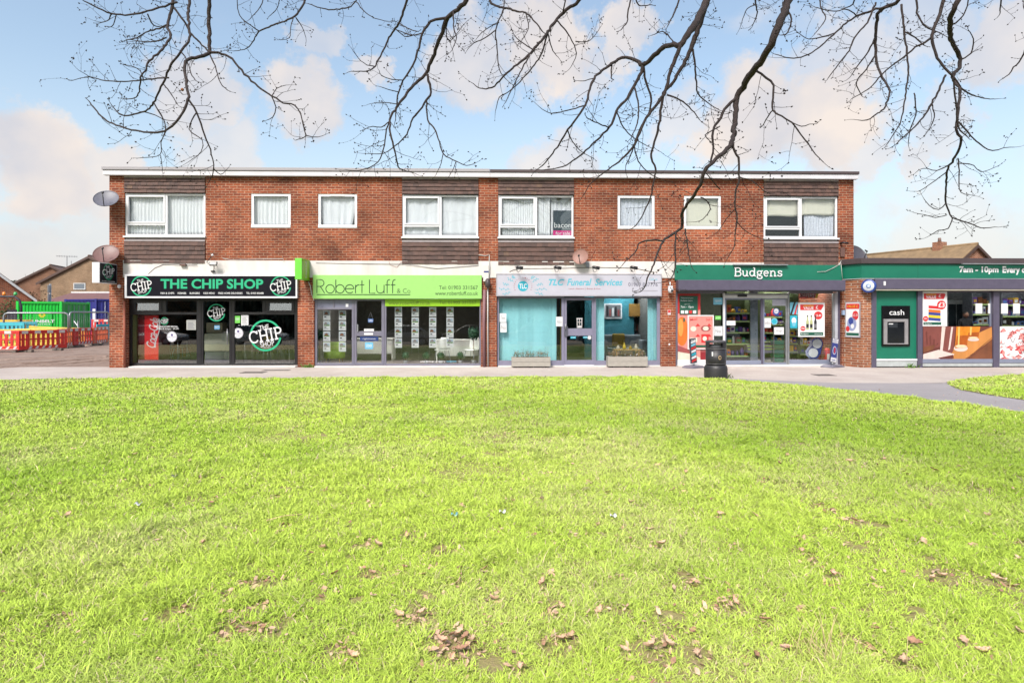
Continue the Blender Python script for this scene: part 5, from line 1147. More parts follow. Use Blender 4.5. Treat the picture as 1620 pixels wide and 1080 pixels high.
for sx in (-1, 1):
    for sy in (-1, 1): mb = MB(); mb.box(sx*.36 - .025, sx*.36 + .025, sy*.2 - .025, sy*.2 + .025, 0, .40, M('light_wood', None)); mb.build('leg', t, local=True)
for i, dx in enumerate((-.28, -.08, .12, .3)):
    mb = MB(); h = (.12, .2, .1, .16)[i]; mb.lathe((X(991, 1.1) + dx, 1.05, .472), [(0, 0), (.05, 0), (.06, h*.4), (.025, h*.8), (.03, h), (0, h)], (CREAM, YEL, MUST, CREAM)[i], 12); mb.build('ornament', None, ('round cream ornament at left end of coffee table', 'tall yellow ornament on coffee table', 'short mustard ornament on coffee table', 'cream ornament at right end of coffee table')[i], 'ornament', 'ornaments on the coffee table')
t = thing('bookcase', 'dark bookcase with pale books at right of the teal wall', 'bookcase', (X(1017, 3.6), 3.8, .03)); mb = MB(); xa, xb = X(1003, 3.6), X(1032, 3.6)
for z in (.05, .5, .95, 1.4, 1.85): mb.box(xa, xb, 3.6, 3.95, z, z + .035, SHELFW)
mb.build('shelves', t); mb = MB(); mb.box(xa - .04, xa, 3.6, 3.95, .03, 2.0, SHELFW); mb.box(xb, xb + .04, 3.6, 3.95, .03, 2.0, SHELFW); mb.box(xa, xb, 3.95, 3.97, .03, 2.0, SHELFW); mb.build('carcass', t)
for z in (.535, .985, 1.435):
    mb = MB(); x = xa + .03
    while x < xb - .05: w = rnd.uniform(.03, .07); mb.box(x, x + w - .004, 3.62, 3.85, z, z + rnd.uniform(.2, .34), rnd.choice((CREAM, PAPER, REDP, GREYP, BROWNP))); x += w
    mb.build('book_row', t)
t = thing('table_lamp', 'square lamp with warm tan shade above the dark bookcase', 'lamp', (X(1006, 3.3), 3.5, 1.95)); c = at(1006, 496, 3.5); mb = MB(); mb.box(c.x - .28, c.x + .28, 3.3, 3.7, c.z - .1, c.z + .35, M('lamp_shade_tan', (176, 130, 60), .8)); mb.build('lamp_shade', t, bevel=.01); mb = MB(); mb.tube([(c.x, 3.5, 1.95), (c.x, 3.5, c.z - .1)], .025, SHELFW, 8); mb.build('stem', t)
mb = MB(); mb.box(X(976, 2.6), X(996, 2.6), 2.2, 3.2, 2.69, 2.715, M('lit_ceiling_panel', (230, 240, 246), .5, emit=(.9, .97, 1.0, 16.0))); mb.build('ceiling_light', None, 'square lit white panel light in the funeral shop ceiling', 'ceiling light')
# convenience store: shelving with goods
SHG = M('shelf_green', (96, 136, 76), .6); SHBACK = M('shelf_back', (74, 88, 50), .7); GOODS = [M('goods_%s' % n, c, .5, var=.2, scale=20) for n, c in (('red', (196, 40, 44)), ('yellow', (232, 190, 50)), ('purple', (84, 50, 130)), ('blue', (60, 90, 170)), ('orange', (224, 120, 44)), ('white', (224, 222, 220)), ('green', (70, 140, 70)), ('brown', (140, 84, 50)))]
def shelf_unit(px0, px1, y, tops, label, goods=True, desc='', edge=SHG, palette=GOODS, zmax=2.35, back=SHBACK):
    x0, x1 = X(px0, y), X(px1, y); t = thing('shelf_unit', label, 'shelving', ((x0+x1)/2, y + .2, .03))
    mb = MB(); mb.box(x0, x1, y + .40, y + .44, .03, zmax, back); mb.build('back_panel', t)
    mb = MB(); mb.box(x0 - .03, x0, y, y + .44, .03, zmax, back); mb.box(x1, x1 + .03, y, y + .44, .03, zmax, back); mb.build('side_panel', t)
    zs = []
    for i, py in enumerate(tops):
        z = Z((px0+px1)/2, py, y); zs.append(z); mb = MB(); mb.box(x0, x1, y, y + .39, z - .035, z, edge); mb.box(x0, x1, y - .012, y - .001, z - .04, z + .012, PALEGREEN); mb.build('shelf', t)
    if goods:
        for i, z in enumerate(zs):
            x = x0 + .02; room = (zs[i-1] if i else zmax) - z - .06; mm = rnd.sample(palette, 2 if len(palette) > 2 else len(palette)); b = 0
            while x < x1 - .06:
                w = rnd.uniform(.09, .2); w = min(w, x1 - x - .01); h = min(room, rnd.uniform(.1, .27)); a = rnd.choice(mm if rnd.random() < .75 else palette); k = rnd.random()
                mb = MB()
                if k < .5: mb.box(x, x + w - .012, y + .02, y + .3, z + .001, z + h, a); mb.box(x + w*.15, x + w*.75, y + .017, y + .0195, z + h*.3, z + h*.7, rnd.choice(palette))
                elif k < .75: mb.lathe((x + w/2, y + .12, z), [(0, .001), (w*.38, .001), (w*.40, .02), (w*.40, h*.7), (w*.2, h*.85), (w*.17, h), (0, h)], a, 10)
                else: mb.prism([(x, z + .001), (x + w - .015, z + .001), (x + w*.92, z + h*.5), (x + w - .02, z + h), (x + .01, z + h), (x + w*.08, z + h*.5)], y + .03, y + .16, a); mb.prism([(x + w*.2, z + h*.35), (x + w*.7, z + h*.35), (x + w*.7, z + h*.65), (x + w*.2, z + h*.65)], y + .025, y + .0295, rnd.choice(palette))
                mb.build('grocery_pack', None, 'small coloured grocery pack on shelf %s of %s' % (('one', 'two', 'three', 'four', 'five', 'six')[i], desc), 'grocery pack', 'grocery packs on shelf %s of %s' % (('one', 'two', 'three', 'four', 'five', 'six')[i], desc)); x += w + .008
    return t
shelf_unit(1149.5, 1185.5, 1.2, (494.8, 507.8, 525.6, 543.5, 562.5), 'green edged grocery shelving seen through left sliding door', desc='the shelving behind the left sliding door')
shelf_unit(1208, 1243, 2.2, (501, 513, 526, 540, 553), 'grocery shelving seen through the right sliding door', desc='the shelving behind the right sliding door')
shelf_unit(1249, 1262, 1.2, (498, 520, 531, 543, 556), 'narrow grocery shelving behind the small slanted poster', desc='the narrow shelving left of the wine poster')
shelf_unit(1266, 1312, 2.0, (528, 545, 560), 'low green shelving behind the wine poster', desc='the low shelving under the wine poster', zmax=1.3)
mb = MB(); xx = X(1187, 1.1)
mb.box(X(1187.5, .7), X(1199, .7), .7, .72, .03, 2.5, M('glass_screen_grey', (120, 128, 140), .3)); mb.build('inner_screen', None, 'grey upright inner screen behind the sliding door post', 'screen')
t = thing('display_stand', 'blue two lobed promotional stand with two white discs in the store window', 'display stand', (X(1288, .4), .4, .2))
mb = MB(); Yx = .40
mb.disc(1292.5, 543.5, 9.5, 9.7, Yx, BLUE); mb.disc(1286.5, 558, 10.5, 10.5, Yx + .002, BLUE); mb.poly([(1283, 546), (1302, 541), (1298, 561), (1276, 556)], Yx + .004, BLUE); mb.poly([(1283.5, 534), (1284.5, 546), (1277, 556), (1281, 566), (1275, 562), (1274.5, 555), (1280, 547)], Yx - .001, M('lilac_stand_edge', (176, 180, 214), .5)); mb.build('board', t, solid=.012)
mb = MB(); mb.disc(1292.8, 543.5, 7.4, 7.4, Yx - .006, PAPER); mb.disc(1286.5, 558, 7.6, 7.4, Yx - .006, PAPER); mb.build('white_disc', t)
mb = MB(); mb.box(X(1280, .4), X(1294, .4), .35, .6, .03, .2, GREYF); mb.build('base', t)
t = thing('fire_extinguisher', 'red fire extinguisher standing at the right of the store window', 'extinguisher', (X(1308.5, .45), .45, .03)); c = X(1308.5, .45)
mb = MB(); mb.lathe((c, .45, .03), [(0, 0), (.085, 0), (.09, .03), (.09, .42), (.07, .48), (.03, .5), (0, .5)], RED, 16); mb.build('cylinder', t); mb = MB(); mb.tube([(c, .45, .53), (c + .05, .42, .56)], .012, BLACKF, 6); mb.tube([(c, .45, .53), (c - .08, .42, .45), (c - .09, .42, .25)], .01, BLACKF, 6); mb.build('hose', t); mb = MB(); mb.box(c - .05, c + .05, .355, .359, .18, .35, PAPER); mb.build('label_plate', t)
t = thing('basket_stack', 'stack of green shopping baskets on a wire stand inside the doors', 'basket stack', (X(1230, .9), .9, .03)); xa, xb = X(1222.5, .9), X(1238.5, .9)
for k in range(5):
    mb = MB(); z = .06 + .14*k; mb.prism([(xa + .03, z), (xb - .03, z), (xb, z + .12), (xa, z + .12)], .8, 1.1, M('basket_green', (20, 110, 80), .5)); mb.build('basket', t)
mb = MB(); mb.tube([(xa - .02, .78, .03), (xa - .02, .78, 1.28), (xa + .03, .78, 1.34), (xb - .03, .78, 1.34), (xb + .02, .78, 1.28), (xb + .02, .78, .03)], .014, STEEL, 6); mb.build('wire_stand', t)
for px, lab in ((1191, 'green and black basket seen through left sliding door'), (1213.5, 'green and black basket seen through right sliding door')):
    mb = MB(); c = at(px, 552, 1.0); mb.prism([(c.x - .15, c.z - .12), (c.x + .15, c.z - .12), (c.x + .19, c.z + .14), (c.x - .19, c.z + .14)], 1.0, 1.3, GREYF); mb.prism([(c.x - .19, c.z + .08), (c.x + .19, c.z + .08), (c.x + .19, c.z + .11), (c.x - .19, c.z + .11)], .99, 1.0, LIMEGRN); mb.prism([(c.x - .17, c.z - .02), (c.x + .17, c.z - .02), (c.x + .17, c.z + .01), (c.x - .17, c.z + .01)], .985, .995, LIMEGRN); mb.build('shopping_basket', None, lab, 'basket')
# corner shop interior: bottle shelves, a chiller and the shopkeeper behind the counter
BOT = [M('bottle_%s' % n, c, .25, var=.1) for n, c in (('dark', (40, 44, 40)), ('purple', (90, 60, 130)), ('blue', (70, 110, 170)), ('clear', (190, 196, 200)), ('gold', (190, 150, 60)), ('brown', (104, 62, 36)))]
shelf_unit(1539, 1568, 2.0, (481, 497, 513), 'back shelving with bottles in the drinks window', desc='the bottle shelving in the drinks window', palette=BOT, edge=GREYF, zmax=2.6, back=M('bottle_shelf_back', (84, 86, 96), .7)); shelf_unit(1586, 1680, 1.6, (482, 500, 515), 'back shelving with bottles in the shellfish window', desc='the bottle shelving in the shellfish window', palette=BOT, edge=GREYF, zmax=2.6, back=MATS['bottle_shelf_back'])
t = thing('drinks_chiller', 'pale glass fronted chiller behind the corner shop counter', 'fridge', (X(1514, 3.4), 3.6, .03)); mb = MB(); xa, xb = X(1501, 3.4), X(1527, 3.4); mb.box(xa, xb, 3.45, 3.95, .03, 2.1, M('chiller_white', (200, 204, 208), .4)); mb.build('body', t, bevel=.01)
for a, b in ((1502, 1513), (1515, 1526)): mb = MB(); mb.box(X(a, 3.4), X(b, 3.4), 3.42, 3.448, .3, 1.95, M('chiller_dark_glass', (54, 62, 70), .12)); mb.build('door', t)
mb = MB(); mb.box(X(1462, .9), X(1569, .9), .9, 1.4, .03, 1.0, GREYF); mb.build('shop_counter', None, 'grey shop counter behind the drinks picture', 'counter', bevel=.01)
SKIN = M('skin', (150, 104, 84), .6, var=.08); DARKCL = M('dark_jumper', (40, 40, 46), .9, var=.15); HAIR = M('dark_hair', (34, 28, 26), .7, var=.2)
def person(px, py_top, y, label):
    c = at(px, py_top, y); H = c.z - .03; t = thing('person', label, 'person', (c.x, y, .03))
    me = bpy.data.meshes.new('body'); k = H / 1.7
    J = [(0,0,.92), (0,0,1.12), (0,-.01,1.38), (0,-.01,1.48), (0,-.02,1.56), (0,-.025,1.64), (-.18,0,1.40), (-.24,.0,1.12), (-.12,-.22,1.06), (-.04,-.30,1.08), (.18,0,1.40), (.25,.0,1.12), (.14,-.22,1.06), (.06,-.30,1.08), (-.1,0,.88), (-.11,-.02,.48), (-.11,.03,.08), (-.11,-.1,.04), (.1,0,.88), (.11,-.02,.48), (.11,.03,.08), (.11,-.1,.04)]
    Rr = [.15, .14, .15, .055, .075, .085, .075, .05, .042, .04, .075, .05, .042, .04, .10, .065, .045, .04, .10, .065, .045, .04]
    E = [(0,1),(1,2),(2,3),(3,4),(4,5),(2,6),(6,7),(7,8),(8,9),(2,10),(10,11),(11,12),(12,13),(0,14),(14,15),(15,16),(16,17),(0,18),(18,19),(19,20),(20,21)]
    me.from_pydata([(a*k, b*k, z*k) for a, b, z in J], E, []); o = bpy.data.objects.new('body', me); COL.objects.link(o); o.parent = t; me.materials.append(DARKCL)
    sk = o.modifiers.new('skin', 'SKIN'); sv = me.skin_vertices[0].data
    for i, r in enumerate(Rr): sv[i].radius = (r*k, r*k*.8)
    sv[0].use_root = True
    o.modifiers.new('sub', 'SUBSURF').render_levels = 2
    mb = MB(); mb.sphere((0, -.03*k, 1.60*k), (.078*k, .092*k, .115*k), SKIN); mb.sphere((0, -.122*k, 1.585*k), (.016*k, .02*k, .024*k), SKIN, 8, 6)
    for s in (-1, 1): mb.sphere((s*.079*k, -.025*k, 1.595*k), (.012*k, .02*k, .03*k), SKIN, 8, 6); mb.sphere((s*.03*k, -.108*k, 1.61*k), (.012*k, .01*k, .008*k), HAIR, 8, 6)
    mb.box(-.025*k, .025*k, -.118*k, -.11*k, 1.542*k, 1.549*k, REDP); mb.build('face', t, local=True)
    mb = MB(); mb.sphere((0, -.005*k, 1.645*k), (.09*k, .098*k, .09*k), HAIR); mb.build('hair', t, local=True)
    for s in (-1, 1):
        mb = MB(); mb.sphere((s*.04*k, -.33*k, 1.08*k), (.035*k, .045*k, .018*k), SKIN, 10, 7)
        for f in range(4): mb.tube([(s*(.018 + .015*f)*k, -.36*k, 1.08*k), (s*(.016 + .015*f)*k, -.395*k, 1.077*k), (s*(.015 + .015*f)*k, -.418*k + abs(f-1.4)*.006*k, 1.066*k)], [.008*k, .0075*k, .006*k], SKIN, 6)
        mb.tube([(s*.008*k, -.32*k, 1.08*k), (s*-.012*k, -.345*k, 1.075*k), (s*-.012*k, -.37*k, 1.07*k)], [.01*k, .009*k, .007*k], SKIN, 6); mb.build('hand', t, local=True)
person(1527, 493.5, 1.75, 'person in dark top standing behind the corner shop counter')

# ------------------------------------------------------------------ things on and in front of the facade
DISHM = M('dish_grey', (112, 112, 124), .5, var=.15); DISHR = M('dish_brown_pink', (160, 118, 106), .55, var=.15); DISHB = M('dish_brown', (132, 100, 96), .5, var=.15); DISHD = M('dish_dark', (84, 80, 88), .5)
def dish(name, label, c, r, face, mat, wall, el=12):
    """shallow bowl facing direction 'face' (degrees from -y, positive to +x) with feed arm and wall bracket"""
    c = Vector(c); t = thing(name, label, 'satellite dish', tuple(c))
    Rm = Matrix.Rotation(rad(face), 4, 'Z') @ Matrix.Rotation(rad(90 - el), 4, 'X')
    def tr(p): return Rm @ Vector(p)
    prof = [(r * u, -.02 + .16 * r * u * u * 1.3) for u in (0, .25, .5, .75, .92, 1)]; prof += [(r * 1.02, .16*r*1.3 - .005)] + [(r * u, -.035 + .16 * r * u * u * 1.3) for u in (.98, .75, .5, .25, 0)]
    mb = MB(); mb.lathe(tuple(c), prof, mat, 32, Rm); mb.build('bowl', t)
    mb = MB(); a, b = tr((0, -r * .9, .1 * r)), tr((0, -r * .28, r * 1.05)); mb.tube([c + a, c + b], .012, BLACKF, 6); e = tr((0, -.02, r * .95)); mb.tube([c + b, c + e], [.028, .02], BLACKF, 8); mb.tube([c + b + (e - b) * -.2, c + b], .022, BLACKF, 8); mb.build('feed_arm', t)
    mb = MB(); w = Vector(wall); back = c + tr((0, 0, -.05)); mb.tube([back, back.lerp(w, .5) + Vector((0, 0, -.05)), w], .022, STEEL, 7); mb.box(w.x - .05, w.x + .05, w.y - .05, w.y + .05, w.z - .07, w.z + .07, STEEL); mb.build('bracket', t)
dish('satellite_dish', 'grey satellite dish high on the left corner of the brick parade', at(168.5, 316, -.35), .325, 14, DISHM, (XL - .02, .12, Z(185, 318)), 38)
dish('satellite_dish', 'brownish satellite dish just above the projecting chip shop light box', at(168.5, 403, -.35), .335, 14, DISHB, (XL - .02, .12, Z(185, 406)), 38)
dish('satellite_dish', 'pinkish satellite dish above the funeral shop sign', at(918.5, 406.5, -.22), .235, -20, DISHR, (X(929), -.03, Z(929, 419)), 16)
dish('satellite_dish', 'dark satellite dish on the roof at the foot of the right end wall', (X(1356, .9), .9, Z(1356, 404, .9)), .34, 20, DISHD, (X(1350, .9), 1.0, Z(1350, 408, .9)), 30)
def floodlight(px, py, label):
    c = at(px, py, -.25); t = thing('floodlight', label, 'floodlight', tuple(c)); mb = MB(); mt = Matrix.Translation(c) @ Matrix.Rotation(rad(-25), 4, 'X'); mb.box(-.11, .11, -.03, .03, -.06, .06, BLACKF, mt); mb.build('head', t, bevel=.006); mb = MB(); mb.box(-.085, .085, -.034, -.031, -.042, .042, M('lamp_lens', (96, 96, 92), .2), mt); mb.build('lens', t); mb = MB(); mb.tube([c + Vector((0, .02, 0)), c + Vector((0, .1, -.04)), Vector((c.x, -.03, c.z - .03))], .014, STEEL, 6); mb.build('bracket', t)
floodlight(337.5, 417, 'small black floodlight above the middle of the black chip shop sign')
mb = MB(); p0, p1 = at(327, 415, -.05), at(336, 403.5, -.3); mb.tube([p0, p1], .012, BLACKF, 6); mb.sphere(tuple(p1), .035, WHITE, 10, 7); mb.build('sign_spotlight', None, 'slim slanted arm with white lamp tip beside the dark tile panel', 'spotlight')
mb = MB(); mb.pbox(333.5, 428, 338.5, 430.5, -.10, -.03, BLACKF); mb.tube([at(338, 420, -.05), at(338.5, 425, -.06), at(337, 429, -.05)], .008, BLACKF, 5); mb.build('junction_box', None, 'small black junction box under the chip shop floodlight', 'junction box')
for px, lab in ((822, 'black sign lamp over the funeral shop sign, first from left'), (882.5, 'black sign lamp over the funeral shop sign, second from left'), (943, 'black sign lamp over the funeral shop sign, third from left'), (1003, 'black sign lamp over the funeral shop sign, fourth from left')):
    t = thing('sign_lamp', lab, 'sign lamp', at(px, 430, -.1), group='sign lamps over the funeral shop')
    mb = MB(); c = at(px - 5, 423.5, -.42); mb.tube([at(px - 6, 422.5, -.025), at(px - 6, 421.5, -.25), c], .012, BLACKF, 6); mb.tube([at(px - 5, 424, -.42), at(px - 4, 429, -.3), at(px - 1, 430.5, -.2), at(px + 1, 427, -.1), at(px + 1, 424, -.026)], .006, BLACKF, 5); mb.build('arm', t)
    mb = MB(); mb.tube([at(px - 5, 422.5, -.46), at(px + 5.5, 424.3, -.46)], [.045, .05], BLACKF, 8); mb.build('lamp_head', t)
mb = MB(); mb.pbox(764.5, 419, 773, 445, -.09, -.026, RENDERW); mb.pbox(765.5, 428.6, 773, 431, -.093, -.0905, M('alarm_blue', (40, 60, 130), .4)); mb.build('alarm_box', None, 'white alarm box with blue stripe between lime and lilac signs', 'alarm box')
t = thing('camera_housing', 'dark oval security camera housing below the white alarm box', 'security camera', at(771.5, 455, -.1)); mb = MB(); c = at(771.5, 448, -.16); mb.sphere(tuple(c), (.085, .12, .15), M('housing_brown', (78, 66, 70), .5)); mb.build('housing', t); mb = MB(); mb.tube([c, (c.x, -.002, c.z - .02)], .04, M('housing_brown', None), 8); mb.build('bracket', t)
t = thing('security_camera', 'white security camera on brick pier beside the green sign', 'security camera', at(1061, 463, -.2)); mb = MB(); c = at(1061, 458.5, -.2); mb.sphere(tuple(c), (.085, .09, .1), WHITE); mb.box(c.x - .06, c.x + .07, c.y, c.y + .1, c.z - .03, c.z + .12, WHITE); mb.build('body', t, bevel=.01); mb = MB(); mb.sphere((c.x + .02, c.y - .07, c.z - .03), .04, BLACKF); mb.build('lens', t); mb = MB(); mb.tube([at(1060, 446, -.03), at(1060, 452, -.05), c], .018, WHITE, 7); mb.build('arm', t)
mb = MB(); mb.pbox(1056.5, 490, 1061, 498, -.02, -.001, PAPER); mb.rect(1056.8, 490.4, 1060.7, 494.6, -.022, RED); fit_text(mb, 'H', 1057.6, 495, 1059.8, 497.5, -.022, RED); mb.build('hydrant_plate', None, 'small red and white plate on the brick pier beside the store', 'plate')
mb = MB(); mb.disc(1059, 544.5, 1.5, 1.5, -.01, PAPER); mb.build('round_tag', None, 'tiny white disc low on the brick pier beside the store', 'tag', solid=.008)
mb = MB(); c = at(188.5, 453, -.06); mb.sphere(tuple(c), (.05, .06, .06), WHITE); mb.tube([c, (c.x, -.001, c.z + .03)], .02, WHITE, 6); mb.build('outdoor_light', None, 'little white sensor lamp under the projecting chip shop box', 'lamp')
mb = MB(); mb.pbox(1333.5, 490.5, 1337, 498, -.10, -.02, M('blue_grey_bell', (150, 170, 200), .4)); mb.build('bell_box', None, 'little pale blue box where the store front meets the splayed wall', 'box')
mb = MB(); mb.pbox(1330, 392, 1337, 406, -.06, -.001, M('brown_box', (110, 78, 70), .6)); mb.build('meter_box', None, 'brown box on the brick at the right end of the parade', 'box', bevel=.005)
mb = MB(); c = at(1336, 384, -.12); mb.tube([(c.x - .06, -.01, c.z), (c.x - .06, -.15, c.z), (c.x + .08, -.18, c.z - .02)], .03, BLACKF, 7); mb.build('wall_lamp', None, 'small dark lamp under the right end upstairs window', 'lamp')
# pipes and cables
def cable(name, label, pts, r, mat, cat='cable'):
    mb = MB(); mb.tube([at(a, b, y) for a, b, y in pts], r, mat, 6); return mb.build(name, None, label, cat)
CABW = M('cable_white', (206, 204, 200), .6); CABD = M('cable_dark', (60, 54, 54), .6)
cable('downpipe', 'thin white vertical pipe on the brick pier between the lime and lilac shops', [(771.6, 456, -.05), (771.6, 500, -.05), (772, 579, -.05)], .022, CABW, 'pipe')
cable('downpipe', 'brown painted pipe beside the thin white pipe', [(766.5, 458, -.045), (765.5, 510, -.045), (766, 581, -.045)], .05, M('pipe_brown', (140, 100, 104), .6), 'pipe')
cable('downpipe', 'brown painted pipe at the edge of the leftmost brick pier', [(196.8, 476, .02), (197.2, 582, .02)], .035, M('pipe_brick', (160, 88, 66), .7), 'pipe')
cable('cable', 'white cable running along the foot of the brick above the chip shop', [(352, 408.5, -.012), (365, 411, -.012), (395, 410.3, -.012), (448, 409.5, -.012), (449.5, 414, -.03)], .008, CABW)
cable('cable', 'thin dark looping cable on the white band beside the lower tile panel', [(234, 446 - 12, -.03), (245, 424, -.03), (258, 418.5, -.035), (286, 418, -.06), (312, 419, -.06)], .007, CABD)
cable('cable', 'white cable dropping from the lime green projecting sign', [(488, 446, -.04), (491, 452, -.03), (493, 465, -.02), (497, 476, -.01)], .014, CABW)
cable('cable', 'sagging thin cable across the white band under the middle tile panel', [(500, 416, -.03), (560, 417.5, -.03), (636, 417, -.06), (690, 425, -.04), (757, 420, -.04)], .006, CABD)
cable('cable', 'thin vertical cable down the brick left of the middle tile panel', [(613, 290, -.01), (613.5, 340, -.01), (613, 405, -.01), (617, 419, -.03), (628, 423, -.03), (635, 414, -.05)], .006, M('cable_brick', (170, 110, 90), .7))
cable('cable', 'white cables meeting on the brick between the two middle tile panels', [(757, 403, -.02), (768, 404.5, -.015), (774, 403, -.015), (774, 420, -.1), (774, 448, -.03)], .012, CABW)
cable('cable', 'long dark cable feeding the funeral shop sign lamps', [(806, 430, -.03), (812, 427, -.03), (822, 425, -.03), (882, 424.5, -.03), (943, 423, -.03), (1003, 424, -.03), (1035, 431, -.03)], .008, CABD)
cable('cable', 'thin vertical cable on brick right of the for sale window', [(942, 285, -.01), (941, 340, -.01), (941, 395, -.01), (934, 412, -.01)], .007, M('cable_brick', None))
cable('cable', 'grey loose cable at the right end of the green store sign', [(1293, 430, -.11), (1306, 429.5, -.13), (1318, 424, -.12), (1328, 418, -.11), (1331, 412, -.05)], .008, CABW)
cable('cable', 'thin cables hanging at the junction of the two green fascias', [(1330, 415, -.11), (1331.5, 428, -.11), (1333, 442, -.1)], .008, CABW)
mb = MB(); mb.pbox(284, 417.5, 293, 420.3, -.12, -.03, M('brown_box', None)); mb.build('vent_cap', None, 'small brown cap under the leftmost lower tile panel', 'vent')

# ------------------------------------------------------------------ pavement furniture
def ground_at(px, py): return gnd(px, py)
BINM = M('bin_black', (44, 42, 46), .5, var=.15, bump=.1); BINR = M('bin_rim_grey', (84, 82, 86), .5); GOLD = M('bin_gold_print', (190, 160, 120), .5)
b = ground_at(1138.7, 600.6); s = (b - CAM).dot(FW) / FPX; R_ = 18.2 * s
t = thing('litter_bin', 'black hooded round litter bin standing at the edge of the lawn', 'litter bin', (b.x, b.y + R_, 0))
H = (600.6 - 539) * s
mb = MB(); mb.lathe((0, 0, 0), [(0, 0), (R_, 0), (R_*1.0, .02), (R_*1.0, H*.27), (R_*.93, H*.345), (R_*.86, H*.36), (0, H*.36)], BINM, 32); mb.build('base', t, local=True)
mb = MB(); mb.lathe((0, 0, 0), [(0, H*.361), (R_*.84, H*.361), (R_*.84, H*.40), (R_*.86, H*.41), (R_*.86, H*.77), (0, H*.77)], BINM, 32); mb.lathe((0, 0, 0), [(R_*.845, H*.385), (R_*.87, H*.385), (R_*.87, H*.405), (R_*.845, H*.405)], BINR, 32); mb.build('body', t, local=True)
mb = MB(); mb.lathe((0, 0, 0), [(R_*.87, H*.772), (R_*.88, H*.772), (R_*.88, H*.80), (R_*.87, H*.80)], BINR, 32)
n = 32; hood = []                                         # the hood with two openings: wall pieces between them
for i in range(n):
    a0, a1 = 2*math.pi*i/n, 2*math.pi*(i+1)/n; mid = (i + .5) * 360 / n
    op = any(abs((mid - c + 180) % 360 - 180) < 40 for c in (255, 75))
    zz_ = [(H*.80, H*.83), (H*.935, H*.97)] if op else [(H*.80, H*.97)]
    for za, zb in zz_:
        for r in (R_*.87, R_*.83):
            mb.face([(r*math.cos(a0), r*math.sin(a0), za), (r*math.cos(a1), r*math.sin(a1), za), (r*math.cos(a1), r*math.sin(a1), zb), (r*math.cos(a0), r*math.sin(a0), zb)], BINM)
mb.lathe((0, 0, 0), [(R_*.89, H*.965), (R_*.89, H*.985), (R_*.7, H*1.0), (0, H*1.005)], BINR, 32); mb.lathe((0, 0, 0), [(0, H*.80), (R_*.6, H*.80), (R_*.6, H*.9), (0, H*.9)], GREYP, 16); mb.build('hood', t, local=True)
mb = MB()
def onbin(pts, mat, r=R_*.868):
    vs = [(r*math.cos(a), r*math.sin(a), z) for a, z in pts]; mb.face(vs, mat)
ca = rad(-86); 
onbin([(ca + .16*math.cos(k/10*math.pi), H*.565 + H*.055*math.sin(k/10*math.pi)) for k in range(20)], GOLD); onbin([(ca + .09*math.cos(k/10*math.pi) + .01, H*.565 + H*.03*math.sin(k/10*math.pi)) for k in range(20)], BINM, R_*.876)
onbin([(ca + .5 + .15*math.cos(k/10*math.pi), H*.575 + H*.05*math.sin(k/10*math.pi)) for k in range(20)], BINR); onbin([(ca + .5 + .11*math.cos(k/10*math.pi), H*.575 + H*.036*math.sin(k/10*math.pi)) for k in range(20)], BINM, R_*.876)
onbin([(ca - .8, H*.6), (ca - .66, H*.6), (ca - .66, H*.71), (ca - .8, H*.71)], PAPER); mb.build('emblem', t, local=True)
def swing_sign(name, label, px, py, w, h, lean, rz, draw, base_mat=GREYF):
    g = ground_at(px, py); t = thing(name, label, 'pavement sign', (g.x, g.y, 0), rz)
    mb = MB(); mb.prism([(-.30, 0), (.30, 0), (.30, .02), (.16, .07), (-.16, .07), (-.30, .02)], -.2, .2, base_mat); mb.build('base', t, local=True, bevel=.008)
    mb = MB(); mb.tube([(0, 0, .07), (0, 0, .14)], .03, STEEL, 8); mb.build('spring', t, local=True)
    Rm = Matrix.Translation((0, 0, .14)) @ Matrix.Rotation(rad(lean), 4, 'Y')
    mb = MB(); mb.box(-w/2, w/2, -.02, .02, 0, h, M('dark_sign_frame', (70, 70, 84), .4), Rm); mb.build('frame', t, local=True, bevel=.006)
    mb = MB(); draw(mb, Rm, w, h); mb.build('face', t, local=True)
def q4(mb, Rm, x0, x1, z0, z1, m, o=.022): mb.face([Rm @ Vector(p) for p in ((x0, -o, z0), (x1, -o, z0), (x1, -o, z1), (x0, -o, z1))], m)
def ltext(mb, Rm, s, x0, x1, z0, z1, m, o=.026):
    vs, fs = glyphs(s, offset=.015); ax, bx = min(v.x for v in vs), max(v.x for v in vs); ay, by = min(v.y for v in vs), max(v.y for v in vs)
    mb.add([Rm @ Vector((x0 + (v.x-ax)/(bx-ax)*(x1-x0), -o, z0 + (v.y-ay)/(by-ay)*(z1-z0))) for v in vs], fs, m)
def d_pay(mb, Rm, w, h):
    q4(mb, Rm, -w*.45, w*.45, h*.02, h*.98, BLUE); q4(mb, Rm, -w*.45, w*.45, h*.80, h*.98, PAPER, .024); ltext(mb, Rm, 'PAY', -w*.3, w*.3, h*.9, h*.965, BLUE); ltext(mb, Rm, 'POINT', -w*.38, w*.38, h*.82, h*.885, BLUE)
    q4(mb, Rm, -w*.45, w*.45, h*.02, h*.20, PAPER, .024); ltext(mb, Rm, 'cash', -w*.3, w*.3, h*.07, h*.15, BLUE)
    mb.face([Rm @ Vector((w*.3*math.cos(k/12*math.pi), -.024, h*.5 + h*.17*math.sin(k/12*math.pi))) for k in range(24)], PAPER); mb.face([Rm @ Vector((w*.24*math.cos(k/12*math.pi), -.026, h*.5 + h*.14*math.sin(k/12*math.pi))) for k in range(24)], BLUE); q4(mb, Rm, -w*.1, w*.1, h*.40, h*.6, RED, .028)
swing_sign('swing_sign', 'blue and white leaning swing sign at right of the store front', 1317, 580.5, .30, .74, 10, rad(28), d_pay)
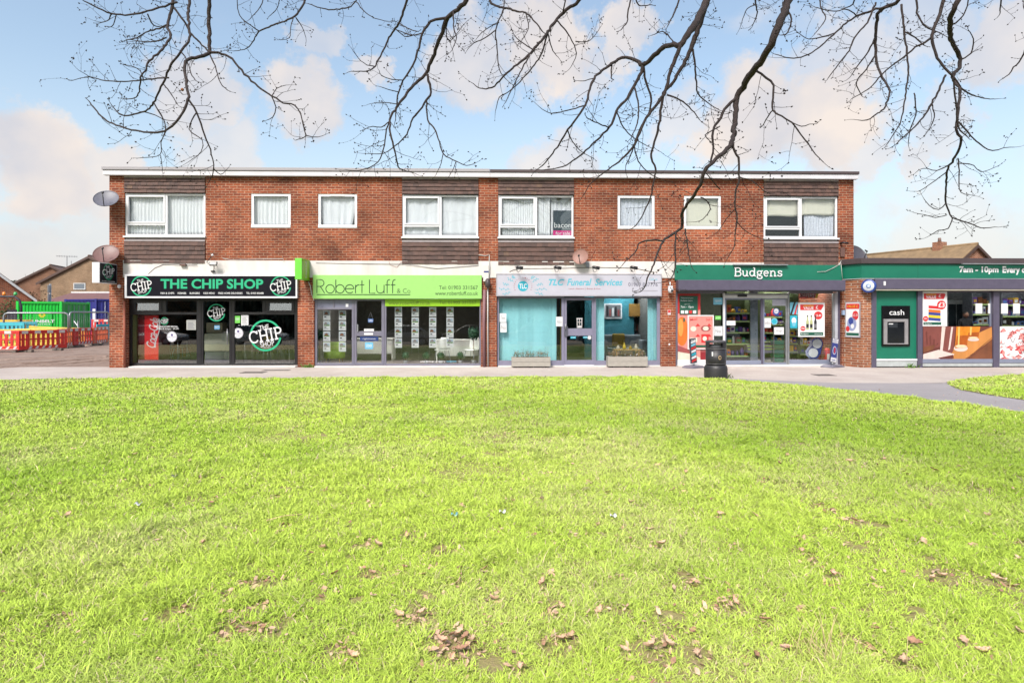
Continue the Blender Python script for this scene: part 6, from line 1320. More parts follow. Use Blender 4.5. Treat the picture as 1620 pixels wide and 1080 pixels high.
def d_ice(mb, Rm, w, h):
    q4(mb, Rm, -w*.42, w*.42, h*.02, h*.98, WINE)
    for k, m in enumerate((RED, PAPER, AQUAD, PAPER, RED, LBLUE, PAPER)):
        z = h*(.04 + .125*k); mb.face([Rm @ Vector(p) for p in ((-w*.4, -.024 - .0005*k, z), (w*.4, -.024 - .0005*k, z + h*.05), (w*.4, -.024 - .0005*k, z + h*.15), (-w*.4, -.024 - .0005*k, z + h*.09))], m)
    ltext(mb, Rm, 'ICE', -w*.3, w*.3, h*.9, h*.96, PAPER, .03)
swing_sign('swing_sign', 'dark swing sign with red white and aqua stripes before the store left window', 1097.5, 581.5, .26, .74, -5, rad(32), d_ice)
WOODG = M('weathered_plank', (176, 170, 160), .8, var=.18, scale=10, streak=8, bump=.2); STALK = M('dry_stalk', (150, 128, 98), .8, var=.25); STALKG = M('green_stalk', (110, 120, 70), .8, var=.3)
def planter(px0, px1, py0, py1, label, seed):
    Y = -.36; x0, x1 = X(px0, Y), X(px1, Y); z1 = Z((px0+px1)/2, py0, Y); t = thing('wooden_planter', label, 'planter', ((x0+x1)/2, Y + .16, 0))
    mb = MB()
    for i in range(2):
        za, zb = .035 + (z1 - .035) * i / 2, .035 + (z1 - .035) * (i + 1) / 2 - .006
        mb.box(x0, x1, Y, Y + .022, za, zb, WOODG); mb.box(x0, x1, Y + .30, Y + .322, za, zb, WOODG); mb.box(x0, x0 + .022, Y + .0225, Y + .2995, za, zb, WOODG); mb.box(x1 - .022, x1, Y + .0225, Y + .2995, za, zb, WOODG)
    mb.build('planks', t, bevel=.003)
    mb = MB()
    for x in (x0 + .05, (x0+x1)/2 - .05, x1 - .15): mb.box(x, x + .1, Y + .03, Y + .29, 0, .034, SHELFW)
    mb.build('feet', t)
    mb = MB(); mb.box(x0 + .023, x1 - .023, Y + .0225, Y + .299, z1 - .06, z1 - .03, SOIL); mb.build('soil', t)
    r5 = random.Random(seed); mb = MB()
    for k in range(130):
        x, y = r5.uniform(x0 + .05, x1 - .05), r5.uniform(Y + .05, Y + .27); h = r5.uniform(.06, .20) * (1.6 if r5.random() < .15 else 1); dx, dy = r5.uniform(-.07, .07), r5.uniform(-.05, .05); m = r5.choice((STALK, STALK, STALKG))
        mb.tube([(x, y, z1 - .04), (x + dx*.4, y + dy*.4, z1 + h*.5), (x + dx, y + dy, z1 + h)], [.004, .003, .0015], m, 4)
        for j in range(3): u = r5.uniform(.3, 1); c = Vector((x + dx*u, y + dy*u, z1 + h*u)); a = r5.random()*6.28; mb.face([c, c + Vector((.03*math.cos(a), .03*math.sin(a), .012)), c + Vector((.04*math.cos(a+.4), .04*math.sin(a+.4), .03))], m)
    for k in range(5): mb.sphere((r5.uniform(x0+.1, x1-.1), Y + .1, z1 + r5.uniform(.02, .08)), .014, PAPER, 7, 5)
    pl = mb.build('flowering_stalks', None, label.replace('weathered wooden planter', 'dry wispy stalks growing in the planter'), 'plant')
planter(809.5, 871, 564.8, 581, 'weathered wooden planter in front of the wide aqua blinds', 1); planter(962, 1024.8, 563.8, 580.3, 'weathered wooden planter in front of the right funeral shop window', 2)
for px, py, w_, d_, lab in ((401, 589, .62, .42, 'flat grey drain cover in the paving before the chip shop'), (437, 585.5, .75, .25, 'narrow flat drain cover close to the right end of chip shop'), (1303, 593, .5, .4, 'flat square drain cover in the paving before the store')):
    g = gnd(px, py); t = thing('drain_cover', lab, 'drain cover', (g.x, g.y, 0)); mb = MB(); mb.box(-w_/2, w_/2, -d_/2, d_/2, -.004, .005, M('cover_iron', (112, 104, 100), .7, var=.25, scale=30)); mb.build('plate', t, local=True); mb = MB()
    for i in range(4): mb.box(-w_/2 + .04, w_/2 - .04, -d_/2 + d_*(.2*i + .14), -d_/2 + d_*(.2*i + .2), .0051, .008, M('cover_iron', None))
    mb.box(-w_/2 + .02, -w_/2 + .04, -d_/2 + .02, d_/2 - .02, .0051, .008, M('cover_iron', None)); mb.build('tread', t, local=True)
# small tufts of weeds along the walls
WEED = M('weed_leaf', (96, 140, 40), .7, var=.35, scale=30)
for px, y, n, lab in ((488, -.08, 30, 'small weed tuft at the foot of the pier between black and lime shops'), (1443, YA - .12, 26, 'small weed tuft at the foot of the green cash machine panel'), (1134, -3.45, 40, 'weeds growing against the foot of the black litter bin'), (1148, -3.40, 25, 'little weed tuft at the right foot of the black litter bin')):
    mb = MB(); x0 = X(px, y); r6 = random.Random(int(px))
    for k in range(n):
        x, yy = x0 + r6.gauss(0, .09), y + r6.gauss(0, .03); h = r6.uniform(.05, .16); a = r6.random()*6.28; w = .014; d_ = Vector((math.cos(a), math.sin(a), 0)); mb.face([(x - w*d_.y, yy + w*d_.x, 0), (x + w*d_.y, yy - w*d_.x, 0), (x + d_.x*h*.4 + w*d_.y*.8, yy + d_.y*h*.4 - w*d_.x*.8, h*.6), (x + d_.x*h*.9, yy + d_.y*h*.9, h)], WEED)
    mb.build('weed_tuft', None, lab, 'weed')
# ------------------------------------------------------------------ the works yard at the left
BARR = M('barrier_red', (226, 52, 44), .5, var=.15, scale=4); BARO = M('barrier_orange', (236, 112, 70), .5, var=.15, scale=4); BARY = M('barrier_yellow', (238, 206, 84), .55, var=.12); BARC = M('barrier_cyan', (70, 190, 206), .55, var=.12); REFL = M('reflective_white', (236, 232, 228), .4, var=.05); FOOT = M('barrier_foot', (116, 108, 100), .8)
def barrier_proto(name, label, mat, group, band=True):
    """moulded plastic barrier 2 m x 1 m, slotted, with reflective band and two feet"""
    t = thing(name, label, 'barrier', (0, 0, 0), 0, group)
    mb = MB(); w = .98
    mb.box(-w, w, -.03, .03, .75, .90, mat); mb.box(-w, w, -.03, .03, .10, .26, mat); mb.box(-w, -w + .09, -.03, .03, .261, .749, mat); mb.box(w - .09, w, -.03, .03, .261, .749, mat)
    for i in range(9):
        x = -w + .09 + (i + .5) * (2*w - .18) / 9; mb.box(x - .055, x + .055, -.022, .022, .261, .749, mat) if i % 1 == 0 else None
    mb.box(-w + .1, w - .1, -.02, .02, .50, .56, mat); mb.build('panel', t, local=True, bevel=.015)
    if band:
        for i in range(4): x = -w + .12 + i * .50; mb = MB(); mb.box(x, x + .24, -.034, .034, .765, .885, REFL); mb.build('reflective_square', t, local=True)
        mb = MB(); mb.prism([(-.62, .12)] + [q_ for i in range(5) for q_ in ((-.6 + i*.26, .135), (-.53 + i*.26, .24), (-.44 + i*.26, .24), (-.51 + i*.26, .135))] + [(.62, .135), (.62, .12)], -.034, -.031, REFL); mb.build('chevron_strip', t, local=True)
    for x in (-.6, .6): mb = MB(); mb.prism([(x - .06, 0), (x + .06, 0), (x + .06, .05), (x + .04, .10), (x - .04, .10), (x - .06, .05)], -.28, .28, FOOT); mb.build('foot', t, local=True)
    return t
def yard_point(px, dep): 
    p = at_depth(px, HOR, dep); return (p.x, p.y, 0)
def span(a, b):  # position and yaw of a barrier between two surveyed (px, depth) ends
    p, q = Vector(yard_point(*a)), Vector(yard_point(*b)); d = q - p; return tuple((p + q) / 2), math.atan2(d.y, d.x), d.length
rowspec = [((-38, 25.6), (40, 26.0), 'R', 'red barrier at the left edge of the front row'), ((43, 26.0), (93, 27.2), 'R', 'red barrier with white squares, second from left in the front row'), ((95, 28.4), (119, 29.8), 'O', 'faded orange barrier at the bend of the front row'), ((121, 29.8), (148, 31.2), 'R', 'red barrier leaning toward the brick corner, second from right in the row'), ((149, 31.2), (169, 32.8), 'O', 'faded orange barrier nearest the brick corner in the front row')]
protoR = protoO = None
for a, b, c, lab in rowspec:
    loc, rz, L_ = span(a, b)
    if c == 'R' and protoR: o = copy_thing(protoR, loc, rz, lab)
    elif c == 'O' and protoO: o = copy_thing(protoO, loc, rz, lab)
    else:
        o = barrier_proto('works_barrier', lab, BARR if c == 'R' else BARO, 'plastic barriers fencing the works yard'); o.location = loc; o.rotation_euler = (0, 0, rz)
        if c == 'R': protoR = o
        else: protoO = o
protoY = barrier_proto('works_barrier', 'yellow barrier behind the red row, left of the green container', BARY, 'yellow and cyan barriers stacked in the yard', False)
for i, (px, dep, rz, lx, z, lab) in enumerate(((12, 27.8, .05, 0, .0, 'yellow barrier behind the leftmost red barrier'), (62, 28.8, .1, 0, .0, 'yellow barrier behind the second red barrier'), (58, 29.6, .15, -2, .0, 'yellow barrier tilted on the heap, its high end by the green container'), (80, 30.2, .2, 5, .03, 'topmost yellow barrier sloping down the heap before the green container'), (98, 31.5, .3, 3, .0, 'yellow barrier at the right end of the heap'))):
    o = protoY if i == 0 else copy_tree(protoY); x, y, _ = yard_point(px, dep); o.location = (x, y, z); o.rotation_euler = (0, rad(lx), rz); o['label'] = lab
protoC = barrier_proto('works_barrier', 'cyan barrier at the left edge behind the red row', BARC, 'yellow and cyan barriers stacked in the yard', False); x, y, _ = yard_point(6, 30); protoC.location = (x, y, .25)
for px, dep, rz, z, lab in ((20, 31, .6, .28, 'second cyan barrier beside the leftmost one in the yard'), (178, 34, 1.3, .12, 'cyan barrier end showing beside the brick corner')):
    o = copy_tree(protoC); x, y, _ = yard_point(px, dep); o.location = (x, y, z); o.rotation_euler = (0, 0, rz); o['label'] = lab
o = copy_thing(protoR, (yard_point(176, 36)[0], yard_point(176, 36)[1], .35), .3, 'red barrier half hidden behind the brick corner')
# mesh fence panels
def fence_panel(label, a, b, h):
    loc, rz, L_ = span(a, b); t = thing('mesh_fence_panel', label, 'fence', loc, rz, 'grey mesh fence panels in the yard'); w = L_/2; r = .16
    fr = [(-w, 0, .05), (-w, 0, h - r), (-w + r*.3, 0, h - r*.3), (-w + r, 0, h), (w - r, 0, h), (w - r*.3, 0, h - r*.3), (w, 0, h - r), (w, 0, .05)]
    mb = MB(); mb.tube(fr, .045, STEEL, 7); mb.tube([(-w, 0, .12), (w, 0, .12)], .022, STEEL, 6); mb.build('tube_frame', t, local=True)
    mb = MB(); n = int(L_/.14)
    for i in range(1, n): x = -w + i*L_/n; mb.tube([(x, 0, .12), (x, 0, h - .02)], .0028, STEEL, 4)
    for i in range(1, 6): z = .12 + (h - .14)*i/6; mb.tube([(-w, .004, z), (w, .004, z)], .0028, STEEL, 4)
    mb.build('wire_mesh', t, local=True)
    for x in (-w + .1, w - .1): mb = MB(); mb.box(x - .1, x + .1, -.33, .33, 0, .12, FOOT); mb.build('foot', t, local=True)
    return t
fence_panel('grey mesh fence panel in front of the green container', (6, 30.5), (108, 31.5), 1.62); fence_panel('grey mesh fence panel in front of the container doors', (110, 32), (172, 35), 1.66)
mb = MB(); a = Vector(yard_point(117, 33)); b_ = Vector(yard_point(141, 33.4)); mb.tube([a + Vector((0, 0, 1.2)), b_ + Vector((0, 0, .1))], .035, STEEL, 7); mb.tube([a + Vector((.2, 0, 1.2)), a + Vector((.2, 0, .1))], .03, STEEL, 7); mb.build('fence_brace', None, 'slanted grey brace pole leaning on the mesh fence', 'brace')
# shipping containers
def container(name, label, a, mid, b, h, mat, door_mat, ribs=(14, 10), z0=0.0):
    """corrugated box: long side from a to mid, end with doors from mid to b (each a (px, depth))"""
    p, q, r_ = Vector(yard_point(*a)), Vector(yard_point(*mid)), Vector(yard_point(*b)); t = thing(name, label, 'container', tuple((p + q + r_) / 3))
    def wall(p0, p1, n, dep, m, nm):
        mb = MB(); d = (p1 - p0); nv = Vector((d.y, -d.x, 0)).normalized(); pts = []
        for i in range(n):
            for f, o in ((.0, 0), (.18, -dep), (.5, -dep), (.68, 0)): pts.append(p0.lerp(p1, (i + f)/n) + nv*o)
        pts.append(p1)
        for i in range(len(pts)-1): mb.face([pts[i] + Vector((0,0,z0+.12)), pts[i+1] + Vector((0,0,z0+.12)), pts[i+1] + Vector((0,0,z0+h-.1)), pts[i] + Vector((0,0,z0+h-.1))], m)
        return mb.build(nm, t)
    wall(p, q, ribs[0], .035, mat, 'corrugated_side'); wall(q, r_, ribs[1], .03, door_mat, 'end_doors')
    s = p + (r_ - q); mb = MB()
    for c in (p, q, r_, s): mb.box(c.x - .07, c.x + .07, c.y - .07, c.y + .07, z0, z0 + h + .02, mat)
    def rail(c0, c1, z):
        d = (c1 - c0); L_ = d.length; mt = Matrix.Translation(c0) @ Matrix.Rotation(math.atan2(d.y, d.x), 4, 'Z'); mb.box(.06, L_ - .06, -.05, .05, z, z + .12, mat, mt)
    for c0, c1 in ((p, q), (q, r_), (r_, s), (s, p)): rail(c0, c1, z0 + h - .12); rail(c0, c1, z0 + .02)
    mb.build('frame', t)
    mb = MB(); mb.face([c + Vector((0, 0, z0 + h - .03)) for c in (p, q, r_, s)], mat); mb.face([r_ + Vector((0,0,z0+.1)), s + Vector((0,0,z0+.1)), s + Vector((0,0,z0+h-.1)), r_ + Vector((0,0,z0+h-.1))], mat); mb.face([s + Vector((0,0,z0+.1)), p + Vector((0,0,z0+.1)), p + Vector((0,0,z0+h-.1)), s + Vector((0,0,z0+h-.1))], mat); mb.build('roof_and_back', t)
    d = r_ - q; nv = Vector((d.y, -d.x, 0)).normalized(); mb = MB()
    for f in (.22, .42, .58, .78):
        c = q.lerp(r_, f) + nv*.06; mb.tube([c + Vector((0,0,z0+.2)), c + Vector((0,0,z0+h-.2))], .02, STEEL, 6)
    mb.build('lock_rod', t)
    return t, p, q, nv
CGREEN = M('container_green', (10, 205, 62), .5, var=.08, scale=2); CGREEN2 = M('container_green_door', (14, 176, 60), .5, var=.08, scale=2); CBLUE = M('container_blue', (40, 44, 132), .5, var=.12, scale=2)
t, p, q, nv = container('shipping_container', 'bright green shipping container with yellow sun emblem behind the barriers', (28.5, 37.5), (97, 38.5), (140, 42.0), 2.30, CGREEN, CGREEN2, (13, 9))
L_ = (q - p).length; nv = Vector(((q-p).y, -(q-p).x, 0)).normalized(); S2 = Matrix.Translation(p + nv*.03) @ Matrix.Rotation(math.atan2((q-p).y, (q-p).x), 4, 'Z')
SUNY = M('sun_yellow', (236, 224, 40), .5); mb = MB(); cx_, cz_ = L_*.55, 1.50; pts = []
for i in range(24): a = i/24*6.283; rr = .20 if i % 2 == 0 else .13; pts.append(S2 @ Vector((cx_ + rr*math.cos(a), -.012, cz_ + rr*math.sin(a))))
mb.face([S2 @ Vector((L_*.36, -.006, .75)), S2 @ Vector((L_*.78, -.006, .75)), S2 @ Vector((L_*.78, -.006, 1.75)), S2 @ Vector((L_*.36, -.006, 1.75))], CGREEN); mb.face(pts, SUNY); mb.face([S2 @ Vector((cx_ + .07*math.cos(a), -.015, cz_ + .07*math.sin(a))) for a in [k/12*6.283 for k in range(12)]], M('sun_green', (120, 200, 60), .5))
fit_text(mb, 'SUNBELT', cx_ - .62, 1.20, cx_ + .62, 1.02, -.012, PAPER, offset=.03, xf=S2); fit_text(mb, 'RENTALS', cx_ - .4, .97, cx_ + .4, .88, -.012, PAPER, xf=S2); mb.build('emblem', t)
container('shipping_container', 'dark blue shipping container standing behind the green one', (104, 47), (152, 45.5), (215, 47), 2.62, CBLUE, CBLUE, (9, 12))
mb = MB(); p = at_depth(149, 490, 45.0); mb.box(p.x - .1, p.x + .1, p.y - .03, p.y, .6, 1.9, PAPER); mb.build('notice_board', None, 'narrow white upright notice on the blue container', 'notice')
# small digger with roll bar and beacons
DIGY = M('digger_yellow', (236, 186, 40), .5, var=.12); DIGD = M('digger_dark', (50, 44, 56), .5)
x, y, _ = yard_point(10, 33); t = thing('mini_dumper', 'small yellow dumper with dark roll bar and two beacons at left edge', 'dumper', (x, y, 0), .2)
mb = MB(); mb.tube([(-.75, 0, .9), (-.75, 0, 1.95), (-.66, 0, 2.3), (-.45, 0, 2.48), (.4, 0, 2.48), (.6, 0, 2.3), (.68, 0, 1.95), (.68, 0, .9)], .06, DIGD, 9); mb.build('roll_bar', t, local=True)
mb = MB(); mb.prism([(-.7, .45), (.7, .45), (.7, 1.1), (.5, 1.25), (-.5, 1.25), (-.7, 1.1)], -.2, 1.4, DIGY); mb.build('bonnet', t, local=True, bevel=.03)
mb = MB(); mb.box(-.55, .55, -.26, -.21, 1.0, 1.16, YEL); mb.box(-.5, .5, -.26, -.21, .78, .95, DIGD); mb.build('warning_plate', t, local=True)
mb = MB(); mb.prism([(-.25, 1.26), (.25, 1.26), (.22, 1.36), (-.22, 1.36)], .1, .6, DIGD); mb.prism([(-.23, 1.36), (.23, 1.36), (.2, 1.8), (-.2, 1.8)], .5, .62, DIGD); mb.build('seat', t, local=True)
for s, m in ((-.1, M('beacon_orange', (240, 140, 40), .3)), (.42, M('beacon_green', (60, 170, 90), .3))): mb = MB(); mb.lathe((s, 0, 2.55), [(0, 0), (.085, 0), (.09, .05), (.07, .16), (0, .19)], m, 12); mb.build('beacon', t, local=True)
for sx in (-.78, .78):
    for sy in (.1, 1.3): mb = MB(); mb.lathe((sx, sy, .36), [(.0, -.13), (.3, -.13), (.36, -.09), (.36, .09), (.3, .13), (0, .13)], DIGD, 18, Matrix.Rotation(rad(90), 4, 'Y')); mb.build('wheel', t, local=True)
# dim post with two edge-on plates
x, y, _ = yard_point(79.5, 44); t = thing('sign_post', 'grey post carrying sign plates seen nearly edge on before the tan gable', 'sign post', (x, y, 0)); mb = MB(); mb.tube([(0, 0, 0), (0, 0, 3.65)], .065, STEEL, 8); mb.build('post', t, local=True)
for z0, z1 in ((2.2, 2.95), (3.0, 3.55)): mb = MB(); mt = Matrix.Rotation(rad(-68), 4, 'Z'); mb.box(.05, .6, -.02, .02, z0, z1, STEEL, mt); mb.build('sign_plate', t, local=True, bevel=.004)
# ------------------------------------------------------------------ houses round about
TILER = M('brown_roof_tile', (120, 96, 88), .8, var=.22, scale=3, bump=.3, bscale=12); TILEP = M('purple_brown_roof_tile', (128, 92, 92), .8, var=.2, scale=3, bump=.3, bscale=12); TILEM = M('mossy_roof_tile', (150, 124, 92), .85, var=.28, scale=2, bump=.3, bscale=12); BARGE = M('bargeboard_white', (226, 226, 226), .6); BARGED = M('bargeboard_dark', (84, 62, 54), .6); PANEU = M('house_glass', (120, 130, 140), .15)
def house(name, label, c, rz, w, l, eave, peak, wall, roof, barge, windows=(), chimney=None, bandc=True):
    """gable facing local -y at y=0, ridge running back along +y for l metres"""
    t = thing(name, label, 'house', (c[0], c[1], 0), rz); h = w/2
    mb = MB(); mb.prism([(-h, -.1), (h, -.1), (h, eave), (0, peak), (-h, eave)], 0, .3, wall); mb.prism([(-h, -.1), (h, -.1), (h, eave), (0, peak), (-h, eave)], l - .3, l, wall); mb.box(-h, -h + .3, .301, l - .301, -.1, eave, wall); mb.box(h - .3, h, .301, l - .301, -.1, eave, wall); mb.build('wall', t, local=True)
    o = .3; sl = (peak - eave) / h
    mb = MB()
    for s in (-1, 1):
        x1, z1 = s*(h + o), eave - o*sl; pts = [(0, peak + .02), (x1, z1 + .02), (x1, z1 + .14), (0, peak + .16)]; mb.prism(pts if s > 0 else pts, -.18, l + .18, roof)
    mb.tube([(0, -.18, peak + .16), (0, l + .18, peak + .16)], .1, roof, 7); rf = mb.build('roof', t, local=True)
    if chimney: mb = MB(); cy_, ch = chimney; mb.box(-.35, .35, cy_ - .3, cy_ + .3, peak - .4, peak + ch, wall); mb.lathe((0, cy_, peak + ch), [(.11, 0), (.13, .02), (.10, .32), (.09, .32)], TILER, 10); mb.build('chimney', rf, local=True)
    mb = MB()
    for s in (-1, 1):
        x1, z1 = s*(h + o), eave - o*sl; mb.prism([(0, peak - .12), (x1, z1 - .12), (x1, z1 + .10), (0, peak + .10)], -.22, -.185, barge)
    mb.build('bargeboard', t, local=True)
    for (a, b_, z0, z1) in windows:
        mb = MB(); f = .07
        for q in ((a, b_, z0, z0 + f), (a, b_, z1 - f, z1), (a, a + f, z0 + f, z1 - f), (b_ - f, b_, z0 + f, z1 - f)): mb.box(q[0], q[1], -.06, -.002, q[2], q[3], BARGE)
        wn_ = mb.build('window', t, local=True); mb = MB(); mb.box(a + f, b_ - f, -.03, -.01, z0 + f, z1 - f, PANEU); mb.build('pane', wn_, local=True)
    return t
p = at_depth(142, HOR, 62); house('house', 'tan brick house with plain gable end and one small window above the containers', p, .0, 9.6, 12, 4.6, 7.1, BRICK_TAN, TILER, BARGED, ((-1.55, -.4, 3.9, 4.55),))
p = at_depth(80, HOR, 72); house('house', 'reddish brown brick house with dark roof left of the tan gable', p, .30, 9.0, 12, 4.3, 6.95, BRICK_BROWN, TILER, BARGED)
p = at_depth(-22, HOR, 46); house('house', 'red brick house with white bargeboards at the left edge of the yard', p, .80, 5.4, 8, 2.75, 5.1, BRICK, TILER, BARGE)
# low lean-to range in front of the tan gable
a = at_depth(64, HOR, 55); b_ = at_depth(230, HOR, 55); t = thing('low_outbuilding', 'low outbuilding with purple brown tiled lean to roof behind the blue container', 'outbuilding', tuple(Vector(((a.x+b_.x)/2, a.y, 0))))
mb = MB(); mb.box(a.x, b_.x, a.y, a.y + 5, -.1, 2.3, BRICK_TAN); mb.build('wall', t); mb = MB(); mb.prism([(a.y - .4, 2.25), (a.y + 4.4, 3.35), (a.y + 4.4, 3.48), (a.y - .4, 2.38)], a.x - .3, b_.x + .3, TILEP, axis='x'); mb.build('roof', t); mb = MB(); mb.box(a.x - .3, b_.x + .3, a.y + 4.41, a.y + 4.6, 3.3, 3.62, BARGE); mb.build('ridge_trim', t)
# right hand house above the corner shop
p = at_depth(1543, HOR, 44.0); house('house', 'red brick house with mossy tiled roof rising above the corner shop', p, .30, 6.4, 12, 4.1, 6.3, BRICK_ANNEX, TILEM, BARGED, (), (2.6, .55))
def aerial(label, c, h, z0, w):
    t = thing('tv_aerial', label, 'aerial', (c[0], c[1], z0), .3); mb = MB(); mb.tube([(0, 0, 0), (0, 0, h)], .03, DIGD, 6); mb.tube([(.35, .1, 0), (.35, .1, h*.7)], .025, DIGD, 6); mb.build('mast', t, local=True)
    mb = MB(); mb.tube([(-w, 0, h), (w, 0, h)], .018, DIGD, 5)
    for i in range(9): x = -w + 2*w*i/8; mb.tube([(x, -.28 + .02*i, h), (x, .28 - .02*i, h)], .01, DIGD, 4); mb.tube([(x, 0, h - .11), (x, 0, h + .11)], .01, DIGD, 4)
    mb.build('antenna_array', t, local=True)
p = at_depth(1413, HOR, 42); aerial('double tv aerial standing between the parade and the right hand house', p, 1.75, 3.4, .75)
mb = MB(); mb.lathe((p.x + .25, p.y, 4.6 - .05), [(0, -1.4), (.2, -1.4), (.2, 0), (.13, 0), (.12, .3), (0, .3)], BRICK_ANNEX, 12); mb.build('chimney_stack', None, 'short round chimney stack below the right hand tv aerial', 'chimney')
p = at_depth(106, HOR, 66); aerial('tv aerial on the roof between the brown and tan gables', p, 1.55, 6.0, .9)
# shrubs and far trees at the left
FOL = M('shrub_leaf', (70, 88, 40), .8, var=.4, scale=3, k=.8); FOLD = M('dark_evergreen_leaf', (56, 72, 58), .85, var=.35, scale=2, k=.8); FOLB = M('bronze_shrub_leaf', (112, 84, 56), .85, var=.4, scale=3, k=.8); BARKM = M('grey_bark', (96, 84, 74), .9, var=.25, scale=12, bump=.4)
def bush(name, label, c, w, h, mat, n, size, cat='shrub', trunk=.2):
    t = thing(name, label, cat, (c[0], c[1], 0)); rng = random.Random(int(c[0]*10)); mb = MB()
    for k in range(max(5, int(w*3))):
        cx_, cy_, cz_ = rng.uniform(-w/2, w/2)*.75, rng.uniform(-w/3, w/3), h*rng.uniform(.35, .86); leaf_ball(mb, (cx_, cy_, cz_), h*rng.uniform(.16, .28), n, size, mat, rng)
    mb.build('foliage', t, local=True); mb = MB()
    for k in range(4): a = rng.random()*6.28; mb.tube([(0, 0, 0), (.1*math.cos(a), .1*math.sin(a), h*.3), (w*.25*math.cos(a), w*.2*math.sin(a), h*.7)], [.06*trunk*5, .05*trunk*5, .02], BARKM, 6)
    mb.build('stem', t, local=True)
p = at_depth(20, HOR, 41); bush('shrub', 'olive green shrub in the yard below the far left house', p, 2.0, 2.35, FOL, 120, .14)
p = at_depth(38, HOR, 49); bush('shrub', 'bronze leaved shrub left of the green container', p, 2.6, 3.2, FOLB, 120, .16)
p = at_depth(52, HOR, 58); bush('shrub', 'dull reddish shrub beneath the brown brick gable', p, 3.0, 3.0, FOLB, 110, .18)
for px, dep, w, h, lab in ((17, 120, 8, 7.6, 'dark evergreen tree far off between two left hand houses'), (26, 135, 9, 7.2, 'second dark far tree just left of the brown gable')):
    p = at_depth(px, HOR, dep); bush('far_tree', lab, p, w, h, FOLD, 150, .5, 'tree', .5)
mb = MB(); a = at_depth(48, HOR, 95); rb = random.Random(9); tb = thing('bare_tree', 'bare winter tree behind the brown gable roof', 'tree', (a.x, a.y, 0)); mb.tube([(0, 0, 0), (.1, 0, 3.5)], [.2, .13], BARKM, 7); mb.build('trunk', tb, local=True); mb = MB()
for k in range(70):
    an = rb.uniform(-1.2, 1.2); l_ = rb.uniform(1.2, 3.6); b0 = Vector((.1 + rb.uniform(-.3, .3), 0, rb.uniform(3.2, 4.6))); mb.tube([b0, b0 + Vector((math.sin(an)*l_*.5, rb.uniform(-.5, .5), math.cos(an)*l_*.55)), b0 + Vector((math.sin(an)*l_*.9, rb.uniform(-.8, .8), math.cos(an)*l_))], [.05, .03, .012], BARKM, 4)
mb.build('crown', tb, local=True)

# ------------------------------------------------------------------ parked cars behind the viewpoint, seen mirrored in the shop glass
def car(label, x, y, rz, paint, z=-.2):
    t = thing('parked_car', label, 'car', (x, y, z), rz, 'cars parked on the road behind the lawn')
    prof = [(-2.1, .35), (-2.12, .62), (-1.95, .82), (-1.15, .95), (-.45, 1.36), (.0, 1.45), (.95, 1.43), (1.65, 1.0), (2.05, .92), (2.1, .55), (2.05, .3), (1.72, .3), (1.66, .5), (1.45, .62), (1.2, .62), (1.0, .5), (.94, .28), (-.94, .28), (-1.0, .5), (-1.2, .62), (-1.45, .62), (-1.64, .5), (-1.7, .3)]
    mb = MB(); n = len(prof); lay = [(-.86, .0), (-.80, .03), (.80, .03), (.86, .0)]
    for k, (yy, s) in enumerate(lay): pass
    vs = []; 
    for yy, f in ((-.85, 1), (-.70, 2), (.70, 2), (.85, 1)):
        for a, b in prof: vs.append((a, yy * (1 - .16 * max(0, (b - .9) / .55)), b + (.0 if f == 1 else .015)))
    fs = [(k*n+i, k*n+(i+1) % n, (k+1)*n+(i+1) % n, (k+1)*n+i) for k in range(3) for i in range(n)] + [list(range(n-1, -1, -1)), [3*n+i for i in range(n)]]
    mb.add(vs, fs, paint); mb.build('body', t, local=True, bevel=.03)
    CG = M('car_glass', (30, 34, 38), .08); mb = MB()
    for s in (-1, 1):
        for pts in (((-1.0, .98), (-.42, 1.31), (.1, 1.37), (.1, .98)), ((.16, .98), (.16, 1.37), (.88, 1.35), (1.35, 1.02))):
            mb.face([(a, s*(.862 * (1 - .16 * max(0, (b - .9)/.55)) + .006), b) for a, b in (pts if s > 0 else pts[::-1])], CG)
    mb.face([(-1.12, -.72, .99), (-.5, -.62, 1.36), (-.5, .62, 1.36), (-1.12, .72, .99)], CG); mb.face([(1.0, .62, 1.44), (1.62, .7, 1.05), (1.62, -.7, 1.05), (1.0, -.62, 1.44)], CG); mb.build('windows', t, local=True)
    for sx in (-1.33, 1.33):
        for sy in (-.78, .78):
            mb = MB(); mb.lathe((sx, sy, .31), [(0, -.09), (.24, -.09), (.31, -.06), (.31, .06), (.24, .09), (0, .09)], DIGD, 20, Matrix.Rotation(rad(90), 4, 'X')); w_ = mb.build('wheel', t, local=True)
            mb = MB(); mb.lathe((sx, sy, .31), [(0, -.1), (.19, -.1), (.2, -.092), (.2, .092), (.19, .1), (0, .1)], STEEL, 14, Matrix.Rotation(rad(90), 4, 'X')); mb.build('rim', w_, local=True)
    for sy in (-.6, .6): mb = MB(); mb.box(-2.13, -2.06, sy - .16, sy + .16, .62, .76, PAPER); mb.build('headlight', t, local=True); mb = MB(); mb.box(2.05, 2.12, sy - .14, sy + .14, .72, .88, RED); mb.build('tail_light', t, local=True)
    return t
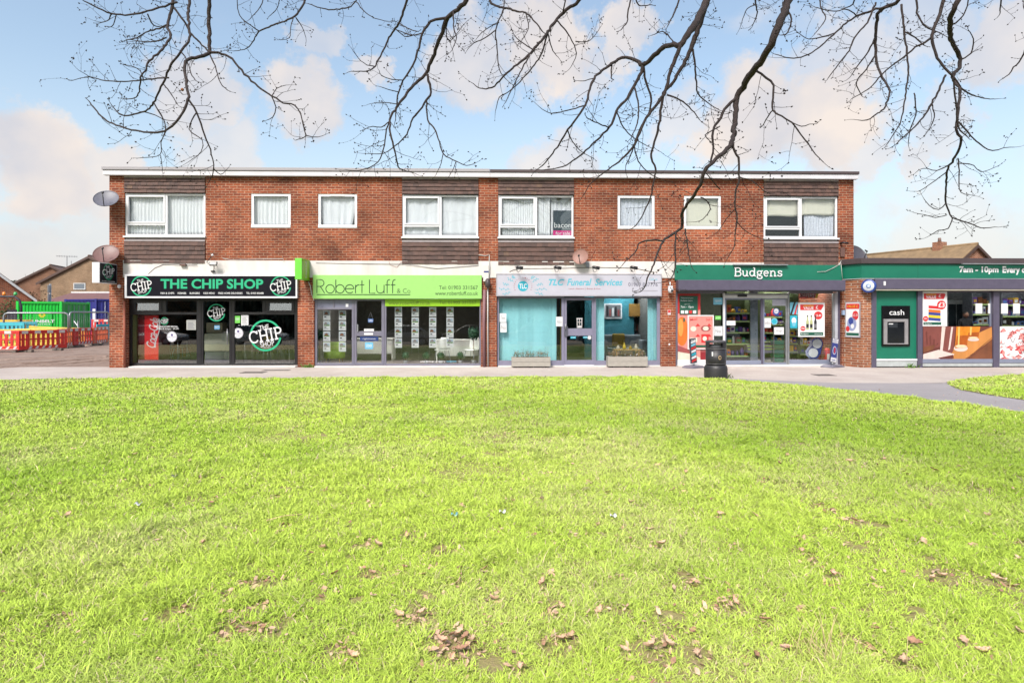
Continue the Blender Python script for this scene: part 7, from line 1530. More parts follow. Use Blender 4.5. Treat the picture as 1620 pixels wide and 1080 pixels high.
car('dark grey hatchback mirrored in the left chip shop window', -24.5, -25.8, 3.14, M('car_dark_grey', (120, 122, 130), .25, metal=.3)); car('pale silver car mirrored near the chip shop door', -17.5, -26.4, 3.14, M('car_silver', (170, 172, 176), .25, metal=.3)); car('silver car mirrored in the wide lime window', -6.5, -26, 0, M('car_silver', None)); car('dark red car mirrored in the funeral shop door', 2.6, -26, 0, M('car_dark_red', (96, 26, 30), .25)); car('black car mirrored in the right lime window', -1.9, -28.8, 0, M('car_black', (34, 36, 40), .25)); car('blue grey car mirrored in the funeral shop window', 8.0, -26, 0, M('car_blue_grey', (92, 110, 130), .25, metal=.3)); car('white car mirrored in the store window', 15.5, -26.2, 3.14, M('car_white', (220, 220, 222), .25))
# ------------------------------------------------------------------ the bare tree whose boughs hang over the view
BARK = M('oak_bark', (62, 50, 48), .9, var=.3, scale=14, bump=.6, bscale=50, k=.75)
TW = M('twig_bark', (52, 38, 36), .85, var=.25, scale=20, k=.75)
trunk_base = Vector((4.2, -22.2, -.4)); trunk_top = Vector((4.0, -21.8, 5.2))
oak = thing('bare_oak_tree', 'large bare winter tree with budded boughs hanging across the sky', 'tree', tuple(trunk_base))
mb = MB(); mb.tube([trunk_base, trunk_base + Vector((.0, .02, .5)), trunk_base + Vector((-.05, .1, 2)), trunk_base + Vector((-.1, .2, 4)), trunk_top, trunk_top + Vector((.1, -.3, 3)), trunk_top + Vector((.3, -.5, 5))], [.62, .46, .38, .34, .30, .2, .1], BARK, 14); mb.build('trunk', oak)
trng = random.Random(21)
# boughs: depth of the bough, then runs of surveyed (px, py, width) spots; the first run of each starts above the view
BOUGHS = [
 (6.2, [[(334,-150,9),(333,-60,8),(332,0,7),(330,40,7),(331,82,6.5),(315,90,6),(293,98,5.5),(295,133,5),(298,158,5),(283,187,4.5),(265,205,4),(233,210,3.5),(190,200,3.2),(163,187,3),(143,163,2.4)],
        [(331,82,5),(345,84,4.5),(363,90,4),(387,117,4),(408,137,3.5),(430,152,3.2),(448,163,3),(467,167,2.6),(475,180,2.4),(480,197,2.2),(485,215,2),(503,217,1.4)],
        [(298,158,4),(312,180,3.5),(323,213,3),(333,237,2.6),(338,267,2.2),(333,283,1.6)], [(485,215,2),(478,219,1.6),(468,222,1.2)], [(430,152,2.4),(436,170,2),(432,185,1.6),(423,190,1.2)], [(430,152,2),(438,140,1.6),(452,135,1.1)],
        [(331,84,3),(340,105,2.4),(348,130,2),(360,143,1.4)], [(310,178,2.6),(300,205,2),(320,222,1.6),(318,240,1.4),(300,255,1)], [(338,267,2),(349,276,1.4),(360,267,1)]]),
 (6.8, [[(282,-150,7),(276,-60,6),(273,7,5.5),(265,40,5),(270,57,4.5),(257,77,4.2),(237,97,3.8),(230,110,3.2),(223,123,3),(220,145,2.4),(213,155,2),(197,157,1.4)],
        [(265,40,3.5),(247,46,3),(230,52,2.5),(212,62,2.2),(202,63,1.5)], [(263,60,3),(245,66,2.4),(230,66,2),(203,63,1.4)], [(280,3,4),(253,12,3.6),(213,23,3.2),(177,22,3),(150,10,2.6),(133,2,2)], [(177,22,2.4),(170,33,2),(156,37,1.4)], [(184,25,2),(178,42,1.6),(168,42,1.1)], [(233,23,2.6),(243,40,2.2),(260,44,1.8)]]),
 (7.2, [[(306,-150,7),(303,-50,6),(300,0,5.5),(297,27,5),(300,60,4.5),(287,80,4.2),(267,110,4),(257,133,3.6),(243,163,3.4),(227,177,3),(193,182,2.6),(177,167,1.6)],
        [(267,123,3),(250,124,2.6),(227,127,2.4),(197,129,2.2),(167,128,1.9),(140,122,1.5),(112,128,1)], [(150,126,1.4),(134,117,1.2),(124,111,.9)], [(243,163,2.6),(253,180,2.2),(262,200,2),(255,225,1.8),(253,245,1.5),(222,250,1.2)], [(254,246,1.4),(256,258,1.1),(257,270,.9)],
        [(273,10,4),(293,37,3.8),(303,55,3.4),(316,68,3),(330,82,3)], [(287,82,2.5),(295,95,2.2),(304,120,2),(310,128,1.4)], [(258,133,2.4),(270,148,2),(280,165,1.2)], [(227,127,2),(222,112,1.7),(208,105,1.3),(199,103,1)], [(228,177,2),(245,182,1.7),(262,190,1.3),(282,192,1)]]),
 (7.6, [[(486,-140,5),(484,-50,4.5),(482,0,4),(467,25,3.6),(450,34,3.2),(433,40,3),(410,50,2.6),(402,63,2.2),(390,77,1.7),(370,81,1.2)], [(410,50,2.2),(396,40,1.9),(383,30,1.7),(376,14,1.5),(375,-30,1.6)], [(465,27,2),(460,42,1.7),(458,60,1.4),(446,63,1)], [(468,28,1.8),(478,43,1.4),(484,60,1)], [(582,-60,3),(563,2,2.6),(537,15,2.4),(512,14,2),(490,7,1.5)], [(563,2,2),(575,17,1.7),(588,27,1.4),(610,34,1)], [(418,-30,2),(415,5,1.7),(396,30,1.2)], [(445,-30,1.8),(440,10,1.6),(426,26,1.1)]]),
 (6.4, [[(775,-140,11),(752,-40,10),(738,0,9),(724,15,8.5),(707,30,8),(695,65,7),(684,92,6.5),(674,116,6),(662,128,5.5),(650,139,5),(630,166,4.6),(618,185,4.2),(616,193,4),(617,208,3.6),(621,225,3.4),(626,245,2.8),(630,264,2.4),(640,270,1.8),(655,274,1.2)],
        [(707,30,6),(689,30,5.5),(676,42,5),(668,53,4.5),(663,75,4.2),(656,95,4),(648,112,3.6),(638,127,3.2),(631,145,3),(628,165,2.6),(626,185,2)], [(616,193,3.2),(610,212,2.8),(608,230,2.6),(604,245,2.4),(598,256,2.2),(585,265,2),(565,270,1.6),(547,269,1.2)],
        [(674,116,5),(681,139,4.5),(680,150,4.2),(674,160,4),(664,175,3.6),(653,187,3.2),(649,200,2.8),(640,218,2.6),(621,234,2.2),(606,243,1.6),(580,243,1.1)], [(675,160,3.4),(677,190,3),(683,198,2.8),(689,207,2.6),(695,225,2.4),(701,243,2.2),(712,251,2),(721,255,1.9),(738,262,1.5),(752,258,1)], [(721,256,1.6),(717,268,1.4),(710,280,1)], [(701,243,1.8),(698,258,1.4),(690,276,1)], [(668,53,2.4),(650,56,2),(635,50,1.6),(626,47,1.2)], [(638,127,2),(620,126,1.7),(604,120,1.4),(600,112,1)], [(631,146,2),(615,142,1.6),(600,137,1)], [(628,165,1.8),(605,162,1.5),(588,164,1)],
        [(616,193,2.4),(603,201,2),(590,200,1.6),(576,205,1.1)], [(717,20,3),(718,45,2.4),(722,60,2),(715,80,1.4)], [(710,30,2.6),(705,50,2),(712,65,1.6),(733,40,1.2)]]),
 (8.2, [[(648,-140,6),(645,-40,5),(643,0,4.6),(633,33,4),(626,45,3.8),(618,56,3.4),(606,80,3.1),(594,104,2.8),(587,110,2.4),(579,113,2),(556,113,1.3)], [(592,105,2),(580,103,1.6),(567,92,1.4),(557,78,1)], [(630,36,2.4),(645,45,2),(660,50,1.6)], [(626,46,2),(640,58,1.7),(652,57,1.3)]]),
 (7.0, [[(985,-150,9),(945,-50,8),(917,0,7),(903,12,6.5),(890,21,6),(878,35,5.6),(867,50,5.2),(850,72,4.8),(831,92,4.4),(815,105,4),(801,116,3.6),(790,128,3.2),(778,139,2.8),(760,140,2),(748,132,1.3)], [(867,50,3.6),(861,70,3.2),(855,89,3),(838,112,2.8),(819,133,2.4),(805,145,2.1),(790,154,1.8),(784,175,1.1)], [(840,84,3),(820,120,2.6),(808,145,2.1),(800,162,1.4)], [(880,32,3),(892,45,2.6),(905,65,2.3),(912,85,1.8),(904,105,1.2)], [(890,22,2.6),(893,8,2.4),(900,-30,2.4)], [(910,66,2),(930,66,1.7),(942,55,1.3),(950,43,1)], [(867,52,2.6),(872,75,2.2),(880,88,1.4)], [(846,80,2.4),(830,70,2),(815,58,1.7),(808,42,1.2)]]),
 (7.8, [[(765,-120,6),(769,-40,5),(775,0,4.6),(785,9,4.2),(798,13,4),(815,17,3.6),(834,22,3.2),(846,35,2.8),(858,50,2.2)], [(798,12,3),(790,30,2.8),(784,47,2.6),(785,65,2.4),(787,83,2.2),(790,110,1.9),(800,125,1.4)], [(784,48,2.2),(765,62,1.9),(750,68,1.6),(740,78,1.1)], [(790,36,2),(775,43,1.7),(762,52,1.4),(755,60,1)], [(832,22,2),(836,45,1.7),(825,65,1.2)], [(800,-30,2.4),(797,12,2)]]),
 (6.6, [[(1170,-150,16),(1140,-50,15),(1119,0,14),(1108,22,13),(1100,39,13),(1088,55,12),(1077,70,11),(1066,71,10),(1053,74,9.5),(1035,88,9),(1018,103,8.5),(1005,95,7),(991,91,6),(978,95,5.5),(968,101,5.2),(953,112,5),(940,124,4.8),(932,145,4.4),(925,167,4.2),(912,188,3.8),(898,206,3.4),(882,232,3),(863,257,2.4),(850,268,1.5)],
        [(1018,103,6.5),(1012,120,6),(1003,136,5.6),(992,155,5.2),(976,175,4.8),(970,190,4.4),(964,202,4.1),(950,217,3.7),(937,229,3.3),(915,248,2.8),(890,264,2.2),(857,269,1.3)], [(1077,70,7.5),(1069,92,7),(1061,113,6.6),(1056,130,6.2),(1053,144,5.9),(1038,167,5.4),(1022,187,5),(1012,210,4.5),(1003,229,4.1),(988,248,3.5),(968,264,2.8),(937,288,1.8),(922,310,1.2)],
        [(1140,-60,12),(1122,-5,11),(1110,30,10),(1100,58,9.2),(1090,84,8),(1078,108,7),(1064,130,6.2),(1050,148,5.6),(1046,170,5),(1043,195,4.5),(1038,218,4.2),(1031,238,4),(1030,249,3.8),(1036,262,3.5),(1038,272,3.3),(1033,292,3),(1030,311,2.8),(1020,332,2.4),(1011,350,2),(1000,362,1.6),(985,364,1.1)], [(1096,78,4),(1100,110,3.4),(1102,130,3),(1104,148,2.6),(1120,163,2),(1139,175,1.2)], [(1055,150,3.6),(1070,155,3),(1085,165,2.6),(1098,178,2.1),(1107,190,1.4)],
        [(1018,103,4.4),(1022,130,4),(1030,155,3.6),(1026,180,3.2),(1012,205,2.8),(1000,240,2.4),(990,262,1.6)], [(968,101,3),(967,120,2.6),(968,125,2.2)], [(1003,136,3.2),(1010,165,2.9),(1008,195,2.5),(1000,215,2)], [(925,167,2.6),(905,173,2.2),(885,178,1.8),(866,178,1.4),(852,168,1)], [(964,202,2.8),(945,195,2.4),(928,186,2)], [(898,206,2.4),(906,225,2),(920,240,1.6),(938,250,1.1)], [(976,176,2.6),(985,200,2.2),(1005,220,1.8),(1026,232,1.2)], [(940,124,2),(925,128,1.5),(914,128,1)], [(1070,72,3),(1060,60,2.5),(1048,50,2),(1035,55,1.4)], [(1003,229,2.6),(1010,255,2.2),(1028,275,1.8),(1050,285,1.2)]]),
 (5.6, [[(1300,-150,19),(1268,-50,17),(1248,0,15),(1238,25,14.5),(1228,51,14),(1219,70,13.5),(1209,89,13),(1198,106,12.4),(1186,121,12),(1175,138,11),(1166,152,10.4),(1164,175,9.6),(1162,202,9),(1160,216,8.6),(1156,228,8.2),(1140,245,7.6),(1124,260,7),(1113,274,6.6),(1108,292,6.2),(1098,310,6),(1084,327,5.8),(1078,342,5.6),(1080,352,5.5),(1078,360,5.2),(1064,372,4.8),(1049,381,4.4),(1042,396,3.8),(1036,412,3.4),(1030,428,3),(1024,440,2.6),(1021,452,2),(1014,461,1.5),(1003,463,1)],
        [(1166,152,6),(1152,168,5.6),(1139,187,5.2),(1132,198,4.8),(1127,208,4.5),(1128,225,4.2),(1128,241,4),(1124,258,3.6)], [(1160,226,4.6),(1162,240,4.4),(1168,250,4.2),(1168,268,4),(1170,280,3.8),(1165,300,3.4),(1162,323,3),(1166,345,2.8),(1163,370,2.4),(1162,389,1.8),(1150,410,1.2)], [(1197,113,4.4),(1212,122,4.2),(1224,136,4),(1223,155,3.6),(1222,175,3.4),(1236,184,3.2),(1252,194,3),(1266,212,2.7),(1279,229,2.4),(1290,244,2),(1303,257,1.3)], [(1222,175,2.4),(1212,190,2),(1206,200,1.3)], [(1252,194,2),(1268,200,1.8),(1280,197,1.4),(1292,196,1)],
        [(1049,381,3.6),(1030,380,3.2),(1011,385,2.9),(1008,393,2.6),(1000,405,2.3),(991,412,1.9),(984,420,1.2)], [(1069,366,3.4),(1068,392,3),(1069,420,2.6),(1062,440,1.8),(1045,447,1.1)], [(1084,362,2.6),(1088,390,2.3),(1092,416,1.7)], [(1139,200,2.4),(1128,206,2.2),(1116,214,2),(1126,226,1.4)], [(1108,312,2.4),(1118,318,2.1),(1124,331,1.8),(1112,347,1.6),(1101,351,1.1)], [(1168,280,2.4),(1190,286,2),(1207,301,1.5),(1220,307,1)], [(1163,345,2),(1175,362,1.7),(1195,374,1.3),(1208,378,1)], [(1164,330,1.8),(1150,345,1.6),(1137,365,1.2)], [(1244,10,3.4),(1252,30,3),(1246,52,2.4),(1236,56,1.6)], [(1140,300,2.6),(1130,290,2.4),(1119,276,2.2)]]),
 (6.9, [[(1545,-150,12),(1528,-50,11),(1515,0,10),(1508,15,9.5),(1504,30,9),(1503,48,8.5),(1504,63,8.2),(1512,78,7.8),(1519,93,7.5),(1518,107,7),(1508,118,6.6),(1511,130,6),(1519,141,5.6),(1516,172,5.2),(1514,204,4.8),(1519,218,4.6),(1519,230,4.4),(1509,252,4),(1498,272,3.6),(1497,297,3.2),(1496,322,3),(1501,334,2.8),(1507,344,2.7),(1524,350,2.4),(1541,356,2.1),(1556,361,1.8),(1574,359,1.2)],
        [(1500,-60,8),(1493,0,6.5),(1484,28,6),(1474,56,5.6),(1477,75,5.2),(1483,93,5),(1495,108,4.6),(1507,120,4.2)], [(1495,120,4),(1486,142,3.6),(1474,163,3.3),(1464,180,3),(1452,196,2.7),(1435,212,2.3),(1415,230,1.4)], [(1476,58,4),(1458,70,3.6),(1441,81,3.3),(1424,95,3),(1407,107,2.7),(1390,124,2.4),(1374,141,2),(1348,156,1.2)], [(1511,131,3.6),(1520,140,3.2),(1533,148,2.8),(1552,155,2.2),(1574,157,1.3)], [(1514,190,3.4),(1525,202,3),(1537,215,2.8),(1550,228,2.5),(1570,239,2),(1588,234,1.6),(1605,233,1)], [(1508,122,3.6),(1512,160,3.2),(1517,200,2.8),(1530,216,2)], [(1515,250,2.6),(1518,270,2.3),(1517,290,2),(1520,305,1.6),(1533,308,1.1)], [(1507,344,2.2),(1500,362,1.9),(1485,364,1.6),(1472,372,1.2)], [(1496,322,2),(1485,332,1.7),(1470,325,1.4),(1462,315,1)], [(1498,272,2),(1480,285,1.7),(1462,298,1.3),(1452,303,1)], [(1500,262,2.2),(1482,270,1.8),(1460,266,1.3),(1450,272,1)], [(1519,258,2),(1540,262,1.7),(1552,272,1.3),(1576,264,1)], [(1497,340,1.8),(1480,344,1.5),(1464,340,1.2),(1448,337,.9)], [(1518,96,3),(1536,85,2.5),(1540,62,2),(1532,48,1.4)], [(1505,40,3),(1520,30,2.5),(1530,10,2.2),(1535,-30,2)]]),
 (7.7, [[(1440,-140,9),(1430,-50,8),(1422,0,7),(1405,10,6.4),(1389,22,6),(1386,50,5.4),(1385,81,5),(1388,102,4.6),(1393,119,4.3),(1403,134,3.8),(1407,148,3.4),(1400,170,3),(1388,180,2.6),(1372,190,2),(1357,190,1.2)], [(1407,11,4.4),(1380,17,4),(1356,26,3.6),(1338,38,3.3),(1322,52,3),(1300,72,2.7),(1274,89,2.4),(1250,92,2),(1226,86,1.3)], [(1426,7,4.4),(1430,44,4),(1434,80,3.6),(1437,111,3.3),(1434,140,3),(1430,167,2.6),(1424,195,2.2),(1412,215,1.8),(1402,230,1.1)], [(1385,5,3.6),(1372,35,3.2),(1352,60,2.8),(1340,85,2.4),(1322,108,2),(1310,124,1.3)], [(1384,60,3),(1372,85,2.7),(1360,100,2.3),(1348,118,1.6)], [(1386,85,2.8),(1370,110,2.5),(1355,130,2.2),(1362,150,1.5)], [(1430,50,3),(1448,60,2.6),(1462,72,2)], [(1445,-40,4),(1452,20,3.5),(1462,40,3),(1480,50,2.6)], [(1446,147,2.6),(1449,180,2.3),(1440,205,2),(1437,228,1.2)], [(1356,26,2.6),(1340,15,2.2),(1320,18,1.8),(1290,12,1.3)], [(1322,52,2.4),(1302,58,2),(1280,62,1.6),(1262,52,1.1)], [(1474,163,2.4),(1478,185,2),(1470,205,1.4)]]),
 (7.4, [[(1660,-60,4.5),(1640,30,4),(1620,85,3.2),(1604,107,2.6),(1596,118,2),(1584,126,1.2)], [(1640,40,2.6),(1622,18,2.2),(1619,10,1.8)], [(1590,-60,3.4),(1584,0,2.8),(1582,22,1.5)], [(1345,-50,3.4),(1352,0,2.8),(1340,12,2.2)]]),
 (8.4, [[(1010,-120,4),(1003,-30,3.4),(994,15,3),(992,35,2.4),(982,48,1.4)], [(1000,-20,2.6),(1010,8,2.3),(1030,8,1.8)], [(1080,-60,3.6),(1074,0,3.2),(1062,30,2.4),(1056,42,1.6)], [(1200,-60,3.4),(1195,0,3),(1198,20,2.4),(1190,42,1.4)], [(1197,8,2),(1182,14,1.7),(1172,40,1.1)], [(1290,-40,3.2),(1298,10,2.6),(1306,30,2),(1288,55,1.2)]]),
]
def px_point(px, py, dep): return at_depth(px, py, dep)
def bud(mb, p, d, s):
    d = d.normalized(); u = d.orthogonal().normalized(); v = d.cross(u); q = []
    for f, r in ((0, .5), (.4, 1.0), (1.0, .15)):
        for k in range(4): a = k*math.pi/2; q.append(p + d*s*2.4*f + (u*math.cos(a) + v*math.sin(a))*s*r)
    mb.add(q, [(i*4+j, i*4+(j+1) % 4, (i+1)*4+(j+1) % 4, (i+1)*4+j) for i in range(2) for j in range(4)], TW, True)
def twig(mb, p, d, length, r, lvl):
    n = max(3, int(length / .035)); pts = [p]; rs = [r]; cur = p.copy(); d = d.normalized(); bend = Vector((trng.gauss(0, .2), trng.gauss(0, .2), trng.uniform(.02, .28)))
    for i in range(n):
        d = (d + bend * (1.6 / n) + Vector((trng.gauss(0, .13), trng.gauss(0, .13), trng.gauss(0, .13)))).normalized(); cur = cur + d * (length / n); pts.append(cur.copy()); rs.append(r * (1 - .55 * (i + 1) / n))
        if lvl < 2 and i >= 1 and trng.random() < (.34 if lvl == 0 else .22):
            s = d.orthogonal(); s.rotate(Matrix.Rotation(trng.random()*6.28, 3, d)); twig(mb, cur, d*.6 + s, length * trng.uniform(.25, .55), r * .62, lvl + 1)
        elif trng.random() < .25:
            s = d.orthogonal(); s.rotate(Matrix.Rotation(trng.random()*6.28, 3, d)); bud(mb, cur, d*.5 + s, .0042)
    mb.tube(pts, rs, TW, 5, True)
    bud(mb, cur, d, .0062)
    for k in range(trng.choice((0, 1, 2))): s = d.orthogonal(); s.rotate(Matrix.Rotation(trng.random()*6.28, 3, d)); bud(mb, cur - d*.004, d + s*.9, .0055)
for bi, (dep, runs) in enumerate(BOUGHS):
    mb = MB(); mt = MB(); cache = {}
    for ri, run in enumerate(runs):
        wob = trng.uniform(-.35, .35); pts = []; rs = []; m_ = len(run)
        for i, (px, py, w) in enumerate(run):
            key = min(cache, key=lambda k_: (k_[0]-px)**2 + (k_[1]-py)**2) if cache else None
            near = cache[key] if key and ((key[0]-px)**2 + (key[1]-py)**2) < 60 else None
            if ri > 0 and i == 0:
                d0 = near if near else (cache[key] if key else dep); base_d = d0
            if ri == 0: dd = dep + .28 * math.sin(i * .5 + bi) 
            else: dd = base_d + wob * (i / max(1, m_-1))
            p = px_point(px, py, dd); pts.append(p); rs.append(w * .42 * dd / FPX); cache[(px, py)] = dd
        # smooth, slightly knobbly path through the spots
        fp, fr = [], []
        for i in range(m_ - 1):
            a, b_, c_, d_ = pts[max(0, i-1)], pts[i], pts[i+1], pts[min(m_-1, i+2)]; seg = max(2, min(7, int((c_-b_).length / .04)))
            for k in range(seg):
                u = k/seg; u2, u3 = u*u, u*u*u
                q = .5 * ((2*b_) + (c_-a)*u + (2*a - 5*b_ + 4*c_ - d_)*u2 + (3*b_ - a - 3*c_ + d_)*u3); r_ = rs[i]*(1-u) + rs[i+1]*u
                fp.append(q + Vector((trng.gauss(0, .35), trng.gauss(0, .35), trng.gauss(0, .35))) * min(r_, .012)); fr.append(r_ * trng.uniform(.93, 1.08))
        fp.append(pts[-1]); fr.append(rs[-1])
        if ri == 0:                                          # carry the bough back up and over to the trunk
            e = fp[0]; j = trunk_top + Vector((trng.uniform(-.1, .1), 0, trng.uniform(-.2, 3.2))); r0 = fr[0]; dv = (fp[0] - fp[1]).normalized()
            pre = []
            for k in range(11):
                u = k/10; pre.append(j*(1-u)**3 + (j + Vector(((e.x-j.x)*.3, 1.2, 1.6)))*3*u*(1-u)**2 + (e + dv*1.4)*3*u*u*(1-u) + e*u**3)
            fp = pre[:-1] + fp; fr = [r0 * (1 + 1.6 * (1 - k/10)) for k in range(10)] + fr
        elif run[0][1] < -5:                                 # a side limb that starts above the view: join it to the main limb
            e = fp[0]; base = px_point(runs[0][0][0], runs[0][0][1], dep)
            fp = [base.lerp(e, k/5) + Vector((0, 0, .25*math.sin(k/5*3.14))) for k in range(5)] + fp; fr = [fr[0]*1.3]*5 + fr
        mb.tube(fp, fr, BARK, 8 if fr[len(fr)//2] > .01 else 6)
        # twigs along the visible run
        acc = trng.uniform(0, .1)
        for i in range(1, len(fp) - 1):
            acc += (fp[i] - fp[i-1]).length
            vis = (fp[i] - CAM).dot(FW); 
            if vis < 1: continue
            elev = (fp[i].z - CAM.z) / vis
            if elev > .56: continue
            step = .11 if fr[i] < .013 else .15
            if acc > step * .72:
                acc = trng.uniform(-.03, .05); d = (fp[i+1] - fp[i-1]).normalized(); s = d.orthogonal(); s.rotate(Matrix.Rotation(trng.random()*6.28, 3, d)); s.y *= .7
                if trng.random() < .62: twig(mt, fp[i], d*.75 + s*.9, trng.uniform(.07, .34), max(.0014, min(.0030, fr[i]*.5)), 0)
                else: bud(mt, fp[i], d*.3 + s, .0055)
        d = fp[-1] - fp[-2]; twig(mt, fp[-1], d, trng.uniform(.06, .14), max(.0017, fr[-1]*.9), 0)
    o_ = len(mb.v); mi_ = mb._m(TW); mb.v += mt.v; mb.f += [[o_ + k for k in f] for f in mt.f]; mb.mi += [mi_] * len(mt.f); mb.sm += mt.sm; mb.build('bough', oak)
c = at_depth(288.5, 142, 6.2); mb = MB(); mb.sphere(tuple(c), .016, M('oak_gall_brown', (150, 96, 60), .8), 10, 8); mb.build('oak_gall', oak)

# ------------------------------------------------------------------ grass
def vnoise(x, y, scale, seed):
    g = np.random.default_rng(seed).random((256, 256)); u, v = x/scale + 1000, y/scale + 1000; i, j = np.floor(u).astype(int), np.floor(v).astype(int); fu, fv = u - i, v - j
    fu, fv = fu*fu*(3-2*fu), fv*fv*(3-2*fv); f = lambda a, b: g[a % 256, b % 256]
    return (f(i,j)*(1-fu) + f(i+1,j)*fu)*(1-fv) + (f(i,j+1)*(1-fu) + f(i+1,j+1)*fu)*fv
def fbm(x, y, s, seed): return .5*vnoise(x, y, s, seed) + .3*vnoise(x, y, s*.45, seed+1) + .2*vnoise(x, y, s*.2, seed+2)
def grass_field(name, label, xs, ys, dens_h, seed):
    n = len(xs); rg = np.random.default_rng(seed)
    dep = ys - CAM.y
    clump = fbm(xs, ys, .55, 31); patch = fbm(xs, ys, 2.6, 41); dry = fbm(xs, ys, 1.3, 51); fine = vnoise(xs, ys, .12, 61)
    sparse = np.clip((fbm(xs, ys, .9, 91) - .56)*5, 0, 1); h = (.026 + .056 * clump * (.45 + 1.0*fine)) * rg.uniform(.55, 1.35, n) * dens_h * (1 - .45*sparse)
    tall = rg.random(n) < .02; h = np.where(tall, h*1.6, h)
    w = (.0009 + .00040 * dep) * rg.uniform(.7, 1.3, n)
    ang = rg.random(n)*2*np.pi; lean = rg.uniform(.35, 1.7, n) * h; la = rg.random(n)*2*np.pi + .6*np.sin(xs*2.1 + ys*1.3)
    px_, py_ = np.cos(ang)*w, np.sin(ang)*w; lx, ly = np.cos(la)*lean, np.sin(la)*lean
    V = np.zeros((n, 5, 3), np.float32)
    V[:,0] = np.stack([xs-px_, ys-py_, np.full(n, .006)], 1); V[:,1] = np.stack([xs+px_, ys+py_, np.full(n, .006)], 1)
    V[:,2] = np.stack([xs+lx*.4-px_*.8, ys+ly*.4-py_*.8, h*.62], 1); V[:,3] = np.stack([xs+lx*.4+px_*.8, ys+ly*.4+py_*.8, h*.62], 1)
    V[:,4] = np.stack([xs+lx, ys+ly, h*(.97 - .25*(lean/h > .8))], 1)
    base = (np.arange(n)*5)[:,None]; F = np.concatenate([base+np.array([[0,1,3]]), base+np.array([[0,3,2]]), base+np.array([[2,3,4]])], 1).reshape(-1, 3).astype(np.int32)
    g1, g2, yl, br = np.array((.325,.495,.045)), np.array((.455,.60,.08)), np.array((.58,.60,.22)), np.array((.58,.45,.30))
    a = np.clip((patch-.32)/.36 + rg.normal(0, .22, n), 0, 1)[:,None]; C = g1*(1-a) + g2*a
    b = np.clip((dry-.46)/.26 + rg.normal(0, .3, n), 0, 1)[:,None]*.36; C = C*(1-b) + yl*b
    s = rg.random(n); C = np.where((s < .045 + .09*np.clip((dry-.5)*4, 0, 1))[:,None], br*rg.uniform(.7, 1.2, n)[:,None], C); C = C * rg.uniform(.86, 1.14, n)[:,None]
    me = bpy.data.meshes.new(name); me.vertices.add(n*5); me.vertices.foreach_set('co', V.reshape(-1)); m = len(F); me.loops.add(m*3); me.loops.foreach_set('vertex_index', F.reshape(-1)); me.polygons.add(m); me.polygons.foreach_set('loop_start', np.arange(0, m*3, 3, dtype=np.int32)); me.polygons.foreach_set('loop_total', np.full(m, 3, np.int32)); me.update(calc_edges=True)
    at_ = me.color_attributes.new('blade_colour', 'FLOAT_COLOR', 'POINT'); cc_ = np.ones((n*5, 4), np.float32); cc_[:,:3] = np.repeat(C, 5, 0); at_.data.foreach_set('color', cc_.reshape(-1))
    me.materials.append(GRASSM); o = bpy.data.objects.new(name, me); COL.objects.link(o); tag(o, label, 'grass', None, 'stuff'); return o
spots = []
r8 = random.Random(12)
for px, py in ((95,770),(106,822),(218,725),(440,786),(428,792),(645,850),(480,872),(495,878),(515,872),(585,867),(598,870),(70,922),(112,980),(290,975),(355,945),(372,1000),(425,930),(398,932),(415,1005),(560,1045),(545,1035),(685,1042),(700,1030),(712,1048),(728,1036),(745,1025),(735,1018),(718,1020),(700,1012),(665,980),(662,986),(780,955),(786,942),(770,905),(672,915),(588,912),(700,880),(882,980),(895,1018),(888,1025),(903,1012),(868,975),(862,930),(872,918),(884,962),(1032,1038),(1050,1028),(1155,970),(1165,958),(1240,1030),(1245,1036),(1355,1022),(1440,1022),(1320,918),(1295,802),(1400,728),(1342,735),(1210,760),(1140,815),(1195,822),(1350,832),(1028,845),(1045,868),(1100,922),(1270,862),(1270,876),(1490,915),(1572,920),(1430,1060),(1525,1020),(1555,1038),(1450,1030),(820,1062),(1110,1042),(1190,1045)):
    spots.append((px + r8.uniform(-4, 4), py + r8.uniform(-4, 4)))
for k in range(75):
    spots.append((max(10, min(1610, r8.gauss(950, 420))), 700 + 370 * r8.random() ** 1.3))
SPOTXY = [(gnd(*p).x, gnd(*p).y, (r8.choice((.0, .03, .05, .07, .09, .11)) if i_ < 78 else r8.choice((0, 0, .02, .04)))) for i_, p in enumerate(spots)]
GRASSM = bpy.data.materials.new('grass_blade'); GRASSM.use_nodes = True
t_ = GRASSM.node_tree; b_ = t_.nodes['Principled BSDF']; av = t_.nodes.new('ShaderNodeAttribute'); av.attribute_name = 'blade_colour'; t_.links.new(av.outputs['Color'], b_.inputs['Base Color']); b_.inputs['Roughness'].default_value = .55; b_.inputs['Specular IOR Level'].default_value = .25
tl = t_.nodes.new('ShaderNodeBsdfTranslucent'); t_.links.new(av.outputs['Color'], tl.inputs[0]); mx_ = t_.nodes.new('ShaderNodeMixShader'); mx_.inputs[0].default_value = .30
ge_ = t_.nodes.new('ShaderNodeNewGeometry'); va_ = t_.nodes.new('ShaderNodeVectorMath'); va_.operation = 'SCALE'; va_.inputs['Scale'].default_value = .55; t_.links.new(ge_.outputs['Normal'], va_.inputs[0]); vb_ = t_.nodes.new('ShaderNodeVectorMath'); vb_.operation = 'ADD'; vb_.inputs[1].default_value = (0, 0, .75); t_.links.new(va_.outputs[0], vb_.inputs[0]); vn_ = t_.nodes.new('ShaderNodeVectorMath'); vn_.operation = 'NORMALIZE'; t_.links.new(vb_.outputs[0], vn_.inputs[0]); t_.links.new(vn_.outputs[0], b_.inputs['Normal'])   # soft tips: blades lit as a pile, not as flat cards; o_ = t_.nodes['Material Output']; t_.links.new(b_.outputs[0], mx_.inputs[1]); t_.links.new(tl.outputs[0], mx_.inputs[2]); t_.links.new(mx_.outputs[0], o_.inputs[0])
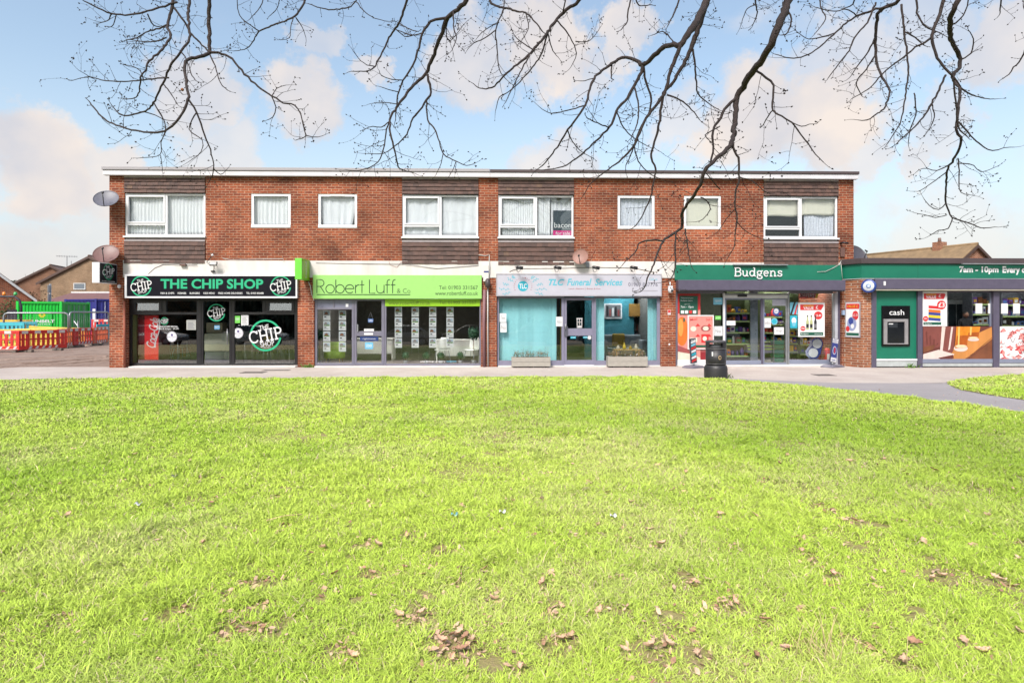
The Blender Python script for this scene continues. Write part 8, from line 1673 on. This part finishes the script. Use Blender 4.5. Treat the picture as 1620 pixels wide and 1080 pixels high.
def scatter(ya, yb, per_m2, seed, k=.86, pad=3.2):
    rg = np.random.default_rng(seed); ym = max(abs(CAM.y - yb), 1); half = k*(yb - CAM.y) + pad; N = int(per_m2 * 2*half * (yb - ya)); x = rg.uniform(-half, half, N); y = rg.uniform(ya, yb, N); return x, y
DEN = 2.7
XS, YS = [], []
for i, (d0, d1, den) in enumerate(((2.2, 3.2, 7000), (3.2, 4.2, 5600), (4.2, 5.5, 4200), (5.5, 7, 3100), (7, 9, 2200), (9, 12, 1500), (12, 15.9, 1050))):
    x, y = scatter(CAM.y + d0, CAM.y + d1, den*DEN, 100+i); XS.append(x); YS.append(y)
XS, YS = np.concatenate(XS), np.concatenate(YS)
def inside(x, y, poly):
    r = np.zeros(len(x), bool); n_ = len(poly)
    for i in range(n_):
        (x0, y0), (x1, y1) = poly[i], poly[(i+1) % n_]
        if y0 == y1: continue
        r ^= ((y0 > y) != (y1 > y)) & (x < (x1-x0)*(y-y0)/(y1-y0) + x0)
    return r
LAWN = [(p.x, p.y) for p in EDGE] + [(40, EDGE[-1].y), (40, -21), (-40, -21), (-40, EDGE[0].y)]
PATCH = [(p.x, p.y) for p in PATCH_UP] + [(p.x, p.y) for p in reversed(PATCH_LO[1:])]
edge = .12*(fbm(XS, YS, .4, 77) - .45)
bare = fbm(XS, YS, .9, 91); dens = fbm(XS, YS, .35, 95)
zone = np.exp(-((XS - .9)/2.6)**2) * np.exp(-((YS + 15.3)/1.8)**2)
spot = vnoise(XS, YS, .10, 97)*.6 + vnoise(XS, YS, .23, 98)*.4
keep = inside(XS, YS - edge, LAWN) & ~(spot > .86 - .06*zone - .08*np.clip((bare-.5)*4, 0, 1)) & (np.random.default_rng(5).random(len(XS)) < 1.05 - .35*np.clip((bare-.52)*5, 0, 1))
for sx_, sy_, sr_ in SPOTXY:
    ii_ = np.nonzero((np.abs(XS - sx_) < .3) & (np.abs(YS - sy_) < .3))[0]; xa_, ya_ = XS[ii_], YS[ii_]; dd_ = ((xa_ - sx_)**2 + (ya_ - sy_)**2) ** .5 * (1 + 1.0*(vnoise(xa_, ya_, .06, 88) - .5)); keep[ii_] &= ~((dd_ < sr_) & (np.random.default_rng(int(abs(sx_)*999)).random(len(ii_)) < .85))
grass_field('grass', 'bright green winter lawn grass with straw blades and bare patches', XS[keep], YS[keep], 1.0, 71)
rg = np.random.default_rng(6); x = rg.uniform(8, 15, 90000); y = rg.uniform(-10, -2, 90000); k_ = inside(x + .1*(vnoise(x, y, .2, 8) - .5), y + .1*(vnoise(x, y, .2, 9) - .5), PATCH)
grass_field('grass', 'small triangle of grass between the path and the corner shop', x[k_], y[k_], 1.1, 72)
# a few pale dead stalks standing up at the lower right
mb = MB(); STRAW = M('straw_stalk', (226, 206, 150), .8, var=.15); r7 = random.Random(4)
for k in range(26):
    g = gnd(r7.gauss(1300, 26), r7.uniform(1020, 1062)); h = r7.uniform(.06, .2); dx = r7.uniform(-.09, .07); mb.tube([(g.x, g.y, .0), (g.x + dx*.4, g.y + .01, h*.6), (g.x + dx, g.y + .02, h)], [.0022, .0018, .001], STRAW, 4)
mb.build('dead_stalks', None, 'tuft of pale dead stalks standing in the lower right lawn', 'dry plant')
for px, py, h, lab in ((1436, 1072, .20, 'single tall straw stalk near the bottom right of the lawn'), (1598, 948, .12, 'single straw stalk at the right edge of the lawn')):
    mb = MB(); g = gnd(px, py); mb.tube([(g.x, g.y, 0), (g.x - .004, g.y, h*.5), (g.x + .002, g.y, h)], [.0024, .002, .001], STRAW, 4); mb.build('straw_stalk', None, lab, 'dry plant')
# ------------------------------------------------------------------ fallen oak leaves
LEAFM = [M('dead_leaf_%s' % n, c, .75, var=.3, scale=45) for n, c in (('tan', (232, 190, 160)), ('brown', (222, 180, 150)), ('pale', (226, 190, 160)), ('dark', (184, 140, 112)))]
def leaf_mesh(mat, seed):
    rl = random.Random(seed); mb = MB(); n = 11; L_ = .072; curl = rl.uniform(.2, .9); tw = rl.uniform(-.6, .6); rows = []
    for i in range(n + 1):
        u = i/n; w = .022 * math.sin(math.pi * (u*.92 + .06)) ** .7 * (1 + .35*math.sin(u*22 + seed)) * (.55 + .7*u if u < .75 else 1.0); row = []
        for s in (-1, -.5, 0, .5, 1):
            yy = s*w; row.append(Vector((L_*(u-.5), yy, .012 + curl*.02*s*s + .03*curl*(u-.5)**2*2 + tw*yy*(u-.5)*.6 + rl.uniform(-.0015, .0015))))
        rows.append(row)
    vs = [p for r_ in rows for p in r_]; mb.add(vs, [(i*5+j, i*5+j+1, (i+1)*5+j+1, (i+1)*5+j) for i in range(n) for j in range(4)], mat, True); mb.tube([(-L_*.5, 0, .012), (-L_*.72, .004, .02)], .0012, mat, 4); return mb
protos = []
for i, (px, py) in enumerate(spots):
    g = gnd(px, py); sc = r8.uniform(.55, 1.0)
    if i < 8:
        o = leaf_mesh(LEAFM[i % 4], i).build('fallen_leaf', None, 'curled brown oak leaf lying in the lawn grass', 'leaf', 'fallen oak leaves on the lawn', local=True); protos.append(o)
    else: o = protos[r8.randrange(8)].copy(); COL.objects.link(o)
    o.location = (g.x, g.y, r8.uniform(.014, .036)); o.rotation_euler = (r8.gauss(0, .3), r8.gauss(0, .3), r8.random()*6.28); o.scale = (sc, sc, sc)
# fine leaf crumbs nobody could count
rgc = np.random.default_rng(33); mb = MB(); xs, ys = scatter(CAM.y + 2.3, CAM.y + 13, 170, 44); bz = fbm(xs, ys, .9, 91); zn = np.exp(-((xs - .9)/3.0)**2) * np.exp(-((ys + 15.0)/2.4)**2)
sel = rgc.random(len(xs)) < np.clip((fbm(xs, ys, .22, 93) - .60)*(3 + 8*zn + 10*np.clip(bz - .5, 0, 1)), .006, 1)
for x, y in zip(xs[sel], ys[sel]):
    s = r8.uniform(.007, .022); a = r8.random()*6.28; u = Vector((math.cos(a), math.sin(a), r8.gauss(0, .3))); v = Vector((-math.sin(a), math.cos(a), r8.gauss(0, .35))); c = Vector((x, y, r8.uniform(.016, .05)))
    mb.face([c - u*s, c - u*s*.2 + v*s*.5, c + u*s*.5 + v*s*.3, c + u*s, c + u*s*.3 - v*s*.45, c - u*s*.4 - v*s*.4], r8.choice(LEAFM))
for sx_, sy_, sr_ in SPOTXY:
    for k in range(int(3 + sr_*190)):
        x, y = sx_ + r8.gauss(0, sr_*.7 + .03), sy_ + r8.gauss(0, sr_*.7 + .03); s = r8.uniform(.008, .026); a = r8.random()*6.28; u = Vector((math.cos(a), math.sin(a), r8.gauss(0, .35))); v = Vector((-math.sin(a), math.cos(a), r8.gauss(0, .4))); c = Vector((x, y, r8.uniform(.012, .034)))
        mb.face([c - u*s, c - u*s*.2 + v*s*.5, c + u*s*.5 + v*s*.3, c + u*s, c + u*s*.3 - v*s*.45, c - u*s*.4 - v*s*.4], r8.choice(LEAFM))
mb.build('leaf_litter', None, 'scattered brown leaf crumbs through the lawn', 'leaf litter', None, 'stuff')
for px, py, c_, lab in ((1590/2, 580+475/2, PAPER, 'scrap of white litter on the middle lawn'), (719, 822, LBLUE, 'tiny pale blue scrap of litter on the lawn'), (276, 760, GREYP, 'small grey feather on the left lawn'), (438/2, 580+450/2, PAPER, 'scrap of white litter on the left lawn'), (970, 1024-200, PAPER, 'curl of pale litter on the right lawn')):
    g = gnd(px, py); mb = MB(); n = 5; vs = []
    for i in range(n+1):
        for j in range(3): vs.append((g.x + .05*(i/n - .5), g.y + .022*(j - 1) + .006*math.sin(i*2), .045 + .012*math.sin(i*1.3 + j)))
    mb.add(vs, [(i*3+j, i*3+j+1, (i+1)*3+j+1, (i+1)*3+j) for i in range(n) for j in range(2)], c_, True); mb.build('litter_scrap', None, lab, 'litter', solid=.002)
mb = MB(); g0, g1_ = gnd(422, 831), gnd(478, 823); mb.tube([g0 + Vector((0,0,.04)), g0.lerp(g1_, .5) + Vector((0,.03,.05)), g1_ + Vector((0,0,.05))], [.006, .005, .003], LEAFM[0], 6); mb.build('fallen_twig', None, 'thin fallen twig lying on the middle left lawn', 'twig')
# unseen tree belt behind the viewpoint, added to keep bright sky out of the glass
rw = np.random.default_rng(3); n = 20000; wx = rw.uniform(-75, 75, n); top = 4.5 + 4.0*vnoise(wx, wx*0, 7, 3) ; wz = -0.9 + rw.random(n)*top; wy = -47 - rw.random(n)*5; sz = rw.uniform(.3, .75, n)
V = np.stack([wx, wy, wz], 1)[:,None,:] + rw.normal(0, 1, (n, 4, 3))*sz[:,None,None]; me = bpy.data.meshes.new('sky_block_trees'); me.from_pydata(V.reshape(-1, 3).tolist(), [], (np.arange(n)[:,None]*4 + np.arange(4)).tolist()); me.materials.append(FOLD); o = bpy.data.objects.new('sky_block_trees', me); COL.objects.link(o); tag(o, 'dark unseen belt of trees added across the road to darken window reflections', 'trees', None, 'stuff')
